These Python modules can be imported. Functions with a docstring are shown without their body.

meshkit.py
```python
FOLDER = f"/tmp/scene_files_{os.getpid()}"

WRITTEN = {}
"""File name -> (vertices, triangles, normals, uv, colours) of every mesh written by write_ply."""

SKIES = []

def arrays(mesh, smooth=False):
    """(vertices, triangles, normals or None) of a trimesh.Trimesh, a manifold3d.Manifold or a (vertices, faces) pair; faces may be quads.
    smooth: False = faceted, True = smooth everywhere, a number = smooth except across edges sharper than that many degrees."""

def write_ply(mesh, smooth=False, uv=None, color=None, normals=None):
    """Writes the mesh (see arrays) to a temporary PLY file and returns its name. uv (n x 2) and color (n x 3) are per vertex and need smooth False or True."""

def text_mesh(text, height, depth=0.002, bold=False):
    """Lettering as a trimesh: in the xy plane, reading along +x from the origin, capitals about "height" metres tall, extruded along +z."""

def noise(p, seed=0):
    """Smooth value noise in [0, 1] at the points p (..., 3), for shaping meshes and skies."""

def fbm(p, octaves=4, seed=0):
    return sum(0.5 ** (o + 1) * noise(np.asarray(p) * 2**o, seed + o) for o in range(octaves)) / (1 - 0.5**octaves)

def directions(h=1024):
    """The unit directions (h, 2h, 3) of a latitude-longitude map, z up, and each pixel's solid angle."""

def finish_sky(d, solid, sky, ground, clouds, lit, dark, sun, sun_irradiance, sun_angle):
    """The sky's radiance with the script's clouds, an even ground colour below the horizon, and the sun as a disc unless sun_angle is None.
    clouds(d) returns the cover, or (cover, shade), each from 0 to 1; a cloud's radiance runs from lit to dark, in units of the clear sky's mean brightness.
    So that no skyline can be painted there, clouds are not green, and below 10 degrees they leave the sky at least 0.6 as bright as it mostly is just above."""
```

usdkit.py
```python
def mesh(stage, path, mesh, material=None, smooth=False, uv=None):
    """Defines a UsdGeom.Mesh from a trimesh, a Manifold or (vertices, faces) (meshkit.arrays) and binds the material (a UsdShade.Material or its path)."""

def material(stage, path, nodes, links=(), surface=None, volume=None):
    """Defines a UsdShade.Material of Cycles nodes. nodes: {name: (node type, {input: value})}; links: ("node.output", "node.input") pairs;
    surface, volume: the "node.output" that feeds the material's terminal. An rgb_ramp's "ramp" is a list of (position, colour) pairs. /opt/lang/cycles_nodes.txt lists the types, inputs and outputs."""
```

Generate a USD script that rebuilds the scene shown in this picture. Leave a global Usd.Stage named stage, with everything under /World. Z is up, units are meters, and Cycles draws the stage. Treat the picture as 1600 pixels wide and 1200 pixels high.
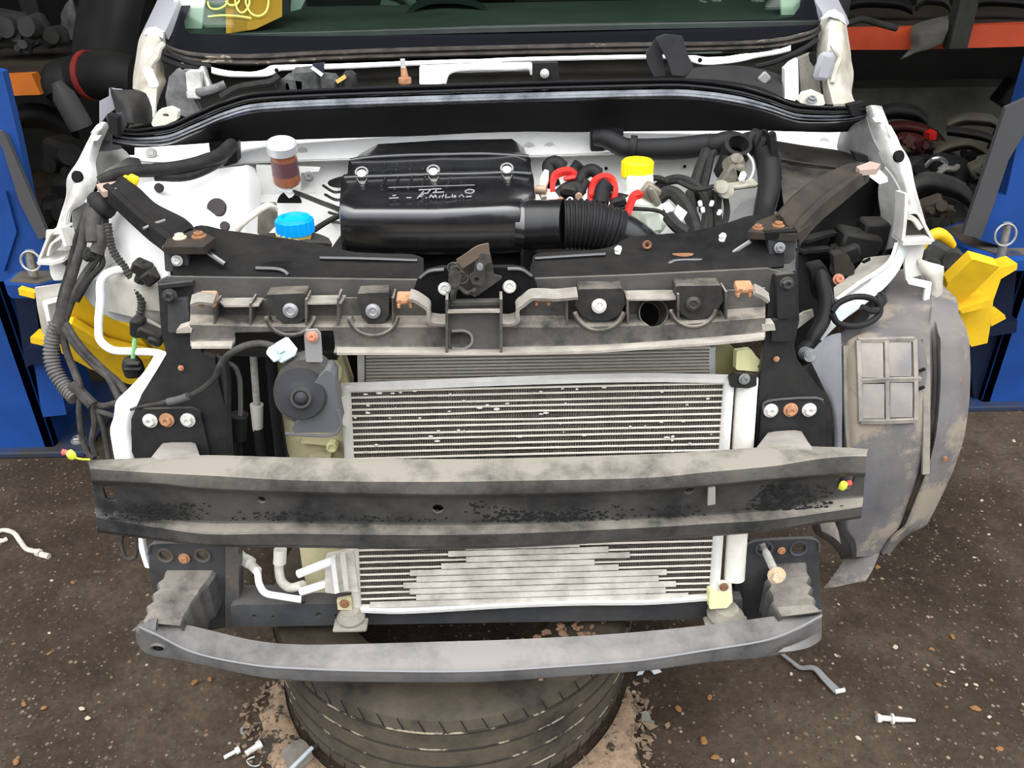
import math, random
import numpy as np, trimesh, usdkit, meshkit
import shapely, shapely.affinity, shapely.geometry as sg
import manifold3d as m3
from scipy.interpolate import PchipInterpolator
from pxr import Usd, UsdGeom, UsdLux, UsdShade, Gf, Sdf

stage = Usd.Stage.CreateInMemory()
UsdGeom.SetStageUpAxis(stage, 'Z')
UsdGeom.SetStageMetersPerUnit(stage, 1.0)
UsdGeom.Xform.Define(stage, '/World')
UsdGeom.Scope.Define(stage, '/World/Looks')
rng = random.Random(7)
nrg = np.random.default_rng(7)

# ------------------------------------------------------------------ camera
CAM = np.array([0.03, 0.0, 1.41])
PITCH, YAW, ROLL = math.radians(30.0), math.radians(1.1), math.radians(0.45)
FPX = 1294.0
FWD = np.array([math.sin(YAW) * math.cos(PITCH), math.cos(YAW) * math.cos(PITCH), -math.sin(PITCH)])
_r0 = np.array([math.cos(YAW), -math.sin(YAW), 0.0])
_u0 = np.cross(_r0, FWD)
RIGHT = _r0 * math.cos(ROLL) - _u0 * math.sin(ROLL)
UP = _u0 * math.cos(ROLL) + _r0 * math.sin(ROLL)
cam = UsdGeom.Camera.Define(stage, '/World/camera')
cam.CreateHorizontalApertureAttr(36.0)
cam.CreateVerticalApertureAttr(27.0)
cam.CreateFocalLengthAttr(36.0 * FPX / 1600.0)
cam.CreateClippingRangeAttr(Gf.Vec2f(0.05, 1000.0))
M = Gf.Matrix4d(*RIGHT, 0, *UP, 0, *(-FWD), 0, *CAM, 1)
cam.AddTransformOp().Set(M)
cam.CreateExposureAttr(1.15)

# ------------------------------------------------------------------ sky (overcast, brighter overhead)
sky = UsdLux.DomeLight.Define(stage, '/World/sky')
sky.CreateIntensityAttr(1.0)
SKY_MAT = usdkit.material(stage, '/World/Looks/sky_overcast', {
    'tc': ('texture_coordinate', {}), 'sep': ('separate_xyz', {}),
    'cr': ('rgb_ramp', {'ramp': [(0.0, (0.10, 0.09, 0.08)), (0.495, (0.12, 0.11, 0.10)), (0.505, (0.34, 0.36, 0.39)), (0.75, (0.80, 0.82, 0.85)), (1.0, (1.45, 1.45, 1.45))]}),
    'ma': ('math', {'math_type': 'multiply_add', 'value2': 0.5, 'value3': 0.5}),
    'bg': ('background_shader', {'strength': 1.0})},
    [('tc.generated', 'sep.vector'), ('sep.z', 'ma.value1'), ('ma.value', 'cr.fac'), ('cr.color', 'bg.color')], surface='bg.background')
UsdShade.MaterialBindingAPI.Apply(sky.GetPrim()).Bind(SKY_MAT)

# ------------------------------------------------------------------ helpers
def ray(px, py):
    return FWD + (px - 800.0) / FPX * RIGHT - (py - 600.0) / FPX * UP

def at(px, py, S):
    """the point of the place seen at a pixel of the photograph, at depth plane S: a number = the plane y=S;
    (Y0, z0, k) = a plane leaning back, y = Y0 + k (z - z0); ('z', Z) a level plane; ('x', X) a lengthwise plane"""
    d = ray(px, py)
    if isinstance(S, tuple) and S[0] == 'z':
        t = (S[1] - CAM[2]) / d[2]
    elif isinstance(S, tuple) and S[0] == 'x':
        t = (S[1] - CAM[0]) / d[0]
    elif isinstance(S, tuple):
        Y0, z0, k = S
        t = (Y0 + k * (CAM[2] - z0) - CAM[1]) / (d[1] - k * d[2])
    else:
        t = (S - CAM[1]) / d[1]
    return CAM + t * d

def pts(seq, S=None):
    """[(px,py)] on S, or [(px,py,Y)]"""
    return np.array([at(q[0], q[1], q[2] if len(q) > 2 else S) for q in seq])

def pxm(px, py, S):
    """metres per pixel there"""
    p = at(px, py, S)
    return float(np.dot(p - CAM, FWD)) / FPX

# ---- prims
COUNT = {}
BASE = {}
def numbered(path):
    n = COUNT.get(path, 0)
    COUNT[path] = n + 1
    return path if n == 0 else f'{path}_{n:03d}'

def tagp(p, label=None, cat=None, group=None, kind=None):
    for k, v in (('label', label), ('category', cat), ('group', group), ('kind', kind)):
        if v:
            p.SetCustomDataByKey(k, v)

class Node:
    def __init__(s, path, base, prim):
        s.path, s.base, s.prim = path, base, prim

def thing(name, label, cat, base=(0, 0, 0), group=None, kind=None):
    path = numbered('/World/' + name)
    x = UsdGeom.Xform.Define(stage, path)
    x.AddTranslateOp().Set(Gf.Vec3d(*map(float, base)))
    tagp(x.GetPrim(), label, cat, group, kind)
    return Node(path, np.array(base, float), x.GetPrim())

def _arr(mesh):
    if isinstance(mesh, list):
        vs, fs, n = [], [], 0
        for m in mesh:
            v, f, _ = meshkit.arrays(m)
            vs.append(v); fs.append(f + n); n += len(v)
        return trimesh.Trimesh(np.vstack(vs), np.vstack(fs), process=False)
    v, f, _ = meshkit.arrays(mesh)
    return trimesh.Trimesh(v, f, process=False)

def part(parent, name, mesh, mat, label=None, smooth=40, kind=None):
    """one Mesh under a thing or a part"""
    m = _arr(mesh)
    m.vertices = m.vertices - parent.base
    path = numbered(parent.path + '/' + name)
    g = usdkit.mesh(stage, path, m, mat, smooth=smooth)
    tagp(g.GetPrim(), label, kind=kind)
    return Node(path, parent.base, g.GetPrim())

def single(name, mesh, mat, label, cat, smooth=40, group=None, kind=None, base=None):
    """a thing that is one mesh"""
    m = _arr(mesh)
    b = np.array(base if base is not None else [*(m.bounds.mean(0)[:2]), m.bounds[0][2]], float)
    m.vertices = m.vertices - b
    path = numbered('/World/' + name)
    g = usdkit.mesh(stage, path, m, mat, smooth=smooth)
    g.AddTranslateOp().Set(Gf.Vec3d(*map(float, b)))
    tagp(g.GetPrim(), label, cat, group, kind)
    return Node(path, b, g.GetPrim())

def struct(name, mesh, mat, smooth=False):
    m = _arr(mesh)
    g = usdkit.mesh(stage, numbered('/World/' + name), m, mat, smooth=smooth)
    g.GetPrim().SetCustomDataByKey('kind', 'structure')
    return Node(str(g.GetPath()), np.zeros(3), g.GetPrim())

# ---- shapes
def poly(seq, rnd=0.0):
    p = sg.Polygon(seq).buffer(0)
    if rnd:
        p = p.buffer(-rnd).buffer(2 * rnd).buffer(-rnd)
    return p

def plane_frame(S):
    if isinstance(S, tuple) and S[0] == 'z':
        return np.array([0, 0, S[1]], float), np.array([1., 0, 0]), np.array([0, 1., 0]), np.array([0, 0, -1.])
    if isinstance(S, tuple) and S[0] == 'x':
        return np.array([S[1], 0, 0], float), np.array([0, 1., 0]), np.array([0, 0, 1.]), np.array([1., 0, 0]) * (1 if S[1] > 0 else -1)
    Y0, z0, k = S if isinstance(S, tuple) else (S, 0.0, 0.0)
    v = np.array([0, k, 1.0]); v /= np.linalg.norm(v)
    return np.array([0, Y0, z0], float), np.array([1., 0, 0]), v, np.array([0, v[2], -v[1]])

def plate(seq, S, t, holes=(), rnd=0.0, off=0.0):
    """a plate: the outline seen at those pixels on plane S, thickness t going away from the camera.
    rnd rounds the corners (metres); holes are pixel outlines or (px,py,radius px)"""
    o, u, v, n = plane_frame(S)
    to2 = lambda P: np.stack([(P - o) @ u, (P - o) @ v], 1)
    p = poly(to2(pts([q[:2] for q in seq], S)), rnd)
    for h in holes:
        if isinstance(h, tuple) and len(h) in (3, 4) and np.ndim(h[0]) == 0:
            c = to2(pts([h[:2]], S))[0]
            r = h[2] * pxm(h[0], h[1], S)
            p = p.difference(shapely.affinity.scale(sg.Point(c).buffer(r, 8), 1.0, h[3] if len(h) == 4 else 1.0))
        else:
            p = p.difference(poly(to2(pts(h, S))))
    out = []
    for g in getattr(p, 'geoms', [p]):
        m = trimesh.creation.extrude_polygon(g, t, engine='earcut')
        V = m.vertices
        W = o + V[:, :1] * u + V[:, 1:2] * v + (V[:, 2:3] + off) * n
        f = m.faces
        if np.dot(np.cross(u, v), n) < 0:
            f = f[:, ::-1]
        out.append(trimesh.Trimesh(W, f, process=False))
    return out[0] if len(out) == 1 else trimesh.util.concatenate(out)

def resample(rows, m=None, axis=0):
    rows = np.asarray(rows, float)
    k = rows.shape[axis]
    if m is None or m <= k or k < 3:
        if m is None or k < 2 or m <= k:
            return rows
        w = np.linspace(0, k - 1, m); i = np.minimum(w.astype(int), k - 2); f = w - i
        a, b = np.take(rows, i, axis), np.take(rows, i + 1, axis)
        sh = [1] * rows.ndim; sh[axis] = -1
        return a + (b - a) * f.reshape(sh)
    return PchipInterpolator(np.arange(k), rows, axis=axis)(np.linspace(0, k - 1, m))

def loft(rows, t=0.0, nu=None, nv=None, back=None):
    """a skin through rows of points (rows x points), given thickness t away from the camera side (or along back)"""
    R = resample(resample(rows, nu, 0), nv, 1)
    a, b = R.shape[:2]
    V = R.reshape(-1, 3)
    q = np.arange(a * b).reshape(a, b)
    F = np.stack([q[:-1, :-1], q[:-1, 1:], q[1:, 1:], q[1:, :-1]], -1).reshape(-1, 4)
    tri = np.vstack([F[:, [0, 1, 2]], F[:, [0, 2, 3]]])
    fn = np.cross(V[tri[:, 1]] - V[tri[:, 0]], V[tri[:, 2]] - V[tri[:, 0]])
    if (fn * (CAM - V[tri].mean(1))).sum() < 0:
        tri = tri[:, ::-1]; fn = -fn
    if t == 0:
        return trimesh.Trimesh(V, tri, process=False)
    if back is None:
        N = np.zeros_like(V)
        for k in range(3):
            np.add.at(N, tri[:, k], fn)
        N /= np.maximum(np.linalg.norm(N, axis=1, keepdims=True), 1e-12)
        W = V - N * t
    else:
        W = V + np.asarray(back, float) * t
    n = len(V)
    edge = np.concatenate([q[0, :], q[1:, -1], q[-1, -2::-1], q[-2:0:-1, 0]])
    e2 = np.roll(edge, -1)
    side = np.vstack([np.stack([edge, e2, e2 + n], 1), np.stack([edge, e2 + n, edge + n], 1)])
    # orient the sides
    m = trimesh.Trimesh(np.vstack([V, W]), np.vstack([tri, tri[:, ::-1] + n, side]), process=False)
    s0 = len(tri) * 2
    mid = m.triangles_center[s0:]; nn = m.face_normals[s0:]
    cen = V.mean(0)
    if (nn * (mid - cen)).sum() < 0:
        fcs = m.faces.copy(); fcs[s0:] = fcs[s0:, ::-1]
        m = trimesh.Trimesh(m.vertices, fcs, process=False)
    return m

def spline(P, n):
    P = np.asarray(P, float)
    if len(P) == 2:
        return P[0] + (P[1] - P[0]) * np.linspace(0, 1, n)[:, None]
    d = np.r_[0, np.cumsum(np.sqrt(np.linalg.norm(np.diff(P, axis=0), axis=1)))]
    out = []
    # centripetal Catmull-Rom
    E = np.vstack([2 * P[0] - P[1], P, 2 * P[-1] - P[-2]])
    D = np.r_[0, np.cumsum(np.maximum(np.sqrt(np.linalg.norm(np.diff(E, axis=0), axis=1)), 1e-6))]
    for x in np.linspace(D[1], D[-2], n):
        i = min(max(np.searchsorted(D, x, 'right') - 1, 1), len(E) - 3)
        t0, t1, t2, t3 = D[i - 1:i + 3]; p0, p1, p2, p3 = E[i - 1:i + 3]
        A1 = (t1 - x) / (t1 - t0) * p0 + (x - t0) / (t1 - t0) * p1
        A2 = (t2 - x) / (t2 - t1) * p1 + (x - t1) / (t2 - t1) * p2
        A3 = (t3 - x) / (t3 - t2) * p2 + (x - t2) / (t3 - t2) * p3
        B1 = (t2 - x) / (t2 - t0) * A1 + (x - t0) / (t2 - t0) * A2
        B2 = (t3 - x) / (t3 - t1) * A2 + (x - t1) / (t3 - t1) * A3
        out.append((t2 - x) / (t2 - t1) * B1 + (x - t1) / (t2 - t1) * B2)
    return np.array(out)

def frames(P):
    T = np.gradient(P, axis=0); T /= np.maximum(np.linalg.norm(T, axis=1, keepdims=True), 1e-12)
    n = np.cross(T[0], [0, 0, 1.0])
    if np.linalg.norm(n) < 1e-3:
        n = np.cross(T[0], [0, 1.0, 0])
    n /= np.linalg.norm(n); N = []
    for t in T:
        n = n - np.dot(n, t) * t; n /= np.linalg.norm(n); N.append(n)
    N = np.array(N)
    return T, N, np.cross(T, N)

def tube(P, r, n=10, seg=None, sm=True, rib=None):
    """a round bar or hose through points P; r a radius or one per point; rib=(pitch, depth) corrugates it"""
    P = np.asarray(P, float)
    L = np.linalg.norm(np.diff(P, axis=0), axis=1).sum()
    if seg is None:
        seg = max(len(P) * 5, 8)
    if rib:
        seg = max(seg, int(L / rib[0] * 4))
    rr = np.asarray(r, float) * np.ones(len(P))
    C = spline(P, seg) if sm else P
    if sm:
        rr = np.interp(np.linspace(0, 1, seg), np.linspace(0, 1, len(P)), rr)
    T, N, B = frames(C)
    if rib:
        s = np.r_[0, np.cumsum(np.linalg.norm(np.diff(C, axis=0), axis=1))]
        rr = rr + rib[1] * np.sign(np.sin(2 * np.pi * s / rib[0] + .4))
    a = np.linspace(0, 2 * np.pi, n, endpoint=False)
    V = C[:, None] + rr[:, None, None] * (np.cos(a)[None, :, None] * N[:, None] + np.sin(a)[None, :, None] * B[:, None])
    k = len(C)
    V = np.vstack([V.reshape(-1, 3), C[:1], C[-1:]])
    q = np.arange(k * n).reshape(k, n); q2 = np.roll(q, -1, 1)
    F = np.concatenate([np.stack([q[:-1], q2[:-1], q2[1:]], -1).reshape(-1, 3), np.stack([q[:-1], q2[1:], q[1:]], -1).reshape(-1, 3),
                        np.stack([np.full(n, k * n), q2[0], q[0]], 1), np.stack([np.full(n, k * n + 1), q[-1], q2[-1]], 1)])
    return trimesh.Trimesh(V, F, process=False)

def strip(P, w, h, sm=True, seg=None, side=(0, 0, 1)):
    """a rectangular bar (w wide across `side`, h thick) through P"""
    P = np.asarray(P, float)
    C = spline(P, seg or len(P) * 5) if sm else P
    T = np.gradient(C, axis=0); T /= np.linalg.norm(T, axis=1, keepdims=True)
    sd = np.asarray(side, float)
    A = sd - (T @ sd)[:, None] * T; A /= np.linalg.norm(A, axis=1, keepdims=True)
    B = np.cross(T, A)
    w = np.asarray(w) * np.ones(len(C)); h = np.asarray(h) * np.ones(len(C))
    c = np.array([[-1, -1], [1, -1], [1, 1], [-1, 1]]) * .5
    V = C[:, None] + c[None, :, :1] * w[:, None, None] * A[:, None] + c[None, :, 1:] * h[:, None, None] * B[:, None]
    k = len(C)
    q = np.arange(k * 4).reshape(k, 4); q2 = np.roll(q, -1, 1)
    F = np.concatenate([np.stack([q[:-1], q2[:-1], q2[1:]], -1).reshape(-1, 3), np.stack([q[:-1], q2[1:], q[1:]], -1).reshape(-1, 3),
                        [[0, 2, 1], [0, 3, 2]], np.array([[0, 1, 2], [0, 2, 3]]) + 4 * (k - 1)])
    m = trimesh.Trimesh(V.reshape(-1, 3), F, process=False)
    return m if m.volume > 0 else trimesh.Trimesh(m.vertices, m.faces[:, ::-1], process=False)

def rot_to(d):
    d = np.asarray(d, float); d /= np.linalg.norm(d)
    return trimesh.geometry.align_vectors([0, 0, 1], d)

def lathe(profile, c, d=(0, 0, 1), n=24):
    """profile [(r, h)] turned about the axis d through c"""
    pr = np.asarray(profile, float)
    m = trimesh.creation.revolve(pr, sections=n)
    m.apply_transform(rot_to(d)); m.apply_translation(c)
    if m.volume < 0:
        m.invert()
    return m

def cyl(c, d, r, h, n=16):
    return lathe([(0, 0), (r * .96, 0), (r, .06 * h), (r, .94 * h), (r * .96, h), (0, h)], c, d, n)

def cbox(lo, hi, c=0.003):
    lo, hi = np.minimum(lo, hi), np.maximum(lo, hi)
    c = min(c, (hi - lo).min() * .45)
    P = []
    for i in range(3):
        a = np.full(3, c); a[i] = 0
        for s in np.ndindex(2, 2, 2):
            s = np.array(s)
            P.append(np.where(s, hi - a, lo + a))
    return trimesh.convex.convex_hull(np.array(P))

def obox(c, size, R=np.eye(3), ch=0.003):
    s = np.asarray(size, float) / 2
    m = cbox(-s, s, ch)
    m.vertices = m.vertices @ np.asarray(R).T + c
    return m

def Rz(a): return trimesh.transformations.rotation_matrix(a, [0, 0, 1])[:3, :3]
def Rx(a): return trimesh.transformations.rotation_matrix(a, [1, 0, 0])[:3, :3]
def Ry(a): return trimesh.transformations.rotation_matrix(a, [0, 1, 0])[:3, :3]

def hull(P): return trimesh.convex.convex_hull(np.asarray(P, float))

def bolt(c, d, r, h=None, flange=True):
    """hexagon head with washer flange and dimple"""
    h = h or r * .7
    out = []
    if flange:
        out.append(lathe([(0, 0), (r, 0), (r, h * .25), (r * .8, h * .38), (0, h * .38)], c, d, 18))
    hexr = r * (.72 if flange else 1)
    out.append(lathe([(0, h * .3), (hexr, h * .3), (hexr, h * .85), (hexr * .85, h), (hexr * .45, h), (hexr * .38, h * .75), (0, h * .7)], c, d, 6))
    return out

def sub(mesh, *cut):
    """boolean difference"""
    def mm(x):
        v, f, _ = meshkit.arrays(x)
        t = trimesh.Trimesh(v, f, process=True); t.merge_vertices()
        return m3.Manifold(m3.Mesh(np.asarray(t.vertices, np.float32), np.asarray(t.faces, np.uint32)))
    a = mm(mesh)
    if a.is_empty():
        return mesh
    for c in cut:
        a = a - mm(c)
    return a if not a.is_empty() else mesh

# ------------------------------------------------------------------ materials
MATS = {}
def mat(name, col, rough=.5, metal=0.0, noise=None, scale=30, bump=0.0, bscale=200, dust=0.0, dustcol=(.30, .265, .215), dscale=6, spots=None,
        bevel=0.0, coat=0.0, rvar=0.0, flat=0.0, speck=None, **kw):
    """principled material: noise = second colour mottled in; dust = how much settled dust on faces that look up (and a little, flat, elsewhere);
    spots = (colour, scale, threshold) sharp patches such as rust"""
    if name in MATS:
        return MATS[name]
    tone = lambda c: tuple(x * np.interp(max(c), [.03, .12, .30, .55], [.42, .50, .68, 1.0]) for x in c)
    col = tone(col); noise = tone(noise) if noise else None
    dustcol = tuple(x * .55 for x in dustcol)
    if spots:
        spots = (tone(spots[0]), *spots[1:])
    kw.setdefault('specular_ior_level', .22 if max(col) < .05 else .35)
    n = {'g': ('geometry', {}), 'p': ('principled_bsdf', dict(base_color=col, roughness=rough, metallic=metal, coat_weight=coat, **kw))}
    L = []
    src = None
    if noise:
        n['n1'] = ('noise_texture', {'scale': scale, 'detail': 5, 'roughness': .65})
        n['r1'] = ('rgb_ramp', {'ramp': [(.36, col), (.66, noise)]})
        L += [('g.position', 'n1.vector'), ('n1.fac', 'r1.fac')]
        src = 'r1.color'
    if spots:
        sc, ss, th = spots
        n['n2'] = ('noise_texture', {'scale': ss, 'detail': 6, 'roughness': .7})
        n['r2'] = ('rgb_ramp', {'ramp': [(th, (0, 0, 0)), (th + .05, (1, 1, 1))]})
        n['m2'] = ('mix_color', {'a': col, 'b': sc})
        L += [('g.position', 'n2.vector'), ('n2.fac', 'r2.fac'), ('r2.color', 'm2.fac')]
        if src:
            L.append((src, 'm2.a'))
        src = 'm2.result'
    if dust or flat:
        n['sx'] = ('separate_xyz', {})
        n['nr'] = ('map_range', {'from_min': .05, 'from_max': .8, 'to_min': flat, 'to_max': dust + flat, 'clamp': True})
        n['n3'] = ('noise_texture', {'scale': dscale, 'detail': 7, 'roughness': .68})
        n['r3'] = ('rgb_ramp', {'ramp': [(.34, (0, 0, 0)), (.60, (1, 1, 1))]})
        n['d3'] = ('math', {'math_type': 'multiply', 'use_clamp': True})
        n['m3'] = ('mix_color', {'a': col, 'b': dustcol})
        L += [('g.normal', 'sx.vector'), ('sx.z', 'nr.value'), ('g.position', 'n3.vector'), ('n3.fac', 'r3.fac'),
              ('nr.result', 'd3.value1'), ('r3.color', 'd3.value2'), ('d3.value', 'm3.fac')]
        if src:
            L.append((src, 'm3.a'))
        src = 'm3.result'
        n['rr'] = ('map_range', {'to_min': rough, 'to_max': .9, 'clamp': True})
        L += [('d3.value', 'rr.value'), ('rr.result', 'p.roughness')]
    if speck:
        n['s1'] = ('noise_texture', {'scale': speck[1], 'detail': 2})
        n['s2'] = ('noise_texture', {'scale': speck[2], 'detail': 2})
        n['sm'] = ('math', {'math_type': 'multiply_add', 'value2': .55})
        n['sr'] = ('rgb_ramp', {'ramp': [(speck[3], (0, 0, 0)), (speck[3] + .04, (1, 1, 1))]})
        n['sx2'] = ('mix_color', {'a': col, 'b': speck[0]})
        L += [('g.position', 's1.vector'), ('g.position', 's2.vector'), ('s1.fac', 'sm.value1'), ('s2.fac', 'sm.value3'), ('sm.value', 'sr.fac'), ('sr.color', 'sx2.fac')]
        if src:
            L.append((src, 'sx2.a'))
        src = 'sx2.result'
    if rvar:
        n['n4'] = ('noise_texture', {'scale': 25, 'detail': 4})
        n['mr4'] = ('map_range', {'from_min': .3, 'from_max': .7, 'to_min': max(rough - rvar, .03), 'to_max': rough + rvar, 'clamp': True})
        L += [('g.position', 'n4.vector'), ('n4.fac', 'mr4.value')]
        if not (dust or flat):
            L.append(('mr4.result', 'p.roughness'))
    if src:
        L.append((src, 'p.base_color'))
    nsrc = None
    if bevel:
        n['bv'] = ('bevel', {'samples': 4, 'radius': bevel})
        nsrc = 'bv.bevel'
    if bump:
        n['n5'] = ('noise_texture', {'scale': bscale, 'detail': 3})
        n['bp'] = ('bump', {'strength': bump, 'distance': .002})
        L += [('g.position', 'n5.vector'), ('n5.fac', 'bp.height')]
        if nsrc:
            L.append((nsrc, 'bp.normal'))
        nsrc = 'bp.normal'
    if nsrc:
        L.append((nsrc, 'p.normal'))
    MATS[name] = usdkit.material(stage, '/World/Looks/' + name, n, L, surface='p.BSDF')
    return MATS[name]

black_steel = mat('black_steel', (.012, .012, .0135), .5, noise=(.020, .020, .021), scale=40, dust=.05, flat=.01, specular_ior_level=.07, bevel=.0015, bump=.12, bscale=120)
beam_steel = mat('beam_steel', (.026, .027, .030), .45, noise=(.055, .055, .057), scale=12, dust=.95, flat=.20, dscale=6, dustcol=(.36, .33, .275), bump=.4, bscale=150)
lower_steel = mat('lower_steel', (.055, .055, .058), .5, noise=(.17, .166, .16), scale=7, dust=.85, flat=.16, dscale=4, dustcol=(.42, .40, .38), spots=((.03, .03, .034), 9, .66), bump=.3, bscale=120)
mount_steel = mat('mount_steel', (.045, .048, .055), .45, noise=(.10, .105, .12), scale=11, dust=.4, flat=.12, dscale=9, bevel=.0015, bump=.2, bscale=120)
can_steel = mat('can_steel', (.05, .05, .054), .5, noise=(.11, .105, .10), scale=14, dust=.9, flat=.22, dscale=9, dustcol=(.40, .36, .31), bump=.3, bscale=120)
duct_black = mat('duct_black', (.010, .010, .011), .30, bump=.12, bscale=500, coat=.7, coat_roughness=.25, coat_ior=1.6)
edge_gloss = mat('edge_gloss', (.03, .03, .032), .3, coat=1.0, coat_ior=2.4, coat_roughness=.22)
leg_steel = mat('leg_steel', (.018, .020, .023), .42, noise=(.034, .035, .038), scale=25, dust=.4, flat=.06, dscale=10, bevel=.0015, bump=.2, bscale=120)
dusty_plastic = mat('dusty_plastic', (.04, .04, .043), .55, noise=(.085, .083, .083), scale=16, dust=.85, flat=.30, dscale=14, dustcol=(.46, .405, .34), bump=.2, bscale=150)
pad_plastic = mat('pad_plastic', (.022, .023, .026), .5, noise=(.04, .04, .042), scale=30, dust=.5, flat=.12, dscale=20, bump=.15)
black_gloss = mat('black_gloss', (.010, .010, .011), .26, bump=.12, bscale=500, rvar=.05, coat=1.0, coat_roughness=.15, coat_ior=2.0, specular_ior_level=.8)
black_plastic = mat('black_plastic', (.013, .013, .014), .45, noise=(.022, .022, .022), scale=20, bump=.2, bscale=260, dust=.12, flat=.03)
box_plastic = mat('box_plastic', (.022, .021, .019), .5, noise=(.035, .033, .03), scale=12, bump=.2, bscale=200, dust=.25, flat=.05)
rubber = mat('rubber', (.016, .016, .017), .42, bump=.1, bscale=200, noise=(.026, .026, .027), scale=15)
seal_rubber = mat('seal_rubber', (.02, .02, .022), .28, rvar=.1)
cable_black = mat('cable_black', (.022, .021, .02), .5, noise=(.045, .043, .04), scale=60)
cable_grey = mat('cable_grey', (.045, .042, .038), .55, noise=(.11, .10, .09), scale=40)
white_paint = mat('white_paint', (.80, .80, .79), .32, noise=(.74, .735, .72), scale=5, coat=.3, dust=.25, dustcol=(.5, .46, .4), dscale=8)
white_dirty = mat('white_dirty', (.60, .59, .565), .45, noise=(.36, .345, .31), scale=10, spots=((.12, .105, .085), 9, .64))
white_clean = mat('white_clean', (.84, .84, .83), .35)
grey_panel = mat('grey_panel', (.76, .76, .74), .4, noise=(.62, .615, .59), scale=7, spots=((.16, .15, .13), 7, .70))
liner = mat('liner', (.105, .107, .125), .55, noise=(.16, .16, .18), scale=9, dust=.06, flat=.30, dscale=4, dustcol=(.44, .37, .29), spots=((.30, .255, .20), 3.4, .50), bump=.2, bscale=140)
alu = mat('alu', (.62, .60, .55), .45, metal=.25, noise=(.50, .47, .42), scale=14, bump=.2, bscale=90)
alu_clean = mat('alu_clean', (.78, .77, .74), .38, metal=.3, noise=(.66, .64, .6), scale=20)
fin_dark = mat('fin_dark', (.075, .068, .06), .7, noise=(.15, .135, .115), scale=50)
rad_fin = mat('rad_fin', (.10, .095, .08), .6, noise=(.18, .17, .15), scale=30)
cream = mat('cream', (.58, .52, .30), .5, noise=(.47, .42, .25), scale=8, flat=.15, dust=.3)
cream_pale = mat('cream_pale', (.70, .68, .36), .5)
reservoir = mat('reservoir', (.72, .74, .62), .4, subsurface_weight=.2, subsurface_scale=.01)
amber_neck = mat('amber_neck', (.62, .47, .16), .35)
blue_cap = mat('blue_cap', (.0, .27, .80), .35)
yellow_cap = mat('yellow_cap', (.93, .68, .01), .35)
red_clip = mat('red_clip', (.62, .03, .025), .4, noise=(.5, .025, .02), scale=40)
lift_blue = mat('lift_blue', (.012, .070, .30), .42, noise=(.010, .055, .24), scale=6, spots=((.05, .045, .04), 6, .70), bump=.1, bscale=60)
lift_yellow = mat('lift_yellow', (.74, .47, .014), .45, noise=(.57, .35, .015), scale=9, spots=((.25, .17, .05), 12, .71), bump=.1, bscale=90)
pad_grey = mat('pad_grey', (.10, .10, .105), .65)
steel = mat('steel', (.52, .52, .51), .35, metal=.8, noise=(.38, .37, .35), scale=60)
bolt_grey = mat('bolt_grey', (.36, .37, .38), .42, metal=.5, noise=(.26, .26, .26), scale=80)
bolt_white = mat('bolt_white', (.62, .61, .58), .35, metal=.3, noise=(.52, .50, .46), scale=120)
rust = mat('rust', (.36, .16, .075), .75, noise=(.25, .12, .06), scale=60)
rust_light = mat('rust_light', (.50, .25, .13), .7, noise=(.36, .18, .09), scale=60)
dirt_rust = mat('dirt_rust', (.04, .034, .029), .55, noise=(.075, .058, .044), scale=18, spots=((.33, .17, .09), 16, .68), bevel=.0015)
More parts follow.
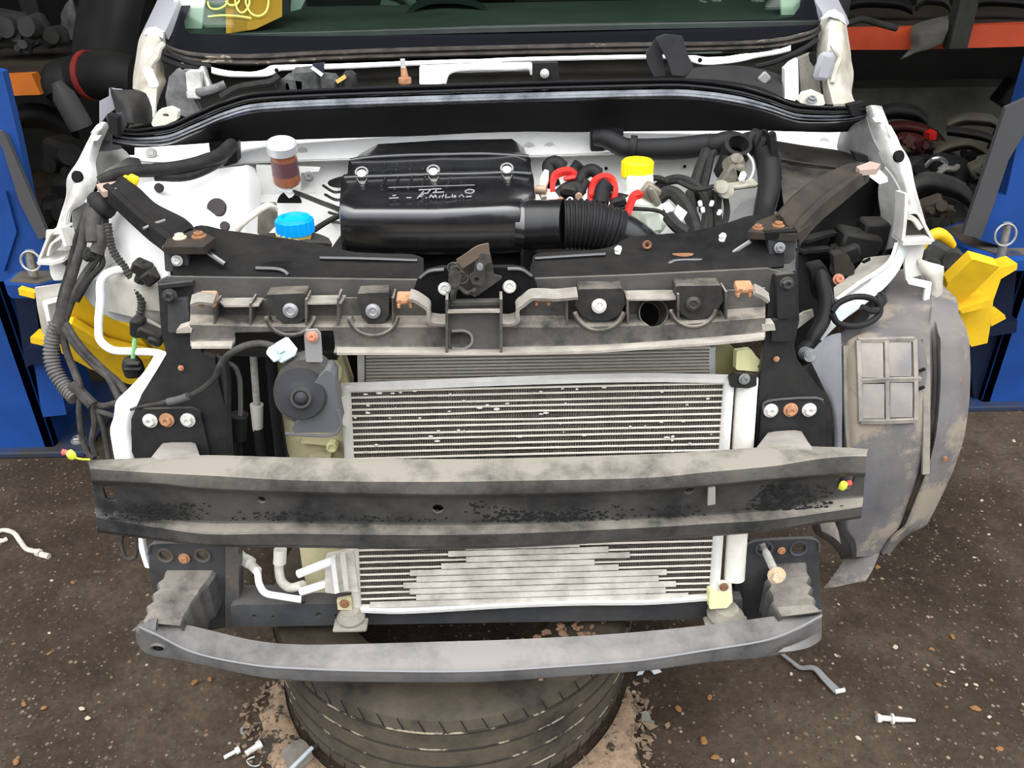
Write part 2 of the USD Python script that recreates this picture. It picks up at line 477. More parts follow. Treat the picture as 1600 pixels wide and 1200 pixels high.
latch_metal = mat('latch_metal', (.085, .08, .07), .5, metal=.4, noise=(.15, .14, .12), scale=60, spots=((.02, .02, .02), 40, .62))
conn_blue = mat('conn_blue', (.58, .70, .72), .5)
clear_white = mat('clear_white', (.85, .86, .9), .4)
# ------------------------------------------------------------------ the place: yard floor, shed roof and walls
def asphalt():
    n = {'g': ('geometry', {}), 'p': ('principled_bsdf', {'roughness': .5, 'specular_ior_level': .10}),
         'n1': ('noise_texture', {'scale': 2.2, 'detail': 8, 'roughness': .7}),
         'r1': ('rgb_ramp', {'ramp': [(.28, (.014, .0102, .0072)), (.48, (.036, .026, .0182)), (.72, (.088, .066, .047))]}),
         'v': ('voronoi_texture', {'scale': 95, 'randomness': 1.0}),
         'sc': ('separate_color', {}),
         'sz': ('map_range', {'from_min': .0, 'from_max': 1.0, 'to_min': -.12, 'to_max': .42}),
         'lt': ('math', {'math_type': 'less_than'}),
         'cr': ('rgb_ramp', {'ramp': [(0, (.03, .024, .018)), (.5, (.06, .048, .036)), (.8, (.11, .09, .066)), (.92, (.17, .14, .105)), (.95, (.15, .08, .035)), (1, (.28, .24, .19))]}),
         'm': ('mix_color', {}),
         'n2': ('noise_texture', {'scale': 60, 'detail': 7, 'roughness': .75}),
         'mu': ('mix_color', {'blend_type': 'overlay', 'fac': .8}),
         'bp': ('bump', {'strength': .7, 'distance': .004}),
         'ad': ('math', {'math_type': 'multiply_add', 'value2': -.5})}
    L = [('g.position', 'n1.vector'), ('n1.fac', 'r1.fac'), ('g.position', 'v.vector'), ('v.color', 'sc.color'), ('sc.r', 'sz.value'),
         ('v.distance', 'lt.value1'), ('sz.result', 'lt.value2'), ('sc.g', 'cr.fac'), ('lt.value', 'm.fac'), ('r1.color', 'm.a'), ('cr.color', 'm.b'),
         ('g.position', 'n2.vector'), ('m.result', 'mu.a'), ('n2.fac', 'mu.b'), ('mu.result', 'p.base_color'),
         ('v.distance', 'ad.value1'), ('n2.fac', 'ad.value3'), ('ad.value', 'bp.height'), ('bp.normal', 'p.normal')]
    return usdkit.material(stage, '/World/Looks/asphalt', n, L, surface='p.BSDF')
ASPHALT = asphalt()
gx, gy = np.meshgrid(np.linspace(-7, 7, 141), np.linspace(-7, 6.5, 136))
gz = (meshkit.fbm(np.stack([gx * 1.4, gy * 1.4, gx * 0], -1), 4, 3) - .5) * .018
gz = np.minimum(gz, .004)
struct('floor', loft(np.stack([gx, gy, gz], -1), .05, back=(0, 0, -1)), ASPHALT, smooth=True)

concrete = mat('concrete', (.34, .32, .25), .85, noise=(.20, .19, .15), scale=3, bump=.3, bscale=60)
shed_dark = mat('shed_dark', (.03, .028, .026), .9, noise=(.05, .046, .04), scale=2)
struct('wall_back', cbox((-5, 5.2, 0), (5, 5.4, 3.4), .01), shed_dark)
struct('wall_left', cbox((-4.2, 1.7, 0), (-4.0, 5.2, 3.4), .01), shed_dark)
struct('wall_right', cbox((4.0, 1.7, 0), (4.2, 5.2, 3.4), .01), shed_dark)
struct('ceiling', cbox((-5, 2.1, 3.1), (5, 5.4, 3.25), .01), shed_dark)
LW = thing('low_wall', 'low grey concrete wall behind the scrap heap at the right', 'wall', (2.4, 4.3, 0), kind='structure')
part(LW, 'wall_face', cbox((.9, 4.2, 0), (4.0, 4.45, .62), .02), concrete)

# ------------------------------------------------------------------ two-post lift
def post(side):
    """side -1 left, +1 right"""
    L = side < 0
    Y = 2.08 if L else 2.24
    c = at(-30, 690, Y) if L else at(1630, 660, Y)
    nm = 'blue lift post with a yellow arm reaching behind the white pipe loop' if L else 'blue lift post with a yellow arm beside the grey wheel arch liner'
    t = thing('lift_post', nm, 'car lift', (c[0], Y, 0), group=None)
    if L:
        X1 = at(4, 500, Y)[0]; X2 = at(22, 520, Y)[0]
    # column: a C channel standing on the floor
    sgn = side
    xin = at(24, 520, Y)[0] if L else at(1568, 520, Y)[0]      # inner edge of the column
    xo = xin + sgn * .34
    col = [cbox((xin, Y, 0), (xin + sgn * .03, Y + .30, 3.0)), cbox((xin, Y, 0), (xo, Y + .03, 3.0)), cbox((xo, Y, 0), (xo + sgn * .03, Y + .3, 3.0))]
    part(t, 'column', col, lift_blue)
    part(t, 'base_plate', cbox((xin - sgn * .10, Y - .03, 0.0), (xo + sgn * .1, Y + .40, .02), .004), mat('lift_blue_dirty', (.010, .045, .16), .6, noise=(.05, .042, .033), scale=7))
    for k, (dx, dy) in enumerate(((-.06, .03), (-.06, .34), (.37, .03), (.37, .34))):
        part(t, 'anchor_bolt', bolt((xin + sgn * dx, Y + dy, .02), (0, 0, 1), .022), steel)
    # carriage sliding on the column
    if L:
        slab = plate([(-40, 100), (4, 112), (28, 212), (62, 372), (84, 372), (84, 436), (8, 440), (-40, 440)], Y - .05, .025)
    else:
        slab = plate([(1650, 100), (1606, 150), (1572, 305), (1536, 308), (1521, 372), (1600, 396), (1650, 396)], Y - .05, .025)
    part(t, 'carriage', slab, lift_blue)
    if L:
        pad = plate([(0, 205), (9, 213), (46, 300), (76, 370), (60, 374), (30, 315), (4, 232), (-12, 205)], Y - .065, .014)
    else:
        pad = plate([(1612, 150), (1572, 168), (1536, 275), (1505, 366), (1533, 374), (1552, 322), (1576, 250), (1612, 190)], Y - .065, .014)
    part(t, 'door_pad', pad, pad_grey, label='grey rubber door guard strip')
    if L:
        ex = plate([(9, 300), (6, 425), (26, 362)], Y - .06, .012)
        part(t, 'gusset', ex, lift_blue)
    # shelf with the locking pin
    if L:
        zS = at(45, 441, Y - .12)[2]
        sh = plate([(6, 441), (33, 418), (86, 412), (100, 433), (60, 446), (12, 446)], ('z', zS), .035)
    else:
        zS = at(1565, 404, Y - .12)[2]
        sh = plate([(1470, 357), (1500, 347), (1532, 352), (1545, 372), (1660, 378), (1660, 406), (1560, 408), (1500, 384)], ('z', zS), .03)
    SHF = part(t, 'shelf', sh, lift_blue)
    top = [(14, 439), (36, 420), (84, 414), (96, 431), (60, 442)] if L else [(1476, 357), (1502, 349), (1531, 354), (1545, 374), (1650, 380), (1650, 398), (1562, 398), (1508, 380)]
    part(SHF, 'shelf_dirt', plate(top, ('z', zS + .003), .003), mat('shelf_dirt', (.17, .135, .10), .8, noise=(.09, .08, .075), scale=14, spots=((.02, .05, .14), 9, .62)))
    p0 = at(49, 418, Y - .11) if L else at(1566, 392, Y - .11)
    p1 = at(46, 392, Y - .11) if L else at(1575, 348, Y - .11)
    part(t, 'lock_pin', tube([p0 - (0, 0, .02), (p0 + p1) / 2, p1], .011, 12), steel, label='bright steel locking pin')
    rc = at(48, 408, Y - .125) if L else at(1571, 367, Y - .125)
    rr = (15 if L else 17) * pxm(48, 408, Y - .125)
    a = np.linspace(0, 2 * math.pi, 25)
    ring = np.array([rc + rr * np.array([math.cos(q), 0.2 * math.sin(q), math.sin(q)]) for q in a])
    part(t, 'pull_ring', tube(ring, .0032, 8, sm=False), steel)
    # arm socket below the shelf and lower carriage
    navy = mat('lift_navy', (.008, .016, .05), .5)
    if L:
        part(t, 'arm_socket', [plate([(20, 446), (52, 440), (66, 560), (40, 575)], Y - .02, .03), plate([(38, 546), (76, 540), (84, 562), (40, 572)], Y - .06, .05)], navy)
        part(t, 'lower_carriage', plate([(52, 560), (84, 552), (104, 648), (66, 652)], Y, .08), lift_blue)
    else:
        part(t, 'arm_socket', [plate([(1546, 424), (1590, 412), (1578, 520), (1549, 520)], Y - .02, .03), plate([(1530, 512), (1590, 500), (1588, 520), (1530, 528)], Y - .05, .05)], navy)
        part(t, 'lower_carriage', plate([(1512, 528), (1566, 520), (1556, 640), (1524, 648)], Y + .02, .08), navy)
    return t

PL = post(-1)
PR = post(1)
# yellow arms: box-section with tapered webs
def arm_left():
    A = part(PL, 'swing_arm', plate([(104, 476), (118, 453), (128, 462), (152, 486), (205, 512), (236, 548), (262, 560), (240, 604), (200, 600), (140, 576), (96, 552), (88, 520)], (1.72, .56, -.5), .07, rnd=.006), lift_yellow, label='yellow lift arm')
    part(A, 'arm_rib', plate([(88, 522), (100, 508), (112, 506), (164, 538), (236, 556), (234, 562), (168, 552), (112, 524), (98, 540)], (1.69, .56, -.5), .02), lift_yellow)
    part(A, 'arm_lug', plate([(28, 451), (54, 458), (54, 467), (30, 461)], 1.92, .05), lift_yellow)
    part(A, 'arm_lug', plate([(47, 527), (75, 532), (75, 542), (48, 536)], 1.92, .05), lift_yellow)
    part(A, 'arm_web', plate([(72, 474), (96, 470), (104, 500), (82, 506)], 1.80, .16), lift_yellow)
arm_left()
def arm_right():
    A = part(PR, 'swing_arm', plate([(1471, 474), (1481, 442), (1520, 405), (1562, 417), (1492, 485), (1478, 484)], (1.74, .62, -.35), .03, rnd=.004), lift_yellow, label='yellow lift arm')
    part(A, 'arm_web', plate([(1491, 485), (1561, 420), (1590, 412), (1589, 421), (1564, 436), (1552, 470), (1549, 500), (1543, 536), (1518, 542), (1501, 520), (1499, 488)], 1.77, .05), lift_yellow)
    part(A, 'arm_rib', plate([(1498, 484), (1548, 468), (1552, 478), (1504, 490)], 1.72, .06), lift_yellow)
    part(A, 'arm_lug', plate([(1548, 502), (1570, 492), (1572, 498), (1549, 510)], 1.8, .05), lift_yellow)
    part(A, 'arm_hook', tube(pts([(1441, 388, 1.75), (1448, 374, 1.75), (1464, 365, 1.75), (1478, 372, 1.76), (1489, 383, 1.78)]), [.008, .012, .014, .012, .008], 10), lift_yellow)
arm_right()
# ------------------------------------------------------------------ the car
CAR = thing('car', 'white hatchback stripped of bonnet, bumper and wings, held on the yellow lift arms', 'car', (0, 1.7, 0))

def surf(stations, rows_dy, nv=None):
    pass

def sweep_lines(xs, lines, Ys, bow=None, dx=None, nu=None, nv=60, t=.004):
    """lines[k] = pixel y of line k at each station x; Ys[k] its depth (bow: extra depth per station)"""
    R = []
    for k, ln in enumerate(lines):
        R.append([at(x + (dx[k][i] if dx is not None else 0), ln[i], Ys[k] + (bow[i] if bow is not None else 0)) for i, x in enumerate(xs)])
    return loft(R, t, nu, nv)

# ---- upper bumper beam: pressed steel channel
bx_ = [140, 240, 330, 480, 745, 1020, 1100, 1200, 1290, 1352]
bl = np.array([[719, 721, 730, 752, 756, 793, 806, 830], [715, 717, 737, 756, 761, 809, 822, 842], [711, 714, 741, 765, 768, 816, 833, 852],
               [715, 719, 749, 770, 775, 816, 832, 854], [717, 723, 750, 774, 778, 819, 833, 856], [709, 713, 744, 766, 769, 809, 822, 841],
               [705, 708, 736, 760, 762, 805, 817, 837], [698, 701, 727, 750, 753, 797, 811, 829], [698, 701, 713, 743, 746, 781, 799, 815],
               [702, 703, 710, 741, 744, 776, 790, 808]], float).T
bow = [.045, .032, .024, .01, 0, .012, .018, .028, .038, .047]
bY = [1.04, 1.03, .990, .985, 1.002, 1.006, .985, .985]
bl = np.vstack([bl, bl[-1] + 2]); bY.append(1.03)
bdx = np.zeros((9, 10))
bdx[:, 0] = np.linspace(-5, 15, 9); bdx[:, 1] = np.linspace(-2, 5, 9); bdx[:, -1] = np.linspace(6, -8, 9)
# crease every line a little so the folds stay crisp
def creased(lines, Ys, f=.10):
    L, Y = [lines[0]], [Ys[0]]
    for k in range(1, len(Ys) - 1):
        L += [lines[k] + (lines[k - 1] - lines[k]) * f, lines[k] + (lines[k + 1] - lines[k]) * f]
        Y += [Ys[k] + (Ys[k - 1] - Ys[k]) * f, Ys[k] + (Ys[k + 1] - Ys[k]) * f]
    return np.array(L + [lines[-1]]), Y + [Ys[-1]]
bdx2, _ = creased(bdx, bY); bl2, bY2 = creased(bl, bY)
beam = sweep_lines(bx_, bl2, bY2, bow, bdx2, nv=70, t=.006)
cuts = []
for (px, py, r, sq) in ((404, 793, 7, .8), (684, 798, 9, .95), (1081, 777, 9, .55)):
    c = at(px, py, 1.0); rr = r * pxm(px, py, 1.0)
    m = trimesh.creation.cylinder(rr, .3, sections=20); m.apply_transform(trimesh.geometry.align_vectors([0, 0, 1], [0, 1, 0])); m.apply_translation(c)
    cuts.append(m)
a, b = at(156, 763, 1.04), at(183, 786, 1.04)
cuts.append(cbox((a[0], .9, b[2]), (b[0], 1.2, a[2]), .004))
a, b = at(1313, 746, 1.04), at(1334, 768, 1.04)
cuts.append(cbox((a[0], .9, b[2]), (b[0], 1.2, a[2]), .004))
BEAM = part(CAR, 'bumper_beam', sub(beam, *cuts), beam_steel, label='dusty black pressed steel bumper beam', smooth=28)
for (px, py, r) in ((404, 793, 7.5), (684, 798, 9.5), (1081, 777, 9.5)):
    part(BEAM, 'hole_back', cyl(at(px, py, 1.022), (0, 1, 0), r * pxm(px, py, 1.022), .004), mat('hole_black', (.004, .004, .004), .9))
dr = random.Random(31)
specks = []
for (x0, x1, y0, y1, n, Y) in ((165, 330, 786, 812, 260, 1.022), (520, 700, 792, 814, 190, 1.004), (720, 985, 774, 815, 520, 1.003), (1110, 1320, 758, 796, 420, 1.03), (340, 520, 800, 814, 70, 1.012), (985, 1110, 790, 808, 50, 1.012)):
    for _ in range(n):
        px = x0 + (x1 - x0) * (dr.random() + dr.random()) / 2; py = y0 + (y1 - y0) * (1 - dr.random() ** 1.3)
        yy = Y + float(np.interp(px, bx_, bow)) * (0 if Y > 1.008 else 1)
        m = trimesh.creation.icosphere(0, dr.uniform(.0010, .0030)); m.vertices = m.vertices * (dr.uniform(.8, 1.8), .45, dr.uniform(.6, 1.1)) + at(px, py, yy)
        specks.append(m)
part(BEAM, 'dirt_specks', specks, usdkit.material(stage, '/World/Looks/dirt_specks', {'g': ('geometry', {}), 'r': ('rgb_ramp', {'ramp': [(0, (.015, .015, .015)), (.25, (.04, .038, .035)), (.5, (.12, .11, .093)), (1, (.20, .185, .155))]}), 'p': ('principled_bsdf', {'roughness': .85, 'specular_ior_level': .1})}, [('g.random_per_island', 'r.fac'), ('r.color', 'p.base_color')], surface='p.BSDF'), label='caked grit on the beam web', kind='stuff', smooth=False)
part(BEAM, 'spot_weld_tab', plate([(1107, 764), (1118, 762), (1118, 788), (1106, 790)], 1.006, .006), mat('tab_grey', (.33, .31, .28), .6), label='light grey tab')
for (px, py, Y, d) in ((1322, 757, 1.035, 1), (106, 709, 1.06, -1)):
    c = at(px, py, Y)
    n = part(BEAM, 'plug_cap', lathe([(0, -.006), (.0055, -.006), (.0065, 0), (.0055, .006), (0, .006)], c + (-.0045 * d, 0, -.002), (0, -.4, 1), 14), mat('plug_yellow', (.75, .80, .06), .5), label='yellow and red plug')
    part(BEAM, 'plug_tip', lathe([(0, -.004), (.004, -.004), (.005, .002), (0, .004)], c + (.0055 * d, 0, .003), (d, -.3, .3), 12), mat('plug_red', (.75, .10, .09), .5), label='red plug tip')
part(BEAM, 'plug_wire', tube(pts([(113, 713, 1.06), (124, 717, 1.065), (140, 718, 1.08)]), .0016, 6), mat('plug_yellow', (.75, .80, .06), .5))

# ---- lower bumper beam
lx = [218, 245, 300, 400, 470, 600, 745, 900, 1000, 1100, 1200, 1240, 1284]
l0 = np.array([972, 966, 978, 1001, 1007, 1005, 1001, 994, 987, 977, 964, 958, 952], float)
l1 = np.array([980, 992, 1019, 1040, 1045, 1049, 1049, 1040, 1032, 1017, 1000, 985, 962], float)
l2 = np.array([1012, 1028, 1036, 1057, 1064, 1066, 1066, 1056, 1049, 1036, 1027, 1018, 1000], float)
lbow = [.085, .08, .06, .03, .015, .004, 0, .006, .014, .032, .058, .07, .085]
lY = [.985, .932, .928, .99]
ll, lY2 = creased(np.array([l0, l1, l2, l2 - 1]), lY, .08)
LB = part(CAR, 'lower_crash_bar', sweep_lines(lx, ll, lY2, lbow, None, nv=80, t=.004), lower_steel, label='grey curved lower crash bar', smooth=30)
c = at(247, 1013, .985)
part(LB, 'hole_rim', lathe([(.0085, 0), (.013, -.002), (.0135, .002), (.0085, .006)], c, (0, 1, .3), 20), lower_steel)
part(LB, 'hole', cyl(c + (0, -.0005, 0), (0, 1, .3), .0086, .004), mat('hole_black', (.004, .004, .004), .9))
part(LB, 'end_cap', loft([pts([(216, 975), (232, 968), (246, 966)], 1.04), pts([(211, 985), (222, 992), (244, 993)], 1.02), pts([(214, 1005), (228, 1020), (246, 1028)], 1.02)], .01, 8, 8), lower_steel)
part(LB, 'edge_rim', tube(np.array([at(x, y - .5, .930 + b) for x, y, b in zip(lx, l1, lbow)]), .0016, 6, seg=80), mat('rim_pale', (.30, .30, .31), .4))
part(LB, 'end_lip', loft([pts([(1225, 1012), (1262, 1000), (1282, 984)], .985), pts([(1216, 1019), (1256, 1014), (1281, 1001)], .98)], .006, 3, 8), lower_steel)

# ---- lower mounts and crush cans
def corrugated(path):
    """path: (px_left, px_right, py, Y, ridge) rows from the plate to the bar"""
    rows = []
    for (xl, xr, yl, yr, Y, w) in path:
        L, R = at(xl - w, yl, Y), at(xr + w, yr, Y)
        d = np.array([0, 0, -.075]); e = np.array([0, 0, .006 if w > 0 else 0.0])
        cch = (R - L) * .06
        rows.append([L + d, L - (0, 0, .008) + e, L + cch + e, (L + R) / 2 + e, R - cch + e, R - (0, 0, .008) + e, R + d])
    return loft(rows, .004, None, None)
SUBFRAME = part(CAR, 'mount_plate', plate([(232, 856), (238, 850), (346, 850), (356, 858), (358, 940), (362, 978), (330, 985), (246, 975), (240, 930), (234, 900)], 1.13, .008,
                holes=[(258, 868, 9), (316, 868, 9)], rnd=.004), mount_steel, label='black mounting plate with two holes')
part(SUBFRAME, 'bolt', bolt(at(288, 872, 1.128), (0, -1, .1), .0105), rust_light, label='rusty bolt')
for px in (258, 316):
    part(SUBFRAME, 'hole_rim', lathe([(.0105, 0), (.0145, -.002), (.015, .002), (.0105, .004)], at(px, 868, 1.128), (0, 1, 0), 20), mat('dusty_rim', (.17, .14, .11), .7))
part(SUBFRAME, 'plate_edge', tube(pts([(232, 866, 1.127), (235, 852, 1.127), (246, 849, 1.127), (344, 850, 1.127), (354, 855, 1.127)]), .0022, 6), mat('worn_edge', (.12, .12, .12), .5))
P2 = part(CAR, 'mount_plate', plate([(1163, 856), (1172, 846), (1272, 842), (1280, 850), (1280, 905), (1284, 950), (1210, 975), (1158, 968)], 1.13, .008,
          holes=[(1194, 857, 11), (1248, 856, 11)], rnd=.004), mount_steel, label='black mounting plate with a loose bolt')
part(P2, 'bolt', bolt(at(1221, 860, 1.128), (0, -1, .1), .0075), rust_light, label='rusty bolt')
for px in (1194, 1248):
    part(P2, 'hole_rim', lathe([(.013, 0), (.0165, -.002), (.017, .002), (.013, .004)], at(px, 857, 1.128), (0, 1, 0), 20), mat('blue_rim', (.10, .11, .14), .5))
part(P2, 'plate_edge', tube(pts([(1164, 862, 1.127), (1168, 850, 1.127), (1180, 845, 1.127), (1270, 842, 1.127), (1279, 848, 1.127), (1280, 862, 1.127)]), .0022, 6), mat('worn_edge', (.12, .12, .12), .5))
part(CAR, 'crush_can', corrugated([(256, 337, 891, 891, 1.13, 0), (252, 331, 903, 903, 1.115, -1), (247, 322, 914, 915, 1.10, 3), (243, 318, 920, 921, 1.093, -3), (239, 309, 932, 934, 1.08, 3),
     (235, 304, 939, 943, 1.072, -3), (230, 295, 951, 957, 1.058, 3), (226, 291, 957, 964, 1.05, -2), (219, 285, 972, 978, 1.035, 0)]), can_steel, label='dusty corrugated crush box', smooth=30)
part(CAR, 'crush_can', corrugated([(1207, 1262, 881, 879, 1.13, 0), (1203, 1264, 895, 893, 1.112, -1), (1198, 1265, 908, 905, 1.096, 3), (1199, 1266, 914, 911, 1.089, -3), (1200, 1268, 925, 921, 1.077, 3),
     (1202, 1268, 931, 928, 1.069, -3), (1207, 1272, 943, 938, 1.055, 3), (1209, 1275, 949, 944, 1.049, -1), (1218, 1287, 964, 955, 1.032, 0)]), can_steel, label='dusty corrugated crush box', smooth=30)
# the loose bolt pushed into the right plate
lbp = pts([(1191, 851, 1.15), (1214, 900, 1.045)])
d = lbp[1] - lbp[0]; d /= np.linalg.norm(d)
LBT = thing('loose_bolt', 'long steel bolt hanging in the hole of the right lower mounting plate', 'bolt', lbp[1])
part(LBT, 'shank', [cyl(lbp[0], d, .0058, np.linalg.norm(lbp[1] - lbp[0]), 14), cyl(lbp[0] + d * .03, d, .0072, .05, 14)], bolt_white)
part(LBT, 'bolt_head', [lathe([(0, 0), (.0155, 0), (.0155, .003), (.012, .005), (0, .005)], lbp[1] - d * .004, d, 20), lathe([(0, .004), (.0105, .004), (.0105, .011), (.009, .0125), (0, .0125)], lbp[1] - d * .004, d, 6)], mat('bolt_cream', (.62, .50, .36), .5, noise=(.5, .36, .22), scale=90), label='cream bolt head')

# ---- lower crossmember
LC = part(CAR, 'lower_crossmember', plate([(360, 948), (372, 945), (478, 944), (700, 942), (1000, 940), (1160, 936), (1160, 962), (1100, 968), (700, 974), (362, 980)], 1.105, .05,
     holes=[(398, 963, 4), (427, 964, 3), (498, 961, 5), (527, 962, 4)]), mat('cross_steel', (.085, .09, .10), .45, noise=(.13, .135, .145), scale=14, dust=.4, flat=.1, bump=.2), label='dark grey lower crossmember')
part(LC, 'holes_backing', plate([(390, 955), (540, 955), (540, 970), (390, 970)], 1.12, .003), mat('hole_black', (.004, .004, .004), .9))
part(LC, 'gusset', plate([(364, 947), (372, 938), (384, 926), (412, 924), (428, 932), (440, 945)], 1.15, .004), mat('dusty_metal', (.30, .28, .25), .6))
part(LC, 'side_flange', plate([(352, 856), (362, 856), (372, 860), (374, 945), (362, 985), (352, 980)], 1.12, .03), mat('flange_grey', (.10, .105, .115), .45, noise=(.17, .15, .13), scale=20, spots=((.30, .16, .09), 14, .60)))
part(LC, 'side_flange', plate([(1148, 846), (1163, 846), (1160, 968), (1148, 968)], 1.125, .03), leg_steel)
for (px, py, w) in ((549, 965, 26), (1133, 962, 34)):
    c = at(px, py, 1.08); k = pxm(px, py, 1.08)
    f = part(LC, 'mount_foot', lathe([(0, -.004), (w * k * .8, -.004), (w * k * .85, .004), (w * k * .62, .014), (w * k * .55, .02), (0, .022)], c, (0, 0, 1), 22), mat('foot_grey', (.30, .28, .24), .6, noise=(.42, .38, .31), scale=30), label='grey rubber mount foot')
    part(f, 'foot_plate', obox(c + (0, -.012, -.006), (w * k * 2.0, .03, .007), ch=.002), mat('foot_grey', (.30, .28, .24), .6))

# ---- radiator legs
SL = (1.185, .66, .06)
LEG1 = part(CAR, 'radiator_leg', plate([(247, 446), (256, 437), (300, 434), (308, 520), (316, 552), (336, 560), (342, 600), (356, 650), (360, 735), (218, 735), (206, 706), (205, 655), (222, 615), (244, 580), (260, 553), (252, 520)], SL, .012,
     rnd=.004), leg_steel, label='black radiator leg with three bolts')
part(LEG1, 'bolt_plate', plate([(213, 652), (222, 640), (300, 638), (313, 645), (326, 700), (330, 730), (216, 730)], (1.178, .66, .06), .008, rnd=.006), leg_steel)
for k, (px, py, mt) in enumerate(((235, 657, bolt_white), (261, 656, rust_light), (294, 656, bolt_white))):
    part(LEG1, 'bolt', bolt(at(px, py, 1.178), (0, -1, .15), .0125), mt)
part(LEG1, 'channel', plate([(262, 470), (292, 466), (300, 520), (262, 520)], (1.175, .66, .06), .012, rnd=.004), mat('leg_grey', (.075, .077, .083), .45, noise=(.11, .11, .115), scale=30, bevel=.0015))
part(LEG1, 'bolt', bolt(at(266, 463, 1.183), (0, -1, .2), .012), leg_steel)
part(LEG1, 'top_rib', plate([(247, 446), (300, 440), (302, 446), (249, 452)], (1.175, .66, .06), .01), leg_steel)
part(LEG1, 'rivet', bolt(at(283, 575, 1.187), (0, -1, .1), .005), rust_light)
part(LEG1, 'flange', strip(pts([(345, 558, 1.2), (352, 620, 1.195), (362, 720, 1.19)]), .008, .03), leg_steel)
part(LEG1, 'beam_bracket', loft([pts([(250, 697), (262, 691), (303, 691), (308, 699)], 1.17), pts([(232, 720), (250, 716), (275, 714), (312, 712)], 1.06)], .01, 3, 6), mat('dusty_bracket', (.36, .33, .30), .7, noise=(.28, .255, .225), scale=18), label='dusty wedge bracket')
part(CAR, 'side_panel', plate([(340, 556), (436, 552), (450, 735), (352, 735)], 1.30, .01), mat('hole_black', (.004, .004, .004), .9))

LEG2 = part(CAR, 'radiator_leg', plate([(1206, 428), (1246, 422), (1249, 500), (1241, 540), (1246, 562), (1266, 588), (1284, 612), (1296, 640), (1302, 720), (1180, 722), (1183, 640), (1187, 600), (1193, 545), (1198, 500)], SL, .012, rnd=.004), leg_steel, label='black radiator leg with three bolts')
part(LEG2, 'bolt_plate', plate([(1190, 636), (1200, 627), (1278, 622), (1290, 632), (1291, 712), (1184, 716)], (1.178, .66, .06), .008, rnd=.006), leg_steel)
part(LEG2, 'plate_edge', tube(pts([(1192, 640, 1.176), (1194, 630, 1.176), (1204, 626, 1.176), (1276, 622, 1.176), (1286, 625, 1.176)]), .002, 6), mat('worn_edge', (.12, .12, .12), .5))
for k, (px, py, mt) in enumerate(((1204, 641, bolt_white), (1235, 640, rust_light), (1264, 640, bolt_white))):
    part(LEG2, 'bolt', bolt(at(px, py, 1.178), (0, -1, .15), .0125), mt)
part(LEG2, 'channel', plate([(1213, 430), (1243, 427), (1243, 496), (1236, 498), (1215, 498)], (1.172, .66, .06), .015, rnd=.003), leg_steel)
part(LEG2, 'channel', plate([(1207, 500), (1238, 500), (1238, 534), (1205, 534)], (1.176, .66, .06), .015, rnd=.005), leg_steel)
part(LEG2, 'bolt', bolt(at(1229, 444, 1.17), (0, -1, .2), .0115), leg_steel)
part(LEG2, 'rivet', bolt(at(1213, 561, 1.187), (0, -1, .1), .005), rust_light)
part(LEG2, 'beam_bracket', loft([pts([(1200, 676), (1220, 673), (1247, 672), (1256, 682)], 1.17), pts([(1180, 702), (1215, 701), (1248, 700), (1270, 700)], 1.06)], .01, 3, 6), mat('dusty_bracket', (.36, .33, .30), .7), label='dusty wedge bracket')

# ---- condenser
alu_tube = mat('alu_tube', (.78, .735, .65), .42, metal=.2, noise=(.60, .55, .47), scale=14)
SC = (1.09, .325, .25)
def offS(S, d): return (S[0] + d, S[1], S[2])
COND = part(CAR, 'condenser', plate([(548, 606), (1134, 593), (1110, 934), (562, 950)], offS(SC, .0032), .010), fin_dark, label='aluminium condenser with thin horizontal tubes')
TL, TR, BL, BR = [np.array(q, float) for q in ((546, 612), (1134, 599), (565, 946), (1112, 930))]
NT = 36
for k in range(NT):
    f = k / (NT - 1)
    pl, pr = TL + (BL - TL) * f, TR + (BR - TR) * f
    sag = rng.uniform(-1.0, 1.0)
    P = [at(*(pl + (pr - pl) * u + (0, sag * math.sin(math.pi * u))), SC) for u in (0, .25, .5, .75, 1)]
    if k in (4, 5):
        P[2] = P[2] + np.array([0, 0, .0025 * (1 if k == 4 else -1)])
    part(COND, 'cooling_tube', strip(np.array(P), .0023, .003, seg=9), alu_tube)
part(COND, 'top_bar', strip(pts([(541, 605), (650, 601), (800, 595), (1000, 590), (1139, 592)], SC), .008, .016, seg=12), alu_clean)
part(COND, 'bottom_bar', strip(pts([(563, 951), (620, 953), (690, 950), (790, 944), (900, 940), (1010, 939), (1113, 932)], offS(SC, -.002)), .006, .014, seg=20), alu_clean)
def header(a, b, r, m, nm, S=SC):
    P = pts([a, ((a[0] + b[0]) / 2, (a[1] + b[1]) / 2), b], S)
    return part(COND, nm, tube(P, r, 16, seg=6), m)
header((540, 600), (558, 956), .0085, alu, 'header_tank')
header((1139, 592), (1115, 938), .0095, alu_clean, 'header_tank')
RD = header((1166, 606), (1147, 904), .0185, mat('receiver_white', (.78, .76, .70), .42, noise=(.66, .62, .54), scale=18, metal=.1), 'receiver_drier', offS(SC, .005))
part(COND, 'receiver_cap', lathe([(0, 0), (.0185, 0), (.019, .012), (.0185, .02), (0, .02)], at(1166, 608, offS(SC, .005)), (0, .25, 1), 20), alu_clean)
part(COND, 'top_bracket', plate([(1140, 590), (1150, 584), (1182, 586), (1182, 603), (1168, 607), (1142, 605)], offS(SC, -.02), .012, rnd=.003), black_plastic)
part(COND, 'bracket_bolt', bolt(at(1163, 592, offS(SC, -.022)), (0, -1, .2), .0095), bolt_grey)
part(COND, 'side_clip', plate([(526, 626), (538, 618), (545, 640), (543, 668), (534, 662)], offS(SC, -.01), .012), mat('clip_cream', (.60, .57, .50), .6))
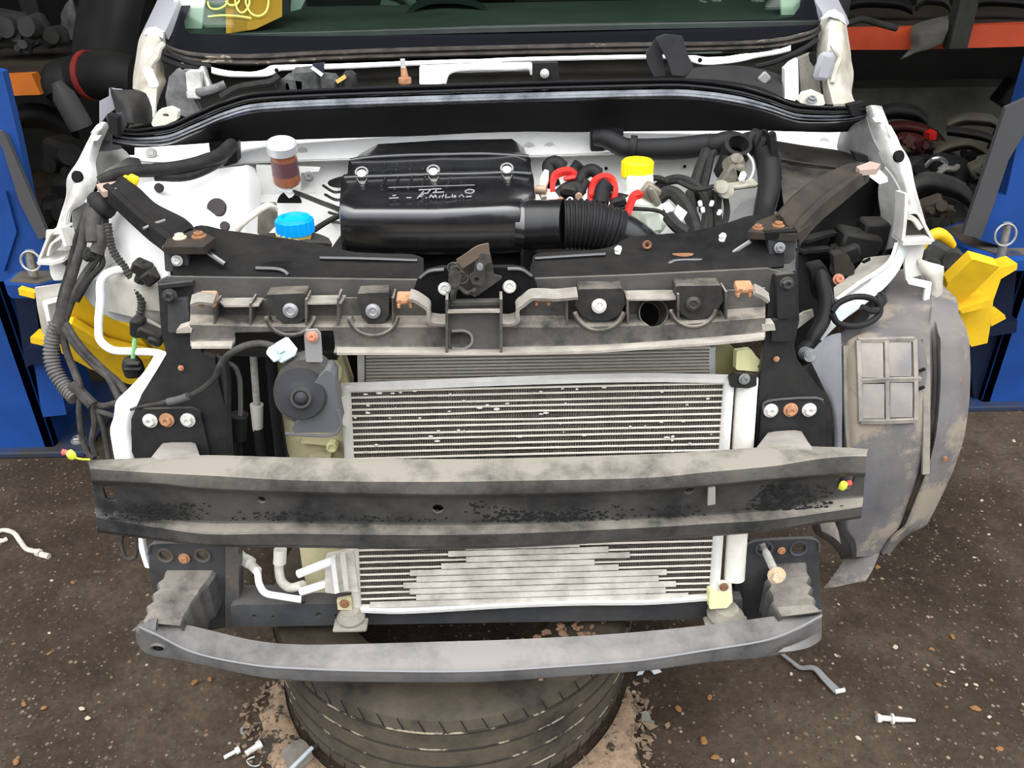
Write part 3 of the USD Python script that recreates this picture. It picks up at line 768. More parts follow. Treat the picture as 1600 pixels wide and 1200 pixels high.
part(COND, 'rust_lug', plate([(1122, 912), (1143, 910), (1144, 930), (1124, 931)], offS(SC, -.015), .012), mat('lug_cream', (.60, .57, .50), .6, spots=((.4, .2, .1), 30, .55)))
part(COND, 'lug_bolt', bolt(at(1131, 917, offS(SC, -.018)), (0, -1, .2), .008), rust)
part(COND, 'rust_lug', plate([(526, 938), (548, 934), (550, 953), (528, 953)], offS(SC, -.015), .01), cream)
part(COND, 'lug_bolt', bolt(at(538, 943, offS(SC, -.02)), (0, -1, .2), .0085), rust)
# fins bent flat over the middle of the lower part
def blob(cx, cy, rx, ry, n, seed, squash=1):
    r = random.Random(seed)
    return [(cx + rx * (1 + r.uniform(-.22, .22)) * math.cos(a), cy + ry * (1 + r.uniform(-.22, .22)) * math.sin(a)) for a in np.linspace(0, 2 * math.pi, n, endpoint=False)]
bent = []
r_ = random.Random(5)
for k in range(23, 36):
    f = k / (NT - 1)
    pl, pr = TL + (BL - TL) * f, TR + (BR - TR) * f
    dep = (k - 23) / 12
    u0 = .40 - .36 * dep ** 1.3 + r_.uniform(-.10, .09); u1 = .55 + .36 * dep ** 1.1 + r_.uniform(-.10, .09)
    if k < 26: u0, u1 = .30 + r_.uniform(-.08, .1), .66 + r_.uniform(-.1, .06)
    u1 = min(u1, .985); u0 = max(u0, .015)
    h = 3.9
    q = [(pl + (pr - pl) * u + (0, r_.uniform(-.3, .3))) for u in np.linspace(u0, u1, 14)]
    up = [(x[0], x[1] - h) for x in q]; dn = [(x[0], x[1] + h) for x in q][::-1]
    bent.append(plate(up + dn, offS(SC, -.0035), .003))
part(COND, 'bent_fins', bent, mat('bent_fin', (.58, .555, .50), .55, noise=(.42, .39, .34), scale=18, bump=.5, bscale=120), label='pale fins crushed flat', kind='stuff')
fin = []
for k in range(0, NT - 1):
    f = (k + .5) / (NT - 1)
    pl, pr = TL + (BL - TL) * f, TR + (BR - TR) * f
    for u in np.linspace(.003, .997, 150):
        if r_.random() < .04: continue
        c = at(*(pl + (pr - pl) * u), offS(SC, .0012))
        w = .0007; h = .0034
        tl = r_.uniform(-.9, .9) * .001
        V = np.array([c + (-w + tl, 0, h), c + (w + tl, 0, h), c + (w - tl, 0, -h), c + (-w - tl, 0, -h)])
        fin.append((np.vstack([V, V + (0, .004, 0)]), np.array([[0, 2, 1], [0, 3, 2], [0, 4, 7], [0, 7, 3], [1, 2, 6], [1, 6, 5]])))
part(COND, 'cooling_fins', fin, mat('fin_mid', (.24, .20, .165), .6, noise=(.10, .082, .066), scale=16), kind='stuff', smooth=False)
chips = []
for _ in range(70):
    u, f = r_.random(), r_.random() ** 1.2 * .34
    p = TL + (TR - TL) * u + (BL - TL) * f
    c = at(*p, offS(SC, -.004)); s = r_.uniform(.0012, .0032)
    m = trimesh.creation.icosphere(0, s); m.vertices = m.vertices * (r_.uniform(.8, 2), .5, r_.uniform(.5, 1)) + c
    chips.append(m)
part(COND, 'bent_fin_flecks', chips, mat('fleck', (.62, .60, .55), .5), kind='stuff', smooth=False)

# ---- radiator behind
RADS = offS(SC, .05)
RAD = part(CAR, 'radiator', plate([(560, 536), (1118, 530), (1112, 700), (560, 700)], offS(RADS, .006), .02), rad_fin, label='radiator with dark fins and cream plastic tanks')
for k in range(14):
    y = 548 + k * 5.2
    part(RAD, 'cooling_tube', strip(pts([(572, y + 4), (840, y), (1110, y - 5)], RADS), .0021, .006, seg=5), mat('rad_tube', (.50, .47, .40), .5, metal=.2))
part(RAD, 'side_bar', plate([(558, 556), (569, 556), (570, 640), (560, 640)], offS(RADS, -.002), .02), alu)
part(RAD, 'side_bar', plate([(1108, 544), (1119, 543), (1118, 610), (1108, 610)], offS(RADS, -.002), .02), mat('bar_grey', (.45, .46, .45), .4, metal=.2))
part(RAD, 'end_tank', plate([(1119, 545), (1150, 544), (1150, 584), (1119, 590)], offS(RADS, -.004), .04, rnd=.004), mat('olive_plastic', (.25, .22, .085), .5))
part(RAD, 'tank_bracket', plate([(1151, 549), (1174, 546), (1181, 556), (1193, 568), (1192, 578), (1186, 581), (1150, 578)], offS(RADS, -.03), .02, holes=[(1187, 573, 3)], rnd=.003), cream_pale, label='pale yellow bracket')
part(RAD, 'end_tank', plate([(419, 553), (530, 553), (545, 600), (553, 712), (556, 860), (561, 935), (548, 952), (497, 950), (484, 938), (472, 885), (452, 735)], offS(RADS, -.005), .05, rnd=.004), cream, label='cream plastic radiator tank')
EDT = RAD
part(RAD, 'tank_rib', strip(pts([(472, 687), (500, 689), (520, 692)], offS(RADS, -.012)), .003, .02, seg=6), cream)
part(RAD, 'tank_rib', strip(pts([(484, 711), (500, 709), (518, 710)], offS(RADS, -.012)), .004, .02, seg=6), cream)
part(RAD, 'tank_boss', lathe([(0, 0), (.010, 0), (.010, .016), (.007, .018), (.005, .014), (0, .014)], at(521, 694, offS(RADS, -.008)), (0, -1, .2), 8), cream_pale)
part(RAD, 'tank_clip', plate([(506, 568), (522, 566), (531, 580), (530, 596), (508, 590)], offS(RADS, -.03), .02, rnd=.002), cream_pale)
part(RAD, 'drain_foot', plate([(1109, 922), (1122, 928), (1144, 926), (1145, 940), (1136, 950), (1108, 952)], offS(SC, -.02), .03, rnd=.004), cream_pale, label='pale yellow foot')
part(RAD, 'tank_strip', plate([(414, 556), (421, 556), (444, 712), (452, 735), (432, 735)], offS(RADS, -.03), .03), black_plastic)

# ---- horn
HS = 1.105
HORN = part(CAR, 'horn', plate(blob(475, 612, 47, 50, 40, 0)[:0] or [(475 + 48 * math.cos(a), 612 + 50 * math.sin(a)) for a in np.linspace(0, 2 * math.pi, 40, endpoint=False)], HS + .012, .030), mat('horn_grey', (.11, .105, .10), .5, noise=(.16, .15, .135), scale=30), label='dark grey snail horn')
c = at(468, 615, HS)
K = pxm(468, 615, HS)
part(HORN, 'diaphragm_cover', lathe([(0, -.004), (14 * K, -.004), (18 * K, -.001), (24 * K, .001), (38 * K, .003), (41 * K, .010), (0, .012)], at(468, 618, HS - .012), (0, 1, -.35), 40), mat('horn_black', (.055, .056, .062), .45, bump=.1))
part(HORN, 'diaphragm_boss', lathe([(0, -.010), (6 * K, -.009), (9.5 * K, -.005), (10 * K, .0), (0, .001)], at(471, 621, HS - .016), (0, 1, -.35), 24), mat('horn_black', (.022, .022, .025), .45))
part(HORN, 'ring', lathe([(12 * K, -.006), (16 * K, -.006), (17 * K, 0), (11 * K, 0)], at(471, 621, HS - .014), (0, 1, -.35), 28), mat('horn_grey2', (.085, .085, .09), .5))
part(HORN, 'trumpet', plate([(484, 606), (512, 575), (523, 590), (524, 620), (533, 664), (524, 676), (446, 676), (462, 664), (478, 652), (489, 630)], HS - .004, .035, rnd=.006), mat('horn_plastic', (.16, .165, .175), .5, bump=.15))
part(HORN, 'trumpet_lip', tube(pts([(446, 677, HS - .006), (480, 680, HS - .008), (520, 679, HS - .006), (532, 668, HS - .004), (528, 640, HS - .003)]), .0028, 8), mat('horn_plastic', (.095, .10, .11), .5))
part(HORN, 'bracket', plate([(475, 524), (478, 516), (495, 515), (501, 522), (504, 566), (478, 566)], HS + .01, .004, rnd=.003), mat('bracket_grey', (.36, .36, .355), .45, metal=.3), label='grey horn bracket')
part(HORN, 'bracket_bolt', bolt(at(488, 526, HS + .008), (0, -1, .3), .0088), mat('rust_red', (.48, .19, .12), .7))
cn = at(444, 547, HS + .02)
R_ = Ry(math.radians(-30))
CONN = part(CAR, 'connector', [obox(cn, (.030, .022, .028), R_, .003), obox(cn + R_ @ np.array([-.013, -.004, .004]), (.018, .018, .022), R_, .003), obox(cn + R_ @ np.array([.002, -.012, .01]), (.012, .006, .016), R_, .002)], conn_blue, label='pale blue wiring plug')
part(CONN, 'cable', tube(pts([(432, 542, 1.13), (412, 537, 1.135), (392, 538, 1.13), (370, 546, 1.12), (350, 562, 1.12), (334, 592, 1.13), (318, 606, 1.15), (301, 616, 1.165), (280, 624, 1.17), (255, 629, 1.17), (222, 635, 1.18), (205, 640, 1.21)]), [.0052, .0052, .0056, .0056, .005, .0048, .0046, .0044, .0055, .003, .0026, .0026], 10), cable_grey, label='grey cable')
part(CONN, 'tape', tube(pts([(294, 619, 1.163), (280, 624, 1.167), (262, 628, 1.167)]), .0062, 10), mat('tape_grey', (.13, .13, .13), .6))

# ---- pipes behind the left leg
PIPES = part(CAR, 'coolant_pipe', tube(pts([(352, 566, 1.22), (366, 572, 1.22), (374, 590, 1.22), (376, 620, 1.22), (376, 652, 1.22)]), .0042, 10), mat('pipe_steel', (.30, .29, .27), .4, metal=.5), label='thin steel pipe')
part(PIPES, 'hose_sleeve', tube(pts([(374, 648, 1.22), (374, 664, 1.22), (374, 684, 1.22)]), .0155, 16, sm=False), black_plastic)
part(PIPES, 'hose_end', tube(pts([(374, 680, 1.22), (375, 720, 1.22)]), .008, 12, sm=False), rubber)
AC = part(CAR, 'refrigerant_hose', tube(pts([(396, 556, 1.21), (399, 600, 1.21), (402, 640, 1.21)]), .0062, 12), mat('hose_dusty', (.42, .40, .36), .55, noise=(.28, .26, .23), scale=60), label='dusty refrigerant hose')
part(AC, 'ferrule', tube(pts([(401, 632, 1.21), (403, 672, 1.21)]), .010, 14, sm=False, rib=(.009, .0012)), mat('ferrule', (.50, .47, .42), .5, metal=.2))
part(AC, 'hose_end', tube(pts([(403, 668, 1.21), (407, 700, 1.21), (414, 730, 1.21)]), .0092, 12), rubber)
part(CAR, 'support_tube', tube(pts([(424, 556, 1.2), (430, 640, 1.19), (442, 730, 1.18)]), .009, 10), black_steel)

# ---- refrigerant pipes lower left
a1 = part(CAR, 'refrigerant_pipe', tube(pts([(372, 866, 1.17), (390, 880, 1.15), (402, 894, 1.12), (405, 912, 1.1), (414, 926, 1.095), (440, 932, 1.09), (472, 937, 1.085)]), .0062, 12), white_clean, label='white bent refrigerant pipe')
part(a1, 'pipe_union', [tube(pts([(371, 864, 1.17), (384, 876, 1.155)]), .0098, 10, sm=False), tube(pts([(384, 876, 1.155), (392, 880, 1.147)]), .0125, 6, sm=False), tube(pts([(392, 882, 1.147), (402, 892, 1.125)]), .0085, 12, sm=False)], mat('union_alu', (.70, .68, .62), .4, metal=.2))
part(a1, 'open_end', cyl(at(471, 937, 1.085), (1, .1, -.1), .0066, .006), black_plastic)
a2 = part(CAR, 'refrigerant_pipe', tube(pts([(438, 862, 1.15), (436, 890, 1.14), (440, 908, 1.13), (452, 918, 1.12), (474, 914, 1.11)]), .0085, 12), mat('pipe_cream', (.66, .63, .56), .45, noise=(.5, .46, .4), scale=30), label='cream bent refrigerant pipe')
part(a2, 'ferrule', tube(pts([(438, 858, 1.15), (437, 880, 1.142)]), .0108, 14, sm=False, rib=(.008, .001)), mat('union_alu', (.70, .68, .62), .4, metal=.2))
for (A, B) in (((466, 897), (520, 876)), ((470, 925), (512, 911))):
    q = part(COND, 'stub_pipe', tube(pts([(A[0], A[1], 1.10), (B[0], B[1], 1.10)]), .0075, 12, sm=False), white_clean, label='white cut pipe stub')
part(COND, 'pipe_block', plate([(508, 872), (530, 868), (545, 860), (552, 862), (560, 925), (540, 924), (524, 928), (508, 926)], offS(SC, -.015), .02, rnd=.002), mat('block_alu', (.60, .57, .52), .5, metal=.2, noise=(.45, .42, .37), scale=40))
part(COND, 'pipe_block_rib', plate([(516, 874), (523, 872), (530, 926), (523, 928)], offS(SC, -.025), .012), alu_clean)
part(COND, 'pipe_block_rib', plate([(531, 868), (539, 866), (545, 922), (538, 924)], offS(SC, -.025), .012), alu)
# ------------------------------------------------------------------ grille support panel (dusty plastic)
gx_ = [297, 330, 364, 420, 476, 527, 600, 697, 783, 900, 1000, 1056, 1120, 1196]
g_bot = np.array([541, 540, 540, 542, 546, 551, 551, 551, 551, 549, 544, 541, 536, 527], float)
g_fl = g_bot - 9
g_lo = np.array([505, 506, 507, 508, 508, 508, 508, 508, 508, 508, 506, 504, 500, 494], float)
g_lb = g_lo - 12
g_top = np.array([476, 473, 470, 468, 467, 466, 465, 465, 465, 462, 460, 458, 455, 450], float)
GY = [1.135, 1.15, 1.153, 1.185, 1.188]
gl2, GY2 = creased(np.array([g_bot, g_fl, g_lo, g_lb, g_top]), GY, .10)
panel = sweep_lines(gx_, gl2, GY2, None, None, nv=90, t=.0035)
c = at(1021, 490, 1.18); hole = trimesh.creation.cylinder(22 * pxm(1021, 490, 1.18), .5, sections=28); hole.apply_transform(trimesh.geometry.align_vectors([0, 0, 1], [0, 1, -.55])); hole.apply_translation(c)
a, b = at(366, 522, 1.15), at(526, 560, 1.15)
cut2 = cbox((a[0], 1.0, b[2] - .02), (b[0], 1.3, at(430, 519, 1.15)[2]), .002)
GP = part(CAR, 'grille_panel', sub(panel, hole, cut2), dusty_plastic, label='dusty plastic grille support panel', smooth=30)
part(GP, 'hole_duct', lathe([(.021, 0), (.0235, -.002), (.024, .003), (.0225, .06), (.021, .06)], at(1021, 489, 1.172), (0, 1, -.55), 28), dusty_plastic)
part(GP, 'duct_back', cyl(at(1021, 489, 1.172) + np.array([0, .055, -.03]), (0, 1, -.55), .0225, .004), mat('hole_black', (.004, .004, .004), .9))
for (x0, x1, y0, y1, x2, x3) in ((335, 412, 466, 477, 350, 404), (480, 541, 462, 473, 478, 533), (978, 1057, 454, 467, 981, 1056), (905, 870, 458, 466, 872, 900)):
    part(GP, 'ledge', loft([pts([(x0, y0), ((x0 + x1) / 2, y0 - 1), (x1, y0 - 1)], 1.195), pts([(x2, y1), ((x2 + x3) / 2, y1), (x3, y1 - 1)], 1.155)], .003, 3, 5), mat('dusty_ledge', (.36, .33, .285), .7, noise=(.24, .215, .18), scale=22))
for px, y0, y1 in ((335, 476, 506), (391, 474, 508), (478, 468, 508), (528, 466, 508), (614, 466, 508), (886, 464, 508), (981, 468, 506), (1060, 460, 503), (1135, 456, 498)):
    part(GP, 'rib', plate([(px - 1.5, y0), (px + 1.5, y0), (px + 1.5, y1), (px - 1.5, y1)], 1.152, .035), dusty_plastic)
def wells(px, py, r):
    a = np.linspace(math.radians(12), math.radians(168), 15)
    P1 = [at(px + r * math.cos(q), py + r * math.sin(q) * .9, 1.146) for q in a]
    P2 = [at(px + r * .80 * math.cos(q), py - 1 + r * .72 * math.sin(q), 1.172) for q in a]
    P0 = [at(px + r * 1.08 * math.cos(q), py + r * 1.02 * math.sin(q), 1.152) for q in a]
    return part(GP, 'well', loft([P0, P1, P2], .002), dusty_plastic, smooth=True)
for (px, py, o, m) in ((454, 485, [(413, 461), (478, 458), (480, 486), (474, 500), (462, 506), (446, 506), (434, 500), (424, 484)], bolt_grey),
                       (583, 486, [(557, 459), (607, 457), (608, 492), (600, 504), (588, 508), (576, 506), (565, 496)], bolt_grey),
                       (936, 478, [(904, 452), (973, 451), (978, 474), (966, 494), (950, 501), (924, 501), (908, 492), (898, 476)], bolt_white),
                       (1083, 475, [(1056, 447), (1127, 446), (1131, 470), (1116, 490), (1098, 499), (1078, 499), (1064, 490), (1057, 474)], None)):
    wells(px, py + 2, 40 if px != 1083 else 37)
    pd = part(GP, 'mount_pad', plate(o, 1.158, .03, rnd=.004), pad_plastic)
    part(pd, 'pad_bolt', lathe([(0, -.0035), (.0045, -.003), (.0062, -.0045), (.0085, -.004), (.0115, -.002), (.0118, .001), (0, .001)], at(px, py, 1.156), (0, 1, -.2), 24), m or pad_plastic, label=None if m is None else 'round pale bolt')
for (px, py) in ((324, 469), (633, 470), (848, 466), (1163, 453)):
    c = at(px, py, 1.148); k = pxm(px, py, 1.148)
    part(GP, 'spring_clip', [obox(c + (0, .006, .002), (26 * k, .022, 12 * k), Rx(.2), .002), obox(c + (-10 * k, 0, -7 * k), (5 * k, .012, 7 * k), ch=.001), obox(c + (9 * k, 0, -7 * k), (5 * k, .012, 7 * k), ch=.001), obox(c + (0, -.004, 1 * k), (10 * k, .006, 6 * k), ch=.001)],
         rust_light, label='orange rusty spring clip')
for (P) in (((700, 500), (686, 500), (672, 496), (669, 478), (660, 470), (648, 463), (640, 461)), ((784, 500), (797, 500), (808, 495), (809, 478), (818, 470), (830, 461), (842, 460), (868, 461), (902, 458)), ((1178, 452), (1190, 458), (1200, 466)), ((300, 470), (312, 466), (336, 468))):
    part(GP, 'dusty_bracket', strip(pts([(x, y, 1.142) for x, y in P]), .022, .0055, seg=len(P) * 5, side=(0, 1, .35)), mat('dusty_ledge', (.27, .25, .22), .7))
# centre box under the latch
CB = part(GP, 'centre_box', plate([(697, 476), (783, 474), (784, 549), (698, 551)], 1.14, .02, holes=[[(704, 521), (726, 519), (735, 524), (737, 531), (732, 540), (724, 543), (704, 541)]]), mat('centre_grey', (.12, .115, .11), .6, noise=(.17, .16, .145), scale=25))
part(CB, 'hole', plate([(700, 515), (740, 515), (740, 547), (700, 547)], 1.1595, .004), mat('hole_black', (.004, .004, .004), .9))
part(CB, 'hole_rim', tube(pts([(706, 544, 1.139), (724, 545, 1.139), (736, 538, 1.139), (738, 530, 1.139), (735, 522, 1.139), (726, 517, 1.139), (706, 517, 1.139)]), .0022, 8), mat('rim_grey', (.27, .26, .24), .6))
for px in (698, 783):
    part(CB, 'side_rib', plate([(px - 2.2, 468), (px + 2.2, 468), (px + 2.2, 552), (px - 2.2, 552)], 1.125, .03), dusty_plastic)
part(CB, 'top_bar', loft([pts([(699, 474), (740, 473), (781, 472)], 1.16), pts([(699, 486), (740, 485), (781, 485)], 1.125)], .004, 3, 5), mat('dusty_ledge', (.27, .25, .22), .7))
part(CB, 'inner_lip', strip(pts([(702, 478, 1.137), (780, 476, 1.137)]), .004, .01, sm=False), black_plastic)
part(GP, 'bottom_flange', loft([pts([(526, 541), (697, 541), (783, 541), (900, 539), (1000, 534), (1120, 525), (1194, 518)], 1.152), pts([(526, 551), (697, 551), (783, 551), (900, 549), (1000, 543), (1120, 535), (1194, 527)], 1.125)], .004, 3, 40), mat('dusty_flange', (.43, .395, .34), .7, noise=(.33, .30, .255), scale=22))
part(GP, 'bottom_flange', loft([pts([(298, 532), (330, 531), (364, 531)], 1.152), pts([(299, 541), (330, 541), (362, 541)], 1.125)], .004, 3, 6), mat('dusty_flange', (.31, .285, .25), .7))
part(GP, 'side_tab', plate([(1190, 507), (1210, 506), (1212, 516), (1192, 518)], 1.15, .02), mat('dusty_flange', (.31, .285, .25), .7))
part(GP, 'side_tab', plate([(276, 515), (292, 510), (300, 514), (299, 520), (275, 521)], 1.15, .02), mat('dusty_flange', (.31, .285, .25), .7))
part(CAR, 'inner_rail', strip(pts([(362, 530, 1.2), (430, 531, 1.2), (530, 536, 1.2)]), .03, .02, seg=8), mat('inner_dark', (.03, .027, .024), .6))
part(CAR, 'inner_rail', strip(pts([(362, 546, 1.19), (430, 549, 1.19), (528, 553, 1.19)]), .012, .02, seg=8), black_plastic)

# ------------------------------------------------------------------ upper crossmember (black steel) and latch
mid_grey = mat('mid_grey_steel', (.10, .097, .094), .5, noise=(.14, .135, .128), scale=18, bump=.2, bscale=150, dust=.3, flat=.12)
UC = part(CAR, 'front_panel', plate([(246, 440), (260, 433), (660, 438), (835, 436), (1000, 430), (1200, 420), (1230, 428), (1215, 462), (900, 470), (650, 472), (255, 480)], 1.2, .006, rnd=.003), mid_grey, label='dusty grey upper front panel')
kx = [270, 313, 350, 400, 450, 500, 535, 556, 600, 640, 662]
k0 = np.array([384, 352, 359, 366, 373, 382, 390, 394, 396, 397, 404], float)   # back edge
k1 = np.array([392, 384, 394, 400, 402, 403, 404, 405, 406, 406, 408], float)   # ridge
k3 = np.array([436, 436, 436, 436, 436, 437, 437, 438, 438, 438, 432], float)   # bottom
ul, uy = creased(np.array([k0, k1 - 3, k1, (k1 + k3) / 2 - 2, k3]), [1.32, 1.272, 1.262, 1.242, 1.212], .08)
UL = part(CAR, 'upper_crossmember', sweep_lines(kx, ul, uy, None, None, nv=60, t=.004), black_steel, label='black pressed steel upper crossmember', smooth=30)
kx = [832, 845, 880, 930, 955, 985, 1030, 1075, 1130, 1180, 1225]
k0 = np.array([402, 395, 393, 390, 385, 370, 366, 362, 350, 336, 345], float)
k1 = np.array([405, 403, 401, 398, 397, 394, 392, 390, 384, 376, 372], float)
k3 = np.array([428, 436, 434, 433, 432, 430, 427, 425, 423, 420, 416], float)
ul, uy = creased(np.array([k0, k1 - 3, k1, (k1 + k3) / 2 - 2, k3]), [1.32, 1.272, 1.262, 1.242, 1.212], .08)
UR = part(CAR, 'upper_crossmember', sweep_lines(kx, ul, uy, None, None, nv=60, t=.004), black_steel, label='black pressed steel upper crossmember', smooth=30)
worn = mat('worn_highlight', (.22, .22, .225), .35, metal=.4)
part(UL, 'pressed_rib', tube(pts([(500, 403, 1.258), (560, 404, 1.258), (652, 407, 1.258)]), .0028, 8), edge_gloss)
part(UL, 'fold', tube(pts([(318, 390, 1.25), (334, 401, 1.24), (352, 413, 1.23)]), .0045, 8), edge_gloss)
part(UL, 'fold', tube(pts([(400, 419, 1.232), (436, 421, 1.23), (446, 425, 1.226), (451, 430, 1.22)]), .0032, 8), edge_gloss)
part(UL, 'slot', loft([pts([(408, 412), (430, 408), (455, 408)], 1.238), pts([(408, 414), (430, 414), (455, 411)], 1.236)], .001, 3, 5), mat('hole_black', (.004, .004, .004), .9))
part(UR, 'pressed_rib', tube(pts([(836, 404, 1.258), (880, 401, 1.258), (946, 397, 1.258)]), .0028, 8), edge_gloss)
part(UR, 'fold', tube(pts([(1140, 399, 1.25), (1156, 388, 1.255), (1172, 378, 1.26)]), .0045, 8), edge_gloss)
part(UR, 'fold', tube(pts([(1030, 418, 1.235), (1040, 416, 1.235), (1052, 408, 1.24), (1070, 406, 1.242), (1096, 406, 1.242)]), .0032, 8), edge_gloss)
part(UR, 'slot', loft([pts([(1050, 396), (1068, 395), (1084, 396)], 1.244), pts([(1052, 398), (1068, 401), (1082, 399)], 1.242)], .001, 3, 5), rust)
for px, py in ((966, 391), (1129, 371)):
    c = at(px, py, 1.262); k = pxm(px, py, 1.262)
    part(UR, 'white_clip', [obox(c, (9 * k, .008, 14 * k), Ry(.2), .002), obox(c + (-3 * k, -.003, 3 * k), (7 * k, .008, 6 * k), Ry(.2), .002)], clear_white, label='small white clip')
part(UR, 'rust_grommet', lathe([(.003, 0), (.006, -.004), (.0075, -.002), (.0075, .003)], at(1011, 383, 1.27), (0, 1, -.5), 18), mat('rust_dark', (.30, .14, .07), .7))
# end brackets with rusty tops
EB = part(CAR, 'corner_bracket', plate([(254, 386), (318, 386), (336, 372), (322, 364), (300, 356), (262, 372)], ('z', at(290, 376, 1.26)[2] + .004), .012), dirt_rust, label='rust stained corner bracket')
part(EB, 'front_lip', tube(pts([(255, 387, 1.236), (288, 387, 1.236), (318, 387, 1.236)]), .004, 8), edge_gloss)
part(EB, 'front_face', plate([(256, 390), (292, 390), (296, 424), (258, 424)], 1.236, .02, rnd=.003), mat('leg_grey', (.075, .077, .083), .45))
part(EB, 'bolt', bolt(at(277, 407, 1.233), (0, -1, .2), .009), bolt_white)
part(EB, 'bolt', bolt(at(281, 372, ('z', at(290, 376, 1.26)[2] + .004)), (0, 0, 1), .0105), mat('bolt_cream2', (.6, .48, .33), .6))
part(EB, 'bolt', bolt(at(311, 370, ('z', at(290, 376, 1.26)[2] + .004)), (0, 0, 1), .0115), rust)
EB2 = part(CAR, 'corner_bracket', plate([(1168, 362), (1242, 366), (1252, 362), (1284, 334), (1262, 322), (1228, 318), (1212, 334), (1182, 346)], ('z', at(1222, 345, 1.3)[2] + .002), .012), dirt_rust, label='rust stained corner bracket')
part(EB2, 'front_lip', plate([(1196, 364), (1246, 361), (1246, 372), (1198, 374)], 1.235, .012), black_steel)
part(EB2, 'front_face', plate([(1200, 372), (1245, 370), (1242, 402), (1234, 412), (1204, 414)], 1.238, .02, rnd=.003), mat('leg_grey', (.075, .077, .083), .45))
part(EB2, 'bolt', bolt(at(1218, 387, 1.235), (0, -1, .2), .009), bolt_grey)
for (px, py, r) in ((1184, 357, .009), (1216, 353, .010), (1240, 329, .010)):
    part(EB2, 'bolt', bolt(at(px, py, ('z', at(1222, 345, 1.3)[2] + .002)), (0, 0, 1), r), rust)
# diagonal struts to the wings: folded black channel
def strut(top, bot, Ya, Yb, Yc=None, lab=''):
    """top, bot edges (pixel lists from the wing to the front), leaning from Ya to Yb"""
    n = len(top)
    R = []
    for f, dz in ((0, 0), (.12, .016), (.30, .016), (.40, .004), (.60, .004), (.70, .016), (.88, .016), (1, -.03)):
        row = []
        for i in range(n):
            u = i / (n - 1); Y = Ya + (Yb - Ya) * u
            px = top[i][0] + (bot[i][0] - top[i][0]) * f; py = top[i][1] + (bot[i][1] - top[i][1]) * f
            p = at(px, py, Y - .05 * f) 
            p = p + np.array([0, 0, dz * .45])
            row.append(p)
        R.append(row)
    return loft(R, .004, None, 24)
ST1 = part(CAR, 'wing_strut', strut([(196, 278), (214, 291), (244, 318), (290, 342), (304, 360)], [(158, 298), (178, 316), (206, 342), (236, 368), (256, 384)], 1.50, 1.30), black_steel, label='black diagonal strut from wing to front panel')
part(ST1, 'strut_bolt', bolt(at(219, 325, 1.40), (0, -.6, 1), .010), black_steel)
part(ST1, 'scratch_rib', tube(pts([(224, 357, 1.315), (240, 350, 1.33), (258, 344, 1.345)]), .0025, 8), mat('dusty_ledge', (.27, .25, .22), .7))
part(ST1, 'wing_joint', plate([(150, 288), (176, 280), (198, 282), (180, 296), (160, 300)], ('z', at(175, 290, 1.5)[2] + .01), .01), mat('joint_rust', (.42, .30, .25), .7))
ST2 = part(CAR, 'wing_strut', strut([(1212, 338), (1236, 308), (1274, 280), (1312, 262), (1340, 260)], [(1252, 372), (1278, 340), (1318, 306), (1344, 284), (1360, 272)], 1.29, 1.52), dirt_rust, label='dirty black diagonal strut from wing to front panel')
part(ST2, 'wing_joint', plate([(1338, 260), (1360, 252), (1376, 256), (1370, 264), (1344, 266)], ('z', at(1352, 262, 1.52)[2] + .02), .01), mat('joint_rust', (.42, .30, .25), .7))
# bonnet latch
LT = part(CAR, 'bonnet_latch', plate([(646, 455), (652, 438), (668, 424), (690, 419), (800, 418), (818, 421), (834, 434), (840, 450), (830, 462), (810, 470), (809, 494), (780, 496), (700, 500), (673, 498), (670, 470), (656, 464)], 1.165, .012, rnd=.004), black_steel, label='bonnet latch on a black plate')
for px, py in ((695, 451), (796, 448)):
    part(LT, 'bolt', lathe([(0, -.004), (.0045, -.003), (.0062, -.005), (.0088, -.0045), (.0105, -.001), (0, .002)], at(px, py, 1.163), (0, 1, -.2), 24), bolt_white)
part(LT, 'lip', tube(pts([(656, 434, 1.163), (670, 424, 1.163), (694, 421, 1.163)]), .0028, 8), edge_gloss)
part(LT, 'lip', tube(pts([(793, 420, 1.163), (815, 421, 1.163), (831, 431, 1.163)]), .0028, 8), edge_gloss)
part(LT, 'base_plate', plate([(702, 470), (708, 446), (700, 430), (706, 412), (722, 410), (736, 400), (748, 392), (764, 390), (768, 406), (772, 430), (786, 434), (752, 458), (742, 464), (728, 458), (716, 450), (711, 470)], 1.152, .006, rnd=.0015), latch_metal)
part(LT, 'catch', plate([(733, 432), (740, 426), (744, 404), (752, 396), (766, 398), (768, 410), (758, 414), (758, 436), (752, 446), (738, 444)], 1.138, .006, holes=[(745, 437, 4.5)], rnd=.0015), latch_metal)
part(LT, 'release_lever', strip(pts([(718, 412, 1.14), (734, 402, 1.137), (748, 392, 1.14), (764, 388, 1.145)]), .016, .004, seg=12), mat('lever_rust', (.17, .125, .09), .6))
part(LT, 'spring', tube(np.array([at(706, 418, 1.135) + .008 * np.array([math.cos(a), .0, math.sin(a)]) + np.array([a * .0006, .002 * math.sin(a * .5), -a * .0007]) for a in np.linspace(0, 26, 90)]), .0012, 6, sm=False), latch_metal)
part(LT, 'pawl', plate([(702, 424), (712, 420), (722, 430), (718, 446), (708, 452), (700, 440)], 1.132, .007, rnd=.002), latch_metal)
part(LT, 'pivot', cyl(at(722, 434, 1.136), (0, 1, 0), .006, .012), latch_metal)
part(LT, 'pivot', cyl(at(750, 418, 1.132), (0, 1, 0), .005, .012), bolt_grey)
part(LT, 'hook', tube(pts([(744, 452, 1.14), (730, 458, 1.138), (716, 448, 1.138), (708, 458, 1.14), (705, 470, 1.145)]), .0034, 8), latch_metal)

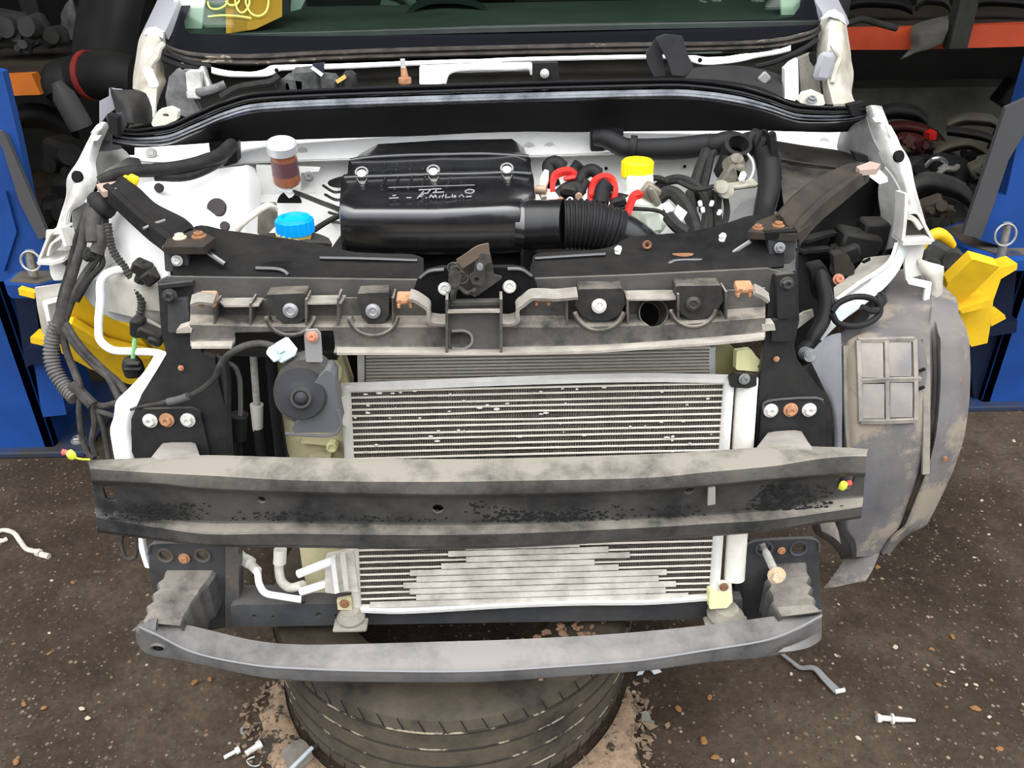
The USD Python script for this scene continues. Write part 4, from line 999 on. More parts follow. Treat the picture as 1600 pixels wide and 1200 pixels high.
# ------------------------------------------------------------------ air filter box
def box_rows():
    rows = [((570, 236), (592, 225), (690, 219), (800, 217), (818, 230), 1.80), ((560, 243), (585, 240), (690, 236), (800, 235), (824, 243), 1.70),
            ((548, 249), (572, 246), (690, 241), (802, 240), (828, 246), 1.66), ((545, 252), (570, 250), (690, 245), (803, 244), (829, 249), 1.648),
            ((543, 271), (566, 272), (678, 268), (792, 265), (829, 268), 1.58), ((537, 273), (562, 275), (678, 271), (795, 268), (831, 270), 1.575),
            ((534, 279), (560, 279), (678, 275), (796, 272), (833, 275), 1.565), ((532, 300), (560, 298), (678, 297), (796, 292), (834, 294), 1.505), ((531, 312), (556, 319), (678, 319), (790, 314), (812, 314), 1.462),
            ((531, 322), (554, 327), (678, 327), (788, 322), (812, 322), 1.447), ((532, 334), (554, 334), (678, 334), (788, 330), (812, 330), 1.44), ((533, 352), (556, 352), (678, 352), (788, 350), (812, 350), 1.437),
            ((540, 380), (562, 384), (678, 384), (788, 382), (812, 382), 1.442), ((552, 392), (570, 396), (678, 398), (788, 396), (812, 394), 1.455)]
    R = []
    for *q, Y in rows:
        P = [at(x, y, Y) for x, y in q]
        l, r = P[0], P[-1]
        R.append([l + (-.008, .01, -.16), l + (-.004, .006, -.02), *P, r + (.004, .006, -.02), r + (.008, .01, -.16)])
    return np.array(R)
AB = part(CAR, 'air_filter_box', loft(box_rows(), .004, 60, None), black_gloss, label='glossy black air filter box with moulded lettering', smooth=50)
for px, py in ((565, 271), (677, 268), (792, 265)):
    part(AB, 'lid_screw', lathe([(0, -.004), (.0055, -.0035), (.0085, -.001), (.0085, .004), (0, .004)], at(px, py, 1.568), (0, .6, -.8), 20), mat('screw_pale', (.70, .68, .6), .45), label='pale screw')
    part(AB, 'screw_boss', lathe([(.009, .004), (.013, .004), (.013, -.001), (.009, -.001)], at(px, py - 2, 1.572), (0, .6, -.8), 20), black_gloss)
    part(AB, 'moulded_hook', [tube(pts([(px - 8, py + 9, 1.548), (px - 2, py + 18, 1.525), (px + 3, py + 20, 1.52), (px + 9, py + 9, 1.548)]), .0022, 8)], black_gloss)
part(AB, 'seam_rib', tube(pts([(538, 277, 1.566), (556, 276, 1.566), (620, 274, 1.566), (678, 272, 1.566), (740, 271, 1.566), (800, 269, 1.566), (830, 271, 1.566)]), .0035, 8), black_gloss)
part(AB, 'lid_rib', tube(pts([(547, 250, 1.652), (572, 246, 1.652), (640, 242, 1.652), (690, 241, 1.652), (760, 240, 1.652), (826, 244, 1.655)]), .0034, 8), black_gloss)
for k, x in enumerate((600, 620, 641, 662, 702, 722, 741)):
    part(AB, 'moulded_rib', tube(pts([(x - 4, 291, 1.516), (x, 282, 1.545), (x + 3, 276, 1.562)]), .0018, 6), black_gloss)
    if k < 4:
        part(AB, 'moulded_rib', tube(pts([(x - 1, 263, 1.596), (x + 3, 252, 1.64)]), .0016, 6), black_gloss)
part(AB, 'moulded_line', tube(pts([(607, 293, 1.505), (678, 291, 1.505), (742, 289, 1.505)]), .0014, 6), black_gloss)
def relief(strokes):
    out = []
    for s in strokes:
        P = [at(x, y, 1.437 + (325 - y) * .0022 - .0015) for x, y in s]
        out.append(tube(np.array(P), .0013, 6, sm=len(s) > 3))
    return out
part(AB, 'moulded_lettering', relief([[(608, 310), (623, 309)], [(613, 306), (619, 305)], [(635, 309), (643, 309)], [(654, 297), (690, 295)], [(662, 299), (658, 302), (668, 302)], [(672, 297), (668, 302)], [(676, 301), (694, 300)], [(682, 297), (679, 301)],
     [(652, 310), (656, 305), (662, 304)], [(654, 307), (660, 307)], [(665, 309), (667, 309)], [(671, 309), (674, 305), (677, 309), (680, 305), (682, 309)], [(686, 309), (688, 306)], [(691, 309), (693, 304)], [(697, 304), (696, 309), (704, 308)], [(707, 304), (706, 308), (713, 308)], [(709, 306), (713, 306)],
     [(717, 308), (721, 304), (725, 308)], [(728, 308), (737, 307)], [(728, 298), (734, 296), (741, 298), (736, 302), (728, 301), (727, 298)]]), mat('relief_grey', (.32, .32, .32), .5), label='pale moulded lettering')
# air duct with bellows
DY = 1.47
DUCT = part(AB, 'duct_collar', tube(pts([(804, 352, DY + .01), (818, 352, DY + .01)]), 40.5 * pxm(810, 352, DY), 32, sm=False), black_gloss)
part(AB, 'air_duct', tube(pts([(812, 352, DY + .01), (850, 351, DY + .01), (882, 350, DY)]), [38.5 * pxm(850, 350, DY)] * 3, 32), duct_black)
part(AB, 'bellows', tube(pts([(880, 350, DY), (905, 350, DY), (935, 354, DY), (968, 364, DY)]), [38 * pxm(900, 350, DY), 38 * pxm(900, 350, DY), 37 * pxm(900, 350, DY), 34 * pxm(900, 350, DY)], 32, rib=(.0095, .0017)), rubber, label='corrugated rubber duct', smooth=35)
part(AB, 'air_duct', tube(pts([(962, 362, DY), (985, 375, DY), (1010, 396, DY + .01), (1030, 420, DY + .02)]), 33 * pxm(980, 370, DY), 32), duct_black)

# ------------------------------------------------------------------ bottles and caps
CT = part(CAR, 'coolant_tank', [lathe([(0, .0), (.033, 0), (.033, .012), (.030, .014), (.030, .022), (.031, .024), (.031, .030), (0, .030)], at(462, 386, 1.40), (0, 0, 1), 28)], amber_neck, label='amber coolant tank neck')
kb = pxm(462, 350, 1.40)
cb = at(462, 362, 1.40)
ang = np.linspace(0, 2 * math.pi, 97)[:-1]
def knurled(r, h, n, c, d=(0, 0, 1), dep=.0016):
    P = [(r + dep * (1 if (i // 2) % 2 else -.4)) * np.array([math.cos(a), math.sin(a)]) for i, a in enumerate(np.linspace(0, 2 * math.pi, n * 4 + 1)[:-1])]
    m = trimesh.creation.extrude_polygon(sg.Polygon(P), h, engine='earcut')
    m.apply_transform(rot_to(d)); m.apply_translation(c); return m
part(CT, 'cap', [knurled(28.5 * kb, .022, 18, cb), lathe([(0, .022), (27 * kb, .022), (25 * kb, .027), (19 * kb, .028), (17 * kb, .024), (0, .024)], cb, (0, 0, 1), 30)], blue_cap, label='blue screw cap')
part(CT, 'tank_body', obox(at(462, 384, 1.42) + (-.02, 0, -.10), (.12, .08, .17), ch=.02), cream)
part(CAR, 'tank_shroud', loft([pts([(400, 371), (412, 364), (436, 364)], 1.42), pts([(398, 380), (440, 378), (512, 380)], 1.36)], .004, 4, 6), black_plastic)
part(CAR, 'tank_shroud', loft([pts([(484, 362), (500, 366), (514, 372)], 1.43), pts([(488, 378), (505, 380), (519, 381)], 1.37)], .006, 4, 6), black_plastic)

BV = thing('fluid_cup', 'tilted brown transparent fluid cup with a grey metal lid against the firewall', 'cup', at(447, 285, 1.69))
ax = at(441, 232, 1.67) - at(449, 284, 1.69); L_ = np.linalg.norm(ax); ax /= L_
kk = pxm(447, 262, 1.68)
amber = mat('amber_plastic', (.45, .16, .05), .15, transmission_weight=.35, noise=(.30, .12, .10), scale=14)
part(BV, 'cup_body', lathe([(0, 0), (20 * kk, 0), (21.5 * kk, .004), (20.5 * kk, L_ * .5), (19 * kk, L_ * .95), (17 * kk, L_ * .95), (18 * kk, .01), (0, .008)], at(449, 284, 1.69), ax, 28), amber)
part(BV, 'cup_lid', [lathe([(0, 0), (23.5 * kk, 0), (23.5 * kk, .017), (21 * kk, .020), (0, .020)], at(441, 236, 1.672), ax, 30)], mat('lid_grey', (.48, .49, .51), .35, metal=.4), label='grey metal lid')
part(BV, 'label_band', lathe([(20.6 * kk, L_ * .30), (21.0 * kk, L_ * .30), (20.2 * kk, L_ * .72), (19.8 * kk, L_ * .72)], at(449, 284, 1.69), ax, 28), mat('dark_amber', (.16, .075, .085), .3))
part(BV, 'outlet', [cyl(at(446, 294, 1.685), (.5, .3, -1), .008, .02), obox(at(446, 294, 1.68), (.03, .015, .014), Ry(.3), .003)], clear_white, label='white outlet fitting')

MCY = 1.62
ky = pxm(995, 265, MCY)
MC = part(CAR, 'brake_fluid_reservoir', [lathe([(0, 0), (22 * ky, 0), (21 * ky, 40 * ky), (19 * ky, 44 * ky), (0, 44 * ky)], at(997, 316, MCY - .02), (0, 0, 1), 28)], reservoir, label='white brake fluid reservoir')
ct = at(995, 274, MCY)
part(MC, 'cap', [knurled(24.5 * ky, .027, 20, ct, dep=.001), lathe([(0, .027), (24 * ky, .027), (22 * ky, .031), (14 * ky, .032), (0, .031)], ct, (0, 0, 1), 30)], yellow_cap, label='yellow screw cap')
part(MC, 'neck_ring', lathe([(19 * ky, -.012), (22 * ky, -.012), (22 * ky, -.004), (19 * ky, 0)], ct, (0, 0, 1), 28), reservoir)
part(MC, 'tank', [obox(at(1000, 326, 1.57), (.075, .06, .055), Ry(.1), .01), obox(at(1018, 340, 1.555), (.05, .05, .06), Ry(-.2), .012), cyl(at(1016, 366, 1.55), (0, 0, 1), .019, .04)], reservoir)
part(MC, 'tank_port', [cyl(at(1026, 330, 1.57), (1, -.1, .1), .006, .035), cyl(at(1030, 342, 1.57), (1, 0, 0), .006, .03)], reservoir)

# engine block and dark bay floor, mostly out of sight
EN = part(CAR, 'engine', [cbox((-.32, 1.50, .35), (.30, 1.86, .82), .03), cbox((-.46, 1.45, .32), (.46, 1.82, .62), .03)], mat('engine_dark', (.02, .019, .018), .7, noise=(.05, .046, .04), scale=20))
for k in range(9):
    x = -.30 + k * .07
    part(EN, 'engine_boss', cyl((x, 1.48, .78 - .02 * (k % 3)), (0, -1, .4), .016 + .004 * (k % 2), .02), mat('engine_alu', (.10, .095, .085), .6, metal=.3))
part(CAR, 'undertray', cbox((-.66, 1.40, .32), (.66, 3.6, .35), .005), mat('underbody', (.02, .02, .02), .8))
part(CAR, 'bay_screen', cbox((-.42, 1.36, .36), (.40, 1.40, .80), .01), mat('hole_black', (.004, .004, .004), .9))
# ------------------------------------------------------------------ cowl with rubber seal
cx_ = [176, 190, 218, 260, 305, 350, 400, 500, 640, 800, 950, 1050, 1100, 1150, 1200, 1250, 1300, 1335, 1353]
c0 = np.array([199, 200, 201, 195, 176, 157, 144, 138, 133, 128, 124, 122, 125, 132, 146, 163, 166, 165, 162], float)
th = np.array([9, 10, 11, 13, 14, 14, 14, 14, 14, 14, 14, 14, 14, 14, 13, 12, 11, 10, 9], float)
cY = np.interp(cx_, [176, 300, 420, 770, 1100, 1230, 1353], [1.60, 1.70, 1.75, 1.78, 1.75, 1.70, 1.60])
def zrow(px, py, Y): return np.array([at(x, y, yy) for x, y, yy in zip(px, py, Y)])
SEALY = cY
r = [zrow(cx_, c0 + 3, SEALY + .02), zrow(cx_, c0, SEALY + .004), zrow(cx_, c0 + th * .22, SEALY - .006), zrow(cx_, c0 + th * .45, SEALY - .002), zrow(cx_, c0 + th * .52, SEALY + .004),
     zrow(cx_, c0 + th * .62, SEALY - .006), zrow(cx_, c0 + th * .88, SEALY - .010), zrow(cx_, c0 + th, SEALY + .004)]
COWL = part(CAR, 'cowl', loft([zrow(cx_, c0 + th, SEALY + .006), zrow(cx_, c0 + th * 1.12, SEALY - .004), zrow(cx_, c0 + th * 1.55, SEALY - .0095), zrow(cx_, c0 + th * 1.95, SEALY - .016), zrow(cx_, c0 + th * 2.2, SEALY - .016), zrow(cx_, c0 + th * 2.4, SEALY + .03)], .004, 24, 90), mat('cowl_gloss', (.27, .28, .31), .22, metal=1.0, noise=(.13, .14, .165), scale=16, rvar=.08), label='glossy black cowl edge with rubber seal', smooth=60)
part(COWL, 'rubber_seal', loft(r, .003, 30, 90), seal_rubber, smooth=70)
fb = np.interp(cx_, [176, 212, 350, 530, 800, 1000, 1180, 1310, 1353], [222, 228, 219, 213, 205, 202, 201, 204, 200])
part(COWL, 'cowl_front', loft([zrow(cx_, c0 + th * 2.35, SEALY + .03), zrow(cx_, (c0 + th * 2.4 + fb) / 2, SEALY + .07), zrow(cx_, np.maximum(fb + 3, c0 + th * 2.5), SEALY + .085)], .003, 8, 60), mat('cowl_matt', (.010, .0095, .0095), .75, noise=(.016, .015, .015), scale=14), smooth=60)
part(COWL, 'seal_end', plate([(1326, 165), (1352, 159), (1352, 178), (1332, 182)], 1.60, .02), rubber)
part(COWL, 'seal_end', plate([(168, 178), (182, 184), (184, 216), (170, 206)], 1.58, .02), rubber)

# ------------------------------------------------------------------ firewall
fx = [212, 230, 350, 530, 700, 825, 1000, 1180, 1311, 1330]
f0 = np.array([228, 229, 219, 213, 208, 205, 202, 202, 204, 206], float)
f1 = np.array([250, 255, 256, 250, 248, 245, 238, 228, 236, 246], float)
FWL = part(CAR, 'firewall_rail', loft([zrow(fx, f0 - 4, [1.88] * 10), zrow(fx, f0 + 1, [1.86] * 10), zrow(fx, f1 - 2, [1.785] * 10), zrow(fx, f1, [1.77] * 10), zrow(fx, f1 + 2, [1.79] * 10)], .004, None, 40), white_paint, label='white painted firewall rail', smooth=25)
for px, py in ((472, 237), (827, 230), (859, 230), (1288, 223), (236, 239)):
    part(FWL, 'rail_stud', [lathe([(.006, 0), (.011, -.002), (.012, .002), (.006, .002)], at(px, py, 1.812), (0, 1, -.8), 18), cyl(at(px, py, 1.81), (0, 1, -.8), .006, .004)], mat('stud_grey', (.40, .39, .37), .5, spots=((.2, .1, .06), 60, .6)))
FW = part(CAR, 'firewall', loft([zrow([200, 385, 540, 830, 1110, 1330], [242] * 6, [1.83] * 6), zrow([200, 385, 540, 830, 1110, 1330], [300] * 6, [1.77] * 6), zrow([200, 385, 540, 830, 1110, 1330], [345] * 6, [1.70] * 6), zrow([200, 385, 540, 830, 1110, 1330], [420] * 6, [1.58] * 6)], .004, 12, 30), grey_panel, label='grey firewall panel', smooth=40)
for (px, py, rx) in ((438, 272, 14), (452, 318, 18)):
    part(FW, 'panel_hole', lathe([(0, 0), (rx * .00145, 0), (rx * .00145, .004), (0, .004)], at(px, py, 1.795 - (py - 272) * .0011), (0, 1, -.5), 24), mat('hole_black', (.004, .004, .004), .9))
part(FW, 'panel_bracket', [plate([(400, 258), (500, 262), (498, 268), (470, 270), (470, 298), (492, 300), (490, 310), (430, 322), (404, 318)], 1.765, .006, holes=[(438, 274, 13), (474, 278, 4)])], grey_panel)
part(FW, 'bracket_bolt', bolt(at(483, 276, 1.76), (0, -1, .3), .011), bolt_grey)
part(FW, 'pressing', loft([pts([(500, 300), (512, 294), (530, 292)], 1.82), pts([(478, 330), (505, 322), (535, 320)], 1.78), pts([(500, 362), (515, 352), (536, 350)], 1.74)], .004, 8, 8), grey_panel)
for px, py in ((1070, 260), (1073, 271), (947, 263)):
    part(FW, 'panel_hole', cyl(at(px, py, 1.805), (0, 1, -.4), .0035, .003), mat('hole_black', (.004, .004, .004), .9))

# ------------------------------------------------------------------ left strut tower and inner wing
def zr(seq): return np.array([at(*q) for q in seq])
IW = part(CAR, 'inner_wing', loft([zr([(206, 290, 1.55), (260, 278, 1.62), (352, 262, 1.70), (384, 258, 1.72), (400, 264, 1.78), (404, 276, 1.86)]),
                                   zr([(214, 310, 1.52), (262, 308, 1.57), (354, 302, 1.63), (386, 300, 1.66), (404, 302, 1.73), (408, 310, 1.82)]),
                                   zr([(226, 340, 1.49), (270, 342, 1.52), (352, 342, 1.57), (384, 342, 1.60), (400, 344, 1.68), (406, 348, 1.78)]),
                                   zr([(240, 375, 1.46), (285, 380, 1.48), (350, 384, 1.52), (380, 386, 1.55), (396, 388, 1.62), (402, 390, 1.72)])], .004, 16, 24), white_clean, label='white inner wing with grey round plugs', smooth=50)
part(IW, 'rubber_plug', lathe([(0, -.002), (13 * .00135, -.002), (14 * .00135, .001), (14 * .00135, .004), (0, .004)], at(338, 324, 1.578), (0, 1, -.7), 28), mat('plug_grey', (.075, .06, .065), .6), label='dark grey round plug')
part(IW, 'rubber_plug', lathe([(0, -.002), (6.5 * .00135, -.002), (7 * .00135, .004), (0, .004)], at(351, 353, 1.54), (0, 1, -.7), 22), mat('plug_grey', (.075, .06, .065), .6))
part(IW, 'rubber_plug', lathe([(0, -.002), (6 * .00135, -.002), (6.5 * .00135, .004), (0, .004)], at(248, 293, 1.57), (0, 1, -.7), 22), mat('plug_grey', (.075, .06, .065), .6))
part(CAR, 'white_pipe', tube(pts([(366, 366, 1.50), (378, 350, 1.50), (398, 334, 1.52), (418, 322, 1.54), (430, 326, 1.56)]), .0065, 10), mat('pipe_cream', (.66, .63, .56), .45), label='cream bent pipe')
part(CAR, 'bay_bracket', [plate([(404, 322), (428, 320), (432, 352), (418, 366), (402, 366)], 1.58, .02, rnd=.003)], mat('bracket_taupe', (.16, .145, .12), .6, noise=(.25, .23, .19), scale=40))
part(CAR, 'bay_cable', tube(pts([(446, 296, 1.76), (470, 304, 1.70), (500, 316, 1.62), (530, 328, 1.52), (560, 345, 1.48)]), .0052, 8), cable_black)
part(CAR, 'bay_cable', tube(pts([(490, 360, 1.47), (512, 346, 1.5), (540, 332, 1.52)]), .0052, 8), cable_black)
part(CAR, 'bay_hose', tube(pts([(510, 292, 1.80), (532, 284, 1.78), (560, 282, 1.75)]), .011, 10), rubber)
for q in range(5):
    part(CAR, 'engine_wiring', tube(pts([(505 + 3 * q, 290 + 14 * q, 1.70), (522 + 2 * q, 300 + 12 * q, 1.66), (545, 296 + 14 * q, 1.6)]), .003, 6), cable_black)
# panel between strut and rail (lower white wall of the inner wing)
IW2 = part(CAR, 'wing_panel', loft([zr([(134, 318, 1.55), (160, 320, 1.52), (186, 322, 1.50), (204, 338, 1.47)]), zr([(126, 360, 1.52), (165, 362, 1.48), (205, 362, 1.44), (240, 376, 1.40)]),
                                    zr([(112, 408, 1.50), (165, 408, 1.45), (215, 400, 1.40), (260, 402, 1.36)]), zr([(104, 440, 1.49), (165, 444, 1.43), (226, 436, 1.38), (264, 436, 1.34)])], .004, 16, 16), white_paint, label='white lower wing panel', smooth=50)
# chassis leg end and headlamp carrier behind the white pipe loop
CL = part(CAR, 'chassis_leg', loft([zr([(160, 420, 1.46), (190, 410, 1.42), (222, 420, 1.40), (250, 440, 1.42), (262, 470, 1.46)]), zr([(158, 450, 1.42), (188, 440, 1.38), (224, 448, 1.36), (252, 470, 1.38), (262, 500, 1.44)]),
                                    zr([(156, 486, 1.42), (186, 490, 1.38), (222, 498, 1.36), (250, 512, 1.38), (262, 530, 1.44)])], .004, 12, 14), mat('leg_beige', (.47, .45, .40), .45, noise=(.36, .34, .29), scale=12), label='beige chassis leg end', smooth=50)
part(CAR, 'headlamp_carrier', plate([(126, 444), (146, 440), (168, 446), (196, 470), (228, 486), (216, 508), (180, 500), (152, 486), (132, 462)], 1.40, .01, rnd=.006), mat('carrier_grey', (.44, .46, .46), .4, noise=(.38, .395, .39), scale=9), label='grey painted headlamp carrier')
part(CAR, 'leg_bracket', [plate([(222, 456), (248, 452), (252, 486), (224, 484)], 1.36, .01), plate([(222, 496), (256, 516), (258, 530), (232, 506)], 1.35, .008)], mat('leg_beige', (.47, .45, .40), .45))
part(CAR, 'pipe_loop', tube(pts([(206, 421, 1.40), (190, 421, 1.385), (168, 427, 1.37), (158, 440, 1.365), (157, 470, 1.36), (154, 510, 1.35), (157, 532, 1.345), (174, 546, 1.34), (210, 549, 1.33), (244, 551, 1.32), (258, 556, 1.31)]), .0072, 12), white_clean, label='white bent pipe loop')
part(CAR, 'wing_flange', loft([zr([(242, 553, 1.30), (258, 550, 1.30), (264, 560, 1.30)]), zr([(224, 582, 1.28), (244, 582, 1.27), (257, 580, 1.28)]), zr([(202, 606, 1.26), (222, 612, 1.25), (234, 612, 1.26)]), zr([(181, 628, 1.245), (204, 634, 1.235), (222, 634, 1.245)]),
                               zr([(178, 650, 1.24), (194, 652, 1.23), (209, 655, 1.24)]), zr([(172, 676, 1.23), (190, 678, 1.22), (205, 680, 1.23)]), zr([(178, 712, 1.22), (196, 712, 1.21), (212, 712, 1.22)]), zr([(206, 820, 1.19), (218, 826, 1.18), (226, 830, 1.19)]), zr([(226, 886, 1.17), (232, 888, 1.165), (236, 886, 1.17)])], .004, 40, 8), white_clean, label='white front wing flange', smooth=50)

# ------------------------------------------------------------------ left wing rail
WRL = part(CAR, 'wing_rail', loft([zr([(150, 196, 1.66), (162, 190, 1.64), (172, 196, 1.65)]), zr([(136, 222, 1.63), (148, 218, 1.60), (158, 226, 1.62)]), zr([(122, 250, 1.60), (134, 248, 1.57), (150, 252, 1.59)]),
                                   zr([(104, 280, 1.57), (126, 276, 1.54), (152, 282, 1.56)]), zr([(103, 306, 1.54), (116, 308, 1.51), (134, 316, 1.53)]), zr([(94, 336, 1.51), (104, 336, 1.48), (112, 332, 1.50)]), zr([(86, 362, 1.49), (100, 358, 1.46), (110, 356, 1.48)])],
                                  .004, 40, 10), white_dirty, label='white wing rail', smooth=40)
part(WRL, 'rail_patch', plate([(141, 208), (150, 196), (163, 193), (158, 202)], 1.60, .004), white_clean)
part(WRL, 'rail_patch', plate([(140, 219), (146, 212), (158, 212), (152, 220)], 1.59, .004), white_clean)
part(WRL, 'rail_hole', cyl(at(119, 276, 1.535), (.3, 1, -.4), .011, .006), mat('hole_black', (.004, .004, .004), .9))
part(WRL, 'rail_tab', plate([(132, 314), (150, 300), (162, 296), (160, 306), (146, 318), (136, 320)], 1.50, .006, rnd=.002), white_clean)
part(WRL, 'rail_side', loft([zr([(160, 200, 1.66), (178, 216, 1.72), (190, 232, 1.78)]), zr([(150, 232, 1.62), (170, 236, 1.70), (200, 240, 1.80)]), zr([(146, 262, 1.59), (166, 256, 1.66), (212, 252, 1.78)]), zr([(140, 286, 1.56), (168, 270, 1.64), (215, 262, 1.76)])], .004, 12, 12), mat('wing_grey', (.30, .30, .285), .45, noise=(.46, .455, .44), scale=9), smooth=50)
part(WRL, 'rail_arch', loft([zr([(152, 284, 1.55), (170, 262, 1.57), (196, 248, 1.62), (218, 248, 1.68)]), zr([(158, 292, 1.54), (176, 274, 1.56), (200, 262, 1.61), (222, 258, 1.67)])], .004, 4, 12), mat('arch_grey', (.17, .17, .16), .5), smooth=50)
part(WRL, 'inner_panel', plate([(112, 332), (126, 322), (148, 314), (152, 340), (130, 352), (112, 362)], 1.54, .006), mat('wing_grey', (.30, .30, .285), .45))
# folded channels at the front of the rail
chn = mat('channel_white', (.62, .61, .57), .45, noise=(.50, .48, .44), scale=20)
part(WRL, 'channel', [strip(pts([(86, 360, 1.46), (104, 356, 1.46)]), .05, .004, sm=False, side=(0, 1, 0)), strip(pts([(70, 400, 1.45), (87, 358, 1.45)]), .05, .004, sm=False, side=(0, 1, 0)), strip(pts([(70, 402, 1.44), (92, 403, 1.44), (110, 398, 1.44)]), .06, .005, sm=False, side=(0, 1, 0)),
                      strip(pts([(103, 356, 1.44), (112, 384, 1.43)]), .04, .005, sm=False, side=(0, 1, 0)), strip(pts([(84, 392, 1.44), (90, 374, 1.44), (104, 364, 1.44)]), .05, .004, side=(0, 1, 0)), plate([(72, 360), (112, 356), (112, 400), (70, 402)], 1.50, .004)], chn, label='folded white channels')
part(WRL, 'channel_back', [plate([(78, 404), (104, 402), (102, 416), (84, 420)], 1.50, .004)], mat('channel_dark', (.10, .095, .085), .6))
part(WRL, 'rail_foot', loft([zr([(76, 404, 1.45), (82, 404, 1.44)]), zr([(78, 424, 1.44), (104, 420, 1.44)]), zr([(84, 438, 1.43), (112, 436, 1.43)])], .004, 8, 4), chn)
part(WRL, 'foot_plate', plate([(54, 450), (96, 444), (100, 462), (94, 500), (74, 528), (66, 520), (58, 480)], 1.44, .006), mat('plate_beige', (.52, .49, .43), .5, noise=(.42, .39, .33), scale=12), label='beige folded plate')
part(WRL, 'foot_edge', [plate([(66, 472), (92, 466), (92, 471), (74, 476), (80, 508), (75, 509)], 1.425, .01)], white_clean)
# cover at the top of the rail
part(CAR, 'wing_cover', loft([zr([(170, 136, 1.70), (182, 140, 1.68), (212, 140, 1.70), (228, 146, 1.74)]), zr([(180, 172, 1.66), (200, 168, 1.64), (222, 158, 1.68), (236, 164, 1.74)]), zr([(182, 188, 1.64), (205, 192, 1.62), (228, 194, 1.66), (238, 190, 1.72)])], .01, 8, 10), black_plastic, label='black plastic wing end cover', smooth=30)
part(CAR, 'cover_bracket', plate([(155, 158), (170, 150), (170, 138), (190, 140), (193, 156), (180, 170), (166, 180), (155, 196)], 1.69, .006), mat('lilac_grey', (.34, .33, .37), .5))
part(CAR, 'cover_bracket', plate([(165, 182), (190, 176), (196, 196), (186, 216), (172, 206)], 1.60, .01), mat('leg_grey', (.075, .077, .083), .45))
part(CAR, 'rail_lining', loft([zr([(150, 206, 1.64), (160, 200, 1.66), (178, 212, 1.70)]), zr([(156, 236, 1.62), (168, 236, 1.66), (192, 232, 1.74)])], .004, 6, 6), black_plastic)

# black loom along the wing
LOOM = part(CAR, 'wing_loom', tube(pts([(156, 284, 1.49), (176, 274, 1.50), (205, 268, 1.52), (240, 266, 1.55), (280, 262, 1.58), (320, 252, 1.62), (345, 242, 1.66), (362, 226, 1.72)]), [.010, .011, .012, .013, .0135, .0135, .014, .014], 12), cable_black, label='black wiring loom')
part(LOOM, 'cable', tube(pts([(250, 272, 1.55), (285, 258, 1.60), (320, 244, 1.66), (350, 236, 1.70)]), .0052, 8), cable_black)
part(LOOM, 'cable', tube(pts([(242, 276, 1.55), (290, 276, 1.58), (325, 264, 1.62), (350, 248, 1.68)]), .0085, 10), cable_black)
part(LOOM, 'loom_boot', plate([(326, 222), (370, 220), (371, 254), (352, 260), (330, 248)], 1.77, .03, rnd=.004), rubber)
yc = part(LOOM, 'yellow_clip', [obox(at(208, 282, 1.49), (.018, .012, .020), Ry(.5), .003), obox(at(199, 277, 1.50), (.014, .008, .006), Ry(.2), .002)], mat('clip_yellow', (.75, .60, .02), .4), label='small yellow clip')

# ------------------------------------------------------------------ left hanging wiring harness
HAR = part(CAR, 'wiring_harness', tube(pts([(142, 318, 1.46), (134, 345, 1.44), (128, 380, 1.42), (116, 420, 1.40), (104, 460, 1.38), (96, 495, 1.37), (90, 520, 1.36)]), [.0075, .008, .008, .0085, .009, .012, .0145], 10), cable_grey, label='hanging grey wiring harness')
def cable(seq, r, m=cable_grey, nm='cable', lab=None, rib=None, n=8):
    return part(HAR, nm, tube(pts(seq), r, n, rib=rib), m, label=lab)
cable([(152, 322, 1.46), (158, 360, 1.43), (152, 400, 1.41), (132, 430, 1.40), (118, 455, 1.385), (108, 480, 1.375), (98, 510, 1.365)], .0068)
cable([(136, 326, 1.47), (120, 372, 1.44), (108, 420, 1.41), (94, 470, 1.39), (90, 505, 1.37)], .0055, cable_black)
cable([(165, 324, 1.47), (164, 370, 1.43), (158, 398, 1.42), (160, 412, 1.41), (140, 436, 1.39), (120, 470, 1.38)], .0055, cable_black)
cable([(148, 330, 1.45), (145, 350, 1.43), (147, 378, 1.415)], .013, mat('loom_tape', (.085, .08, .075), .6, noise=(.13, .125, .115), scale=50), nm='loom_tape', n=12)
cable([(160, 352, 1.43), (158, 375, 1.42), (150, 395, 1.41)], .012, mat('loom_tape', (.085, .08, .075), .6), nm='loom_tape', n=12)
cable([(140, 388, 1.41), (136, 402, 1.405), (146, 398, 1.40)], .008, cable_black, nm='loom_clip')
cable([(88, 505, 1.365), (80, 545, 1.35), (84, 575, 1.335), (100, 602, 1.32), (118, 622, 1.30)], .0128, mat('conduit_grey', (.15, .14, .13), .55, noise=(.20, .19, .175), scale=40), nm='conduit', lab='corrugated grey conduit', rib=(.007, .0014), n=12)
cable([(96, 512, 1.36), (104, 548, 1.35), (116, 580, 1.33), (124, 602, 1.31), (128, 622, 1.30)], .0068)
cable([(100, 510, 1.36), (118, 540, 1.345), (148, 572, 1.33), (170, 590, 1.31), (184, 618, 1.29), (190, 628, 1.28)], .0068)
cable([(103, 505, 1.36), (126, 540, 1.342), (160, 575, 1.325), (186, 598, 1.30), (200, 618, 1.28)], .006)
cable([(112, 600, 1.31), (132, 620, 1.30), (146, 634, 1.29)], .0105, nm='harness_joint')
cable([(124, 618, 1.30), (124, 650, 1.29), (130, 690, 1.28), (140, 712, 1.27), (148, 716, 1.265)], .0052)
cable([(144, 628, 1.29), (148, 660, 1.28), (144, 690, 1.275), (150, 712, 1.27)], .0058)
cable([(148, 636, 1.29), (160, 664, 1.28), (166, 690, 1.27), (170, 716, 1.26)], .0052)
cable([(140, 630, 1.30), (160, 634, 1.29), (180, 630, 1.28), (200, 622, 1.27)], .0058)
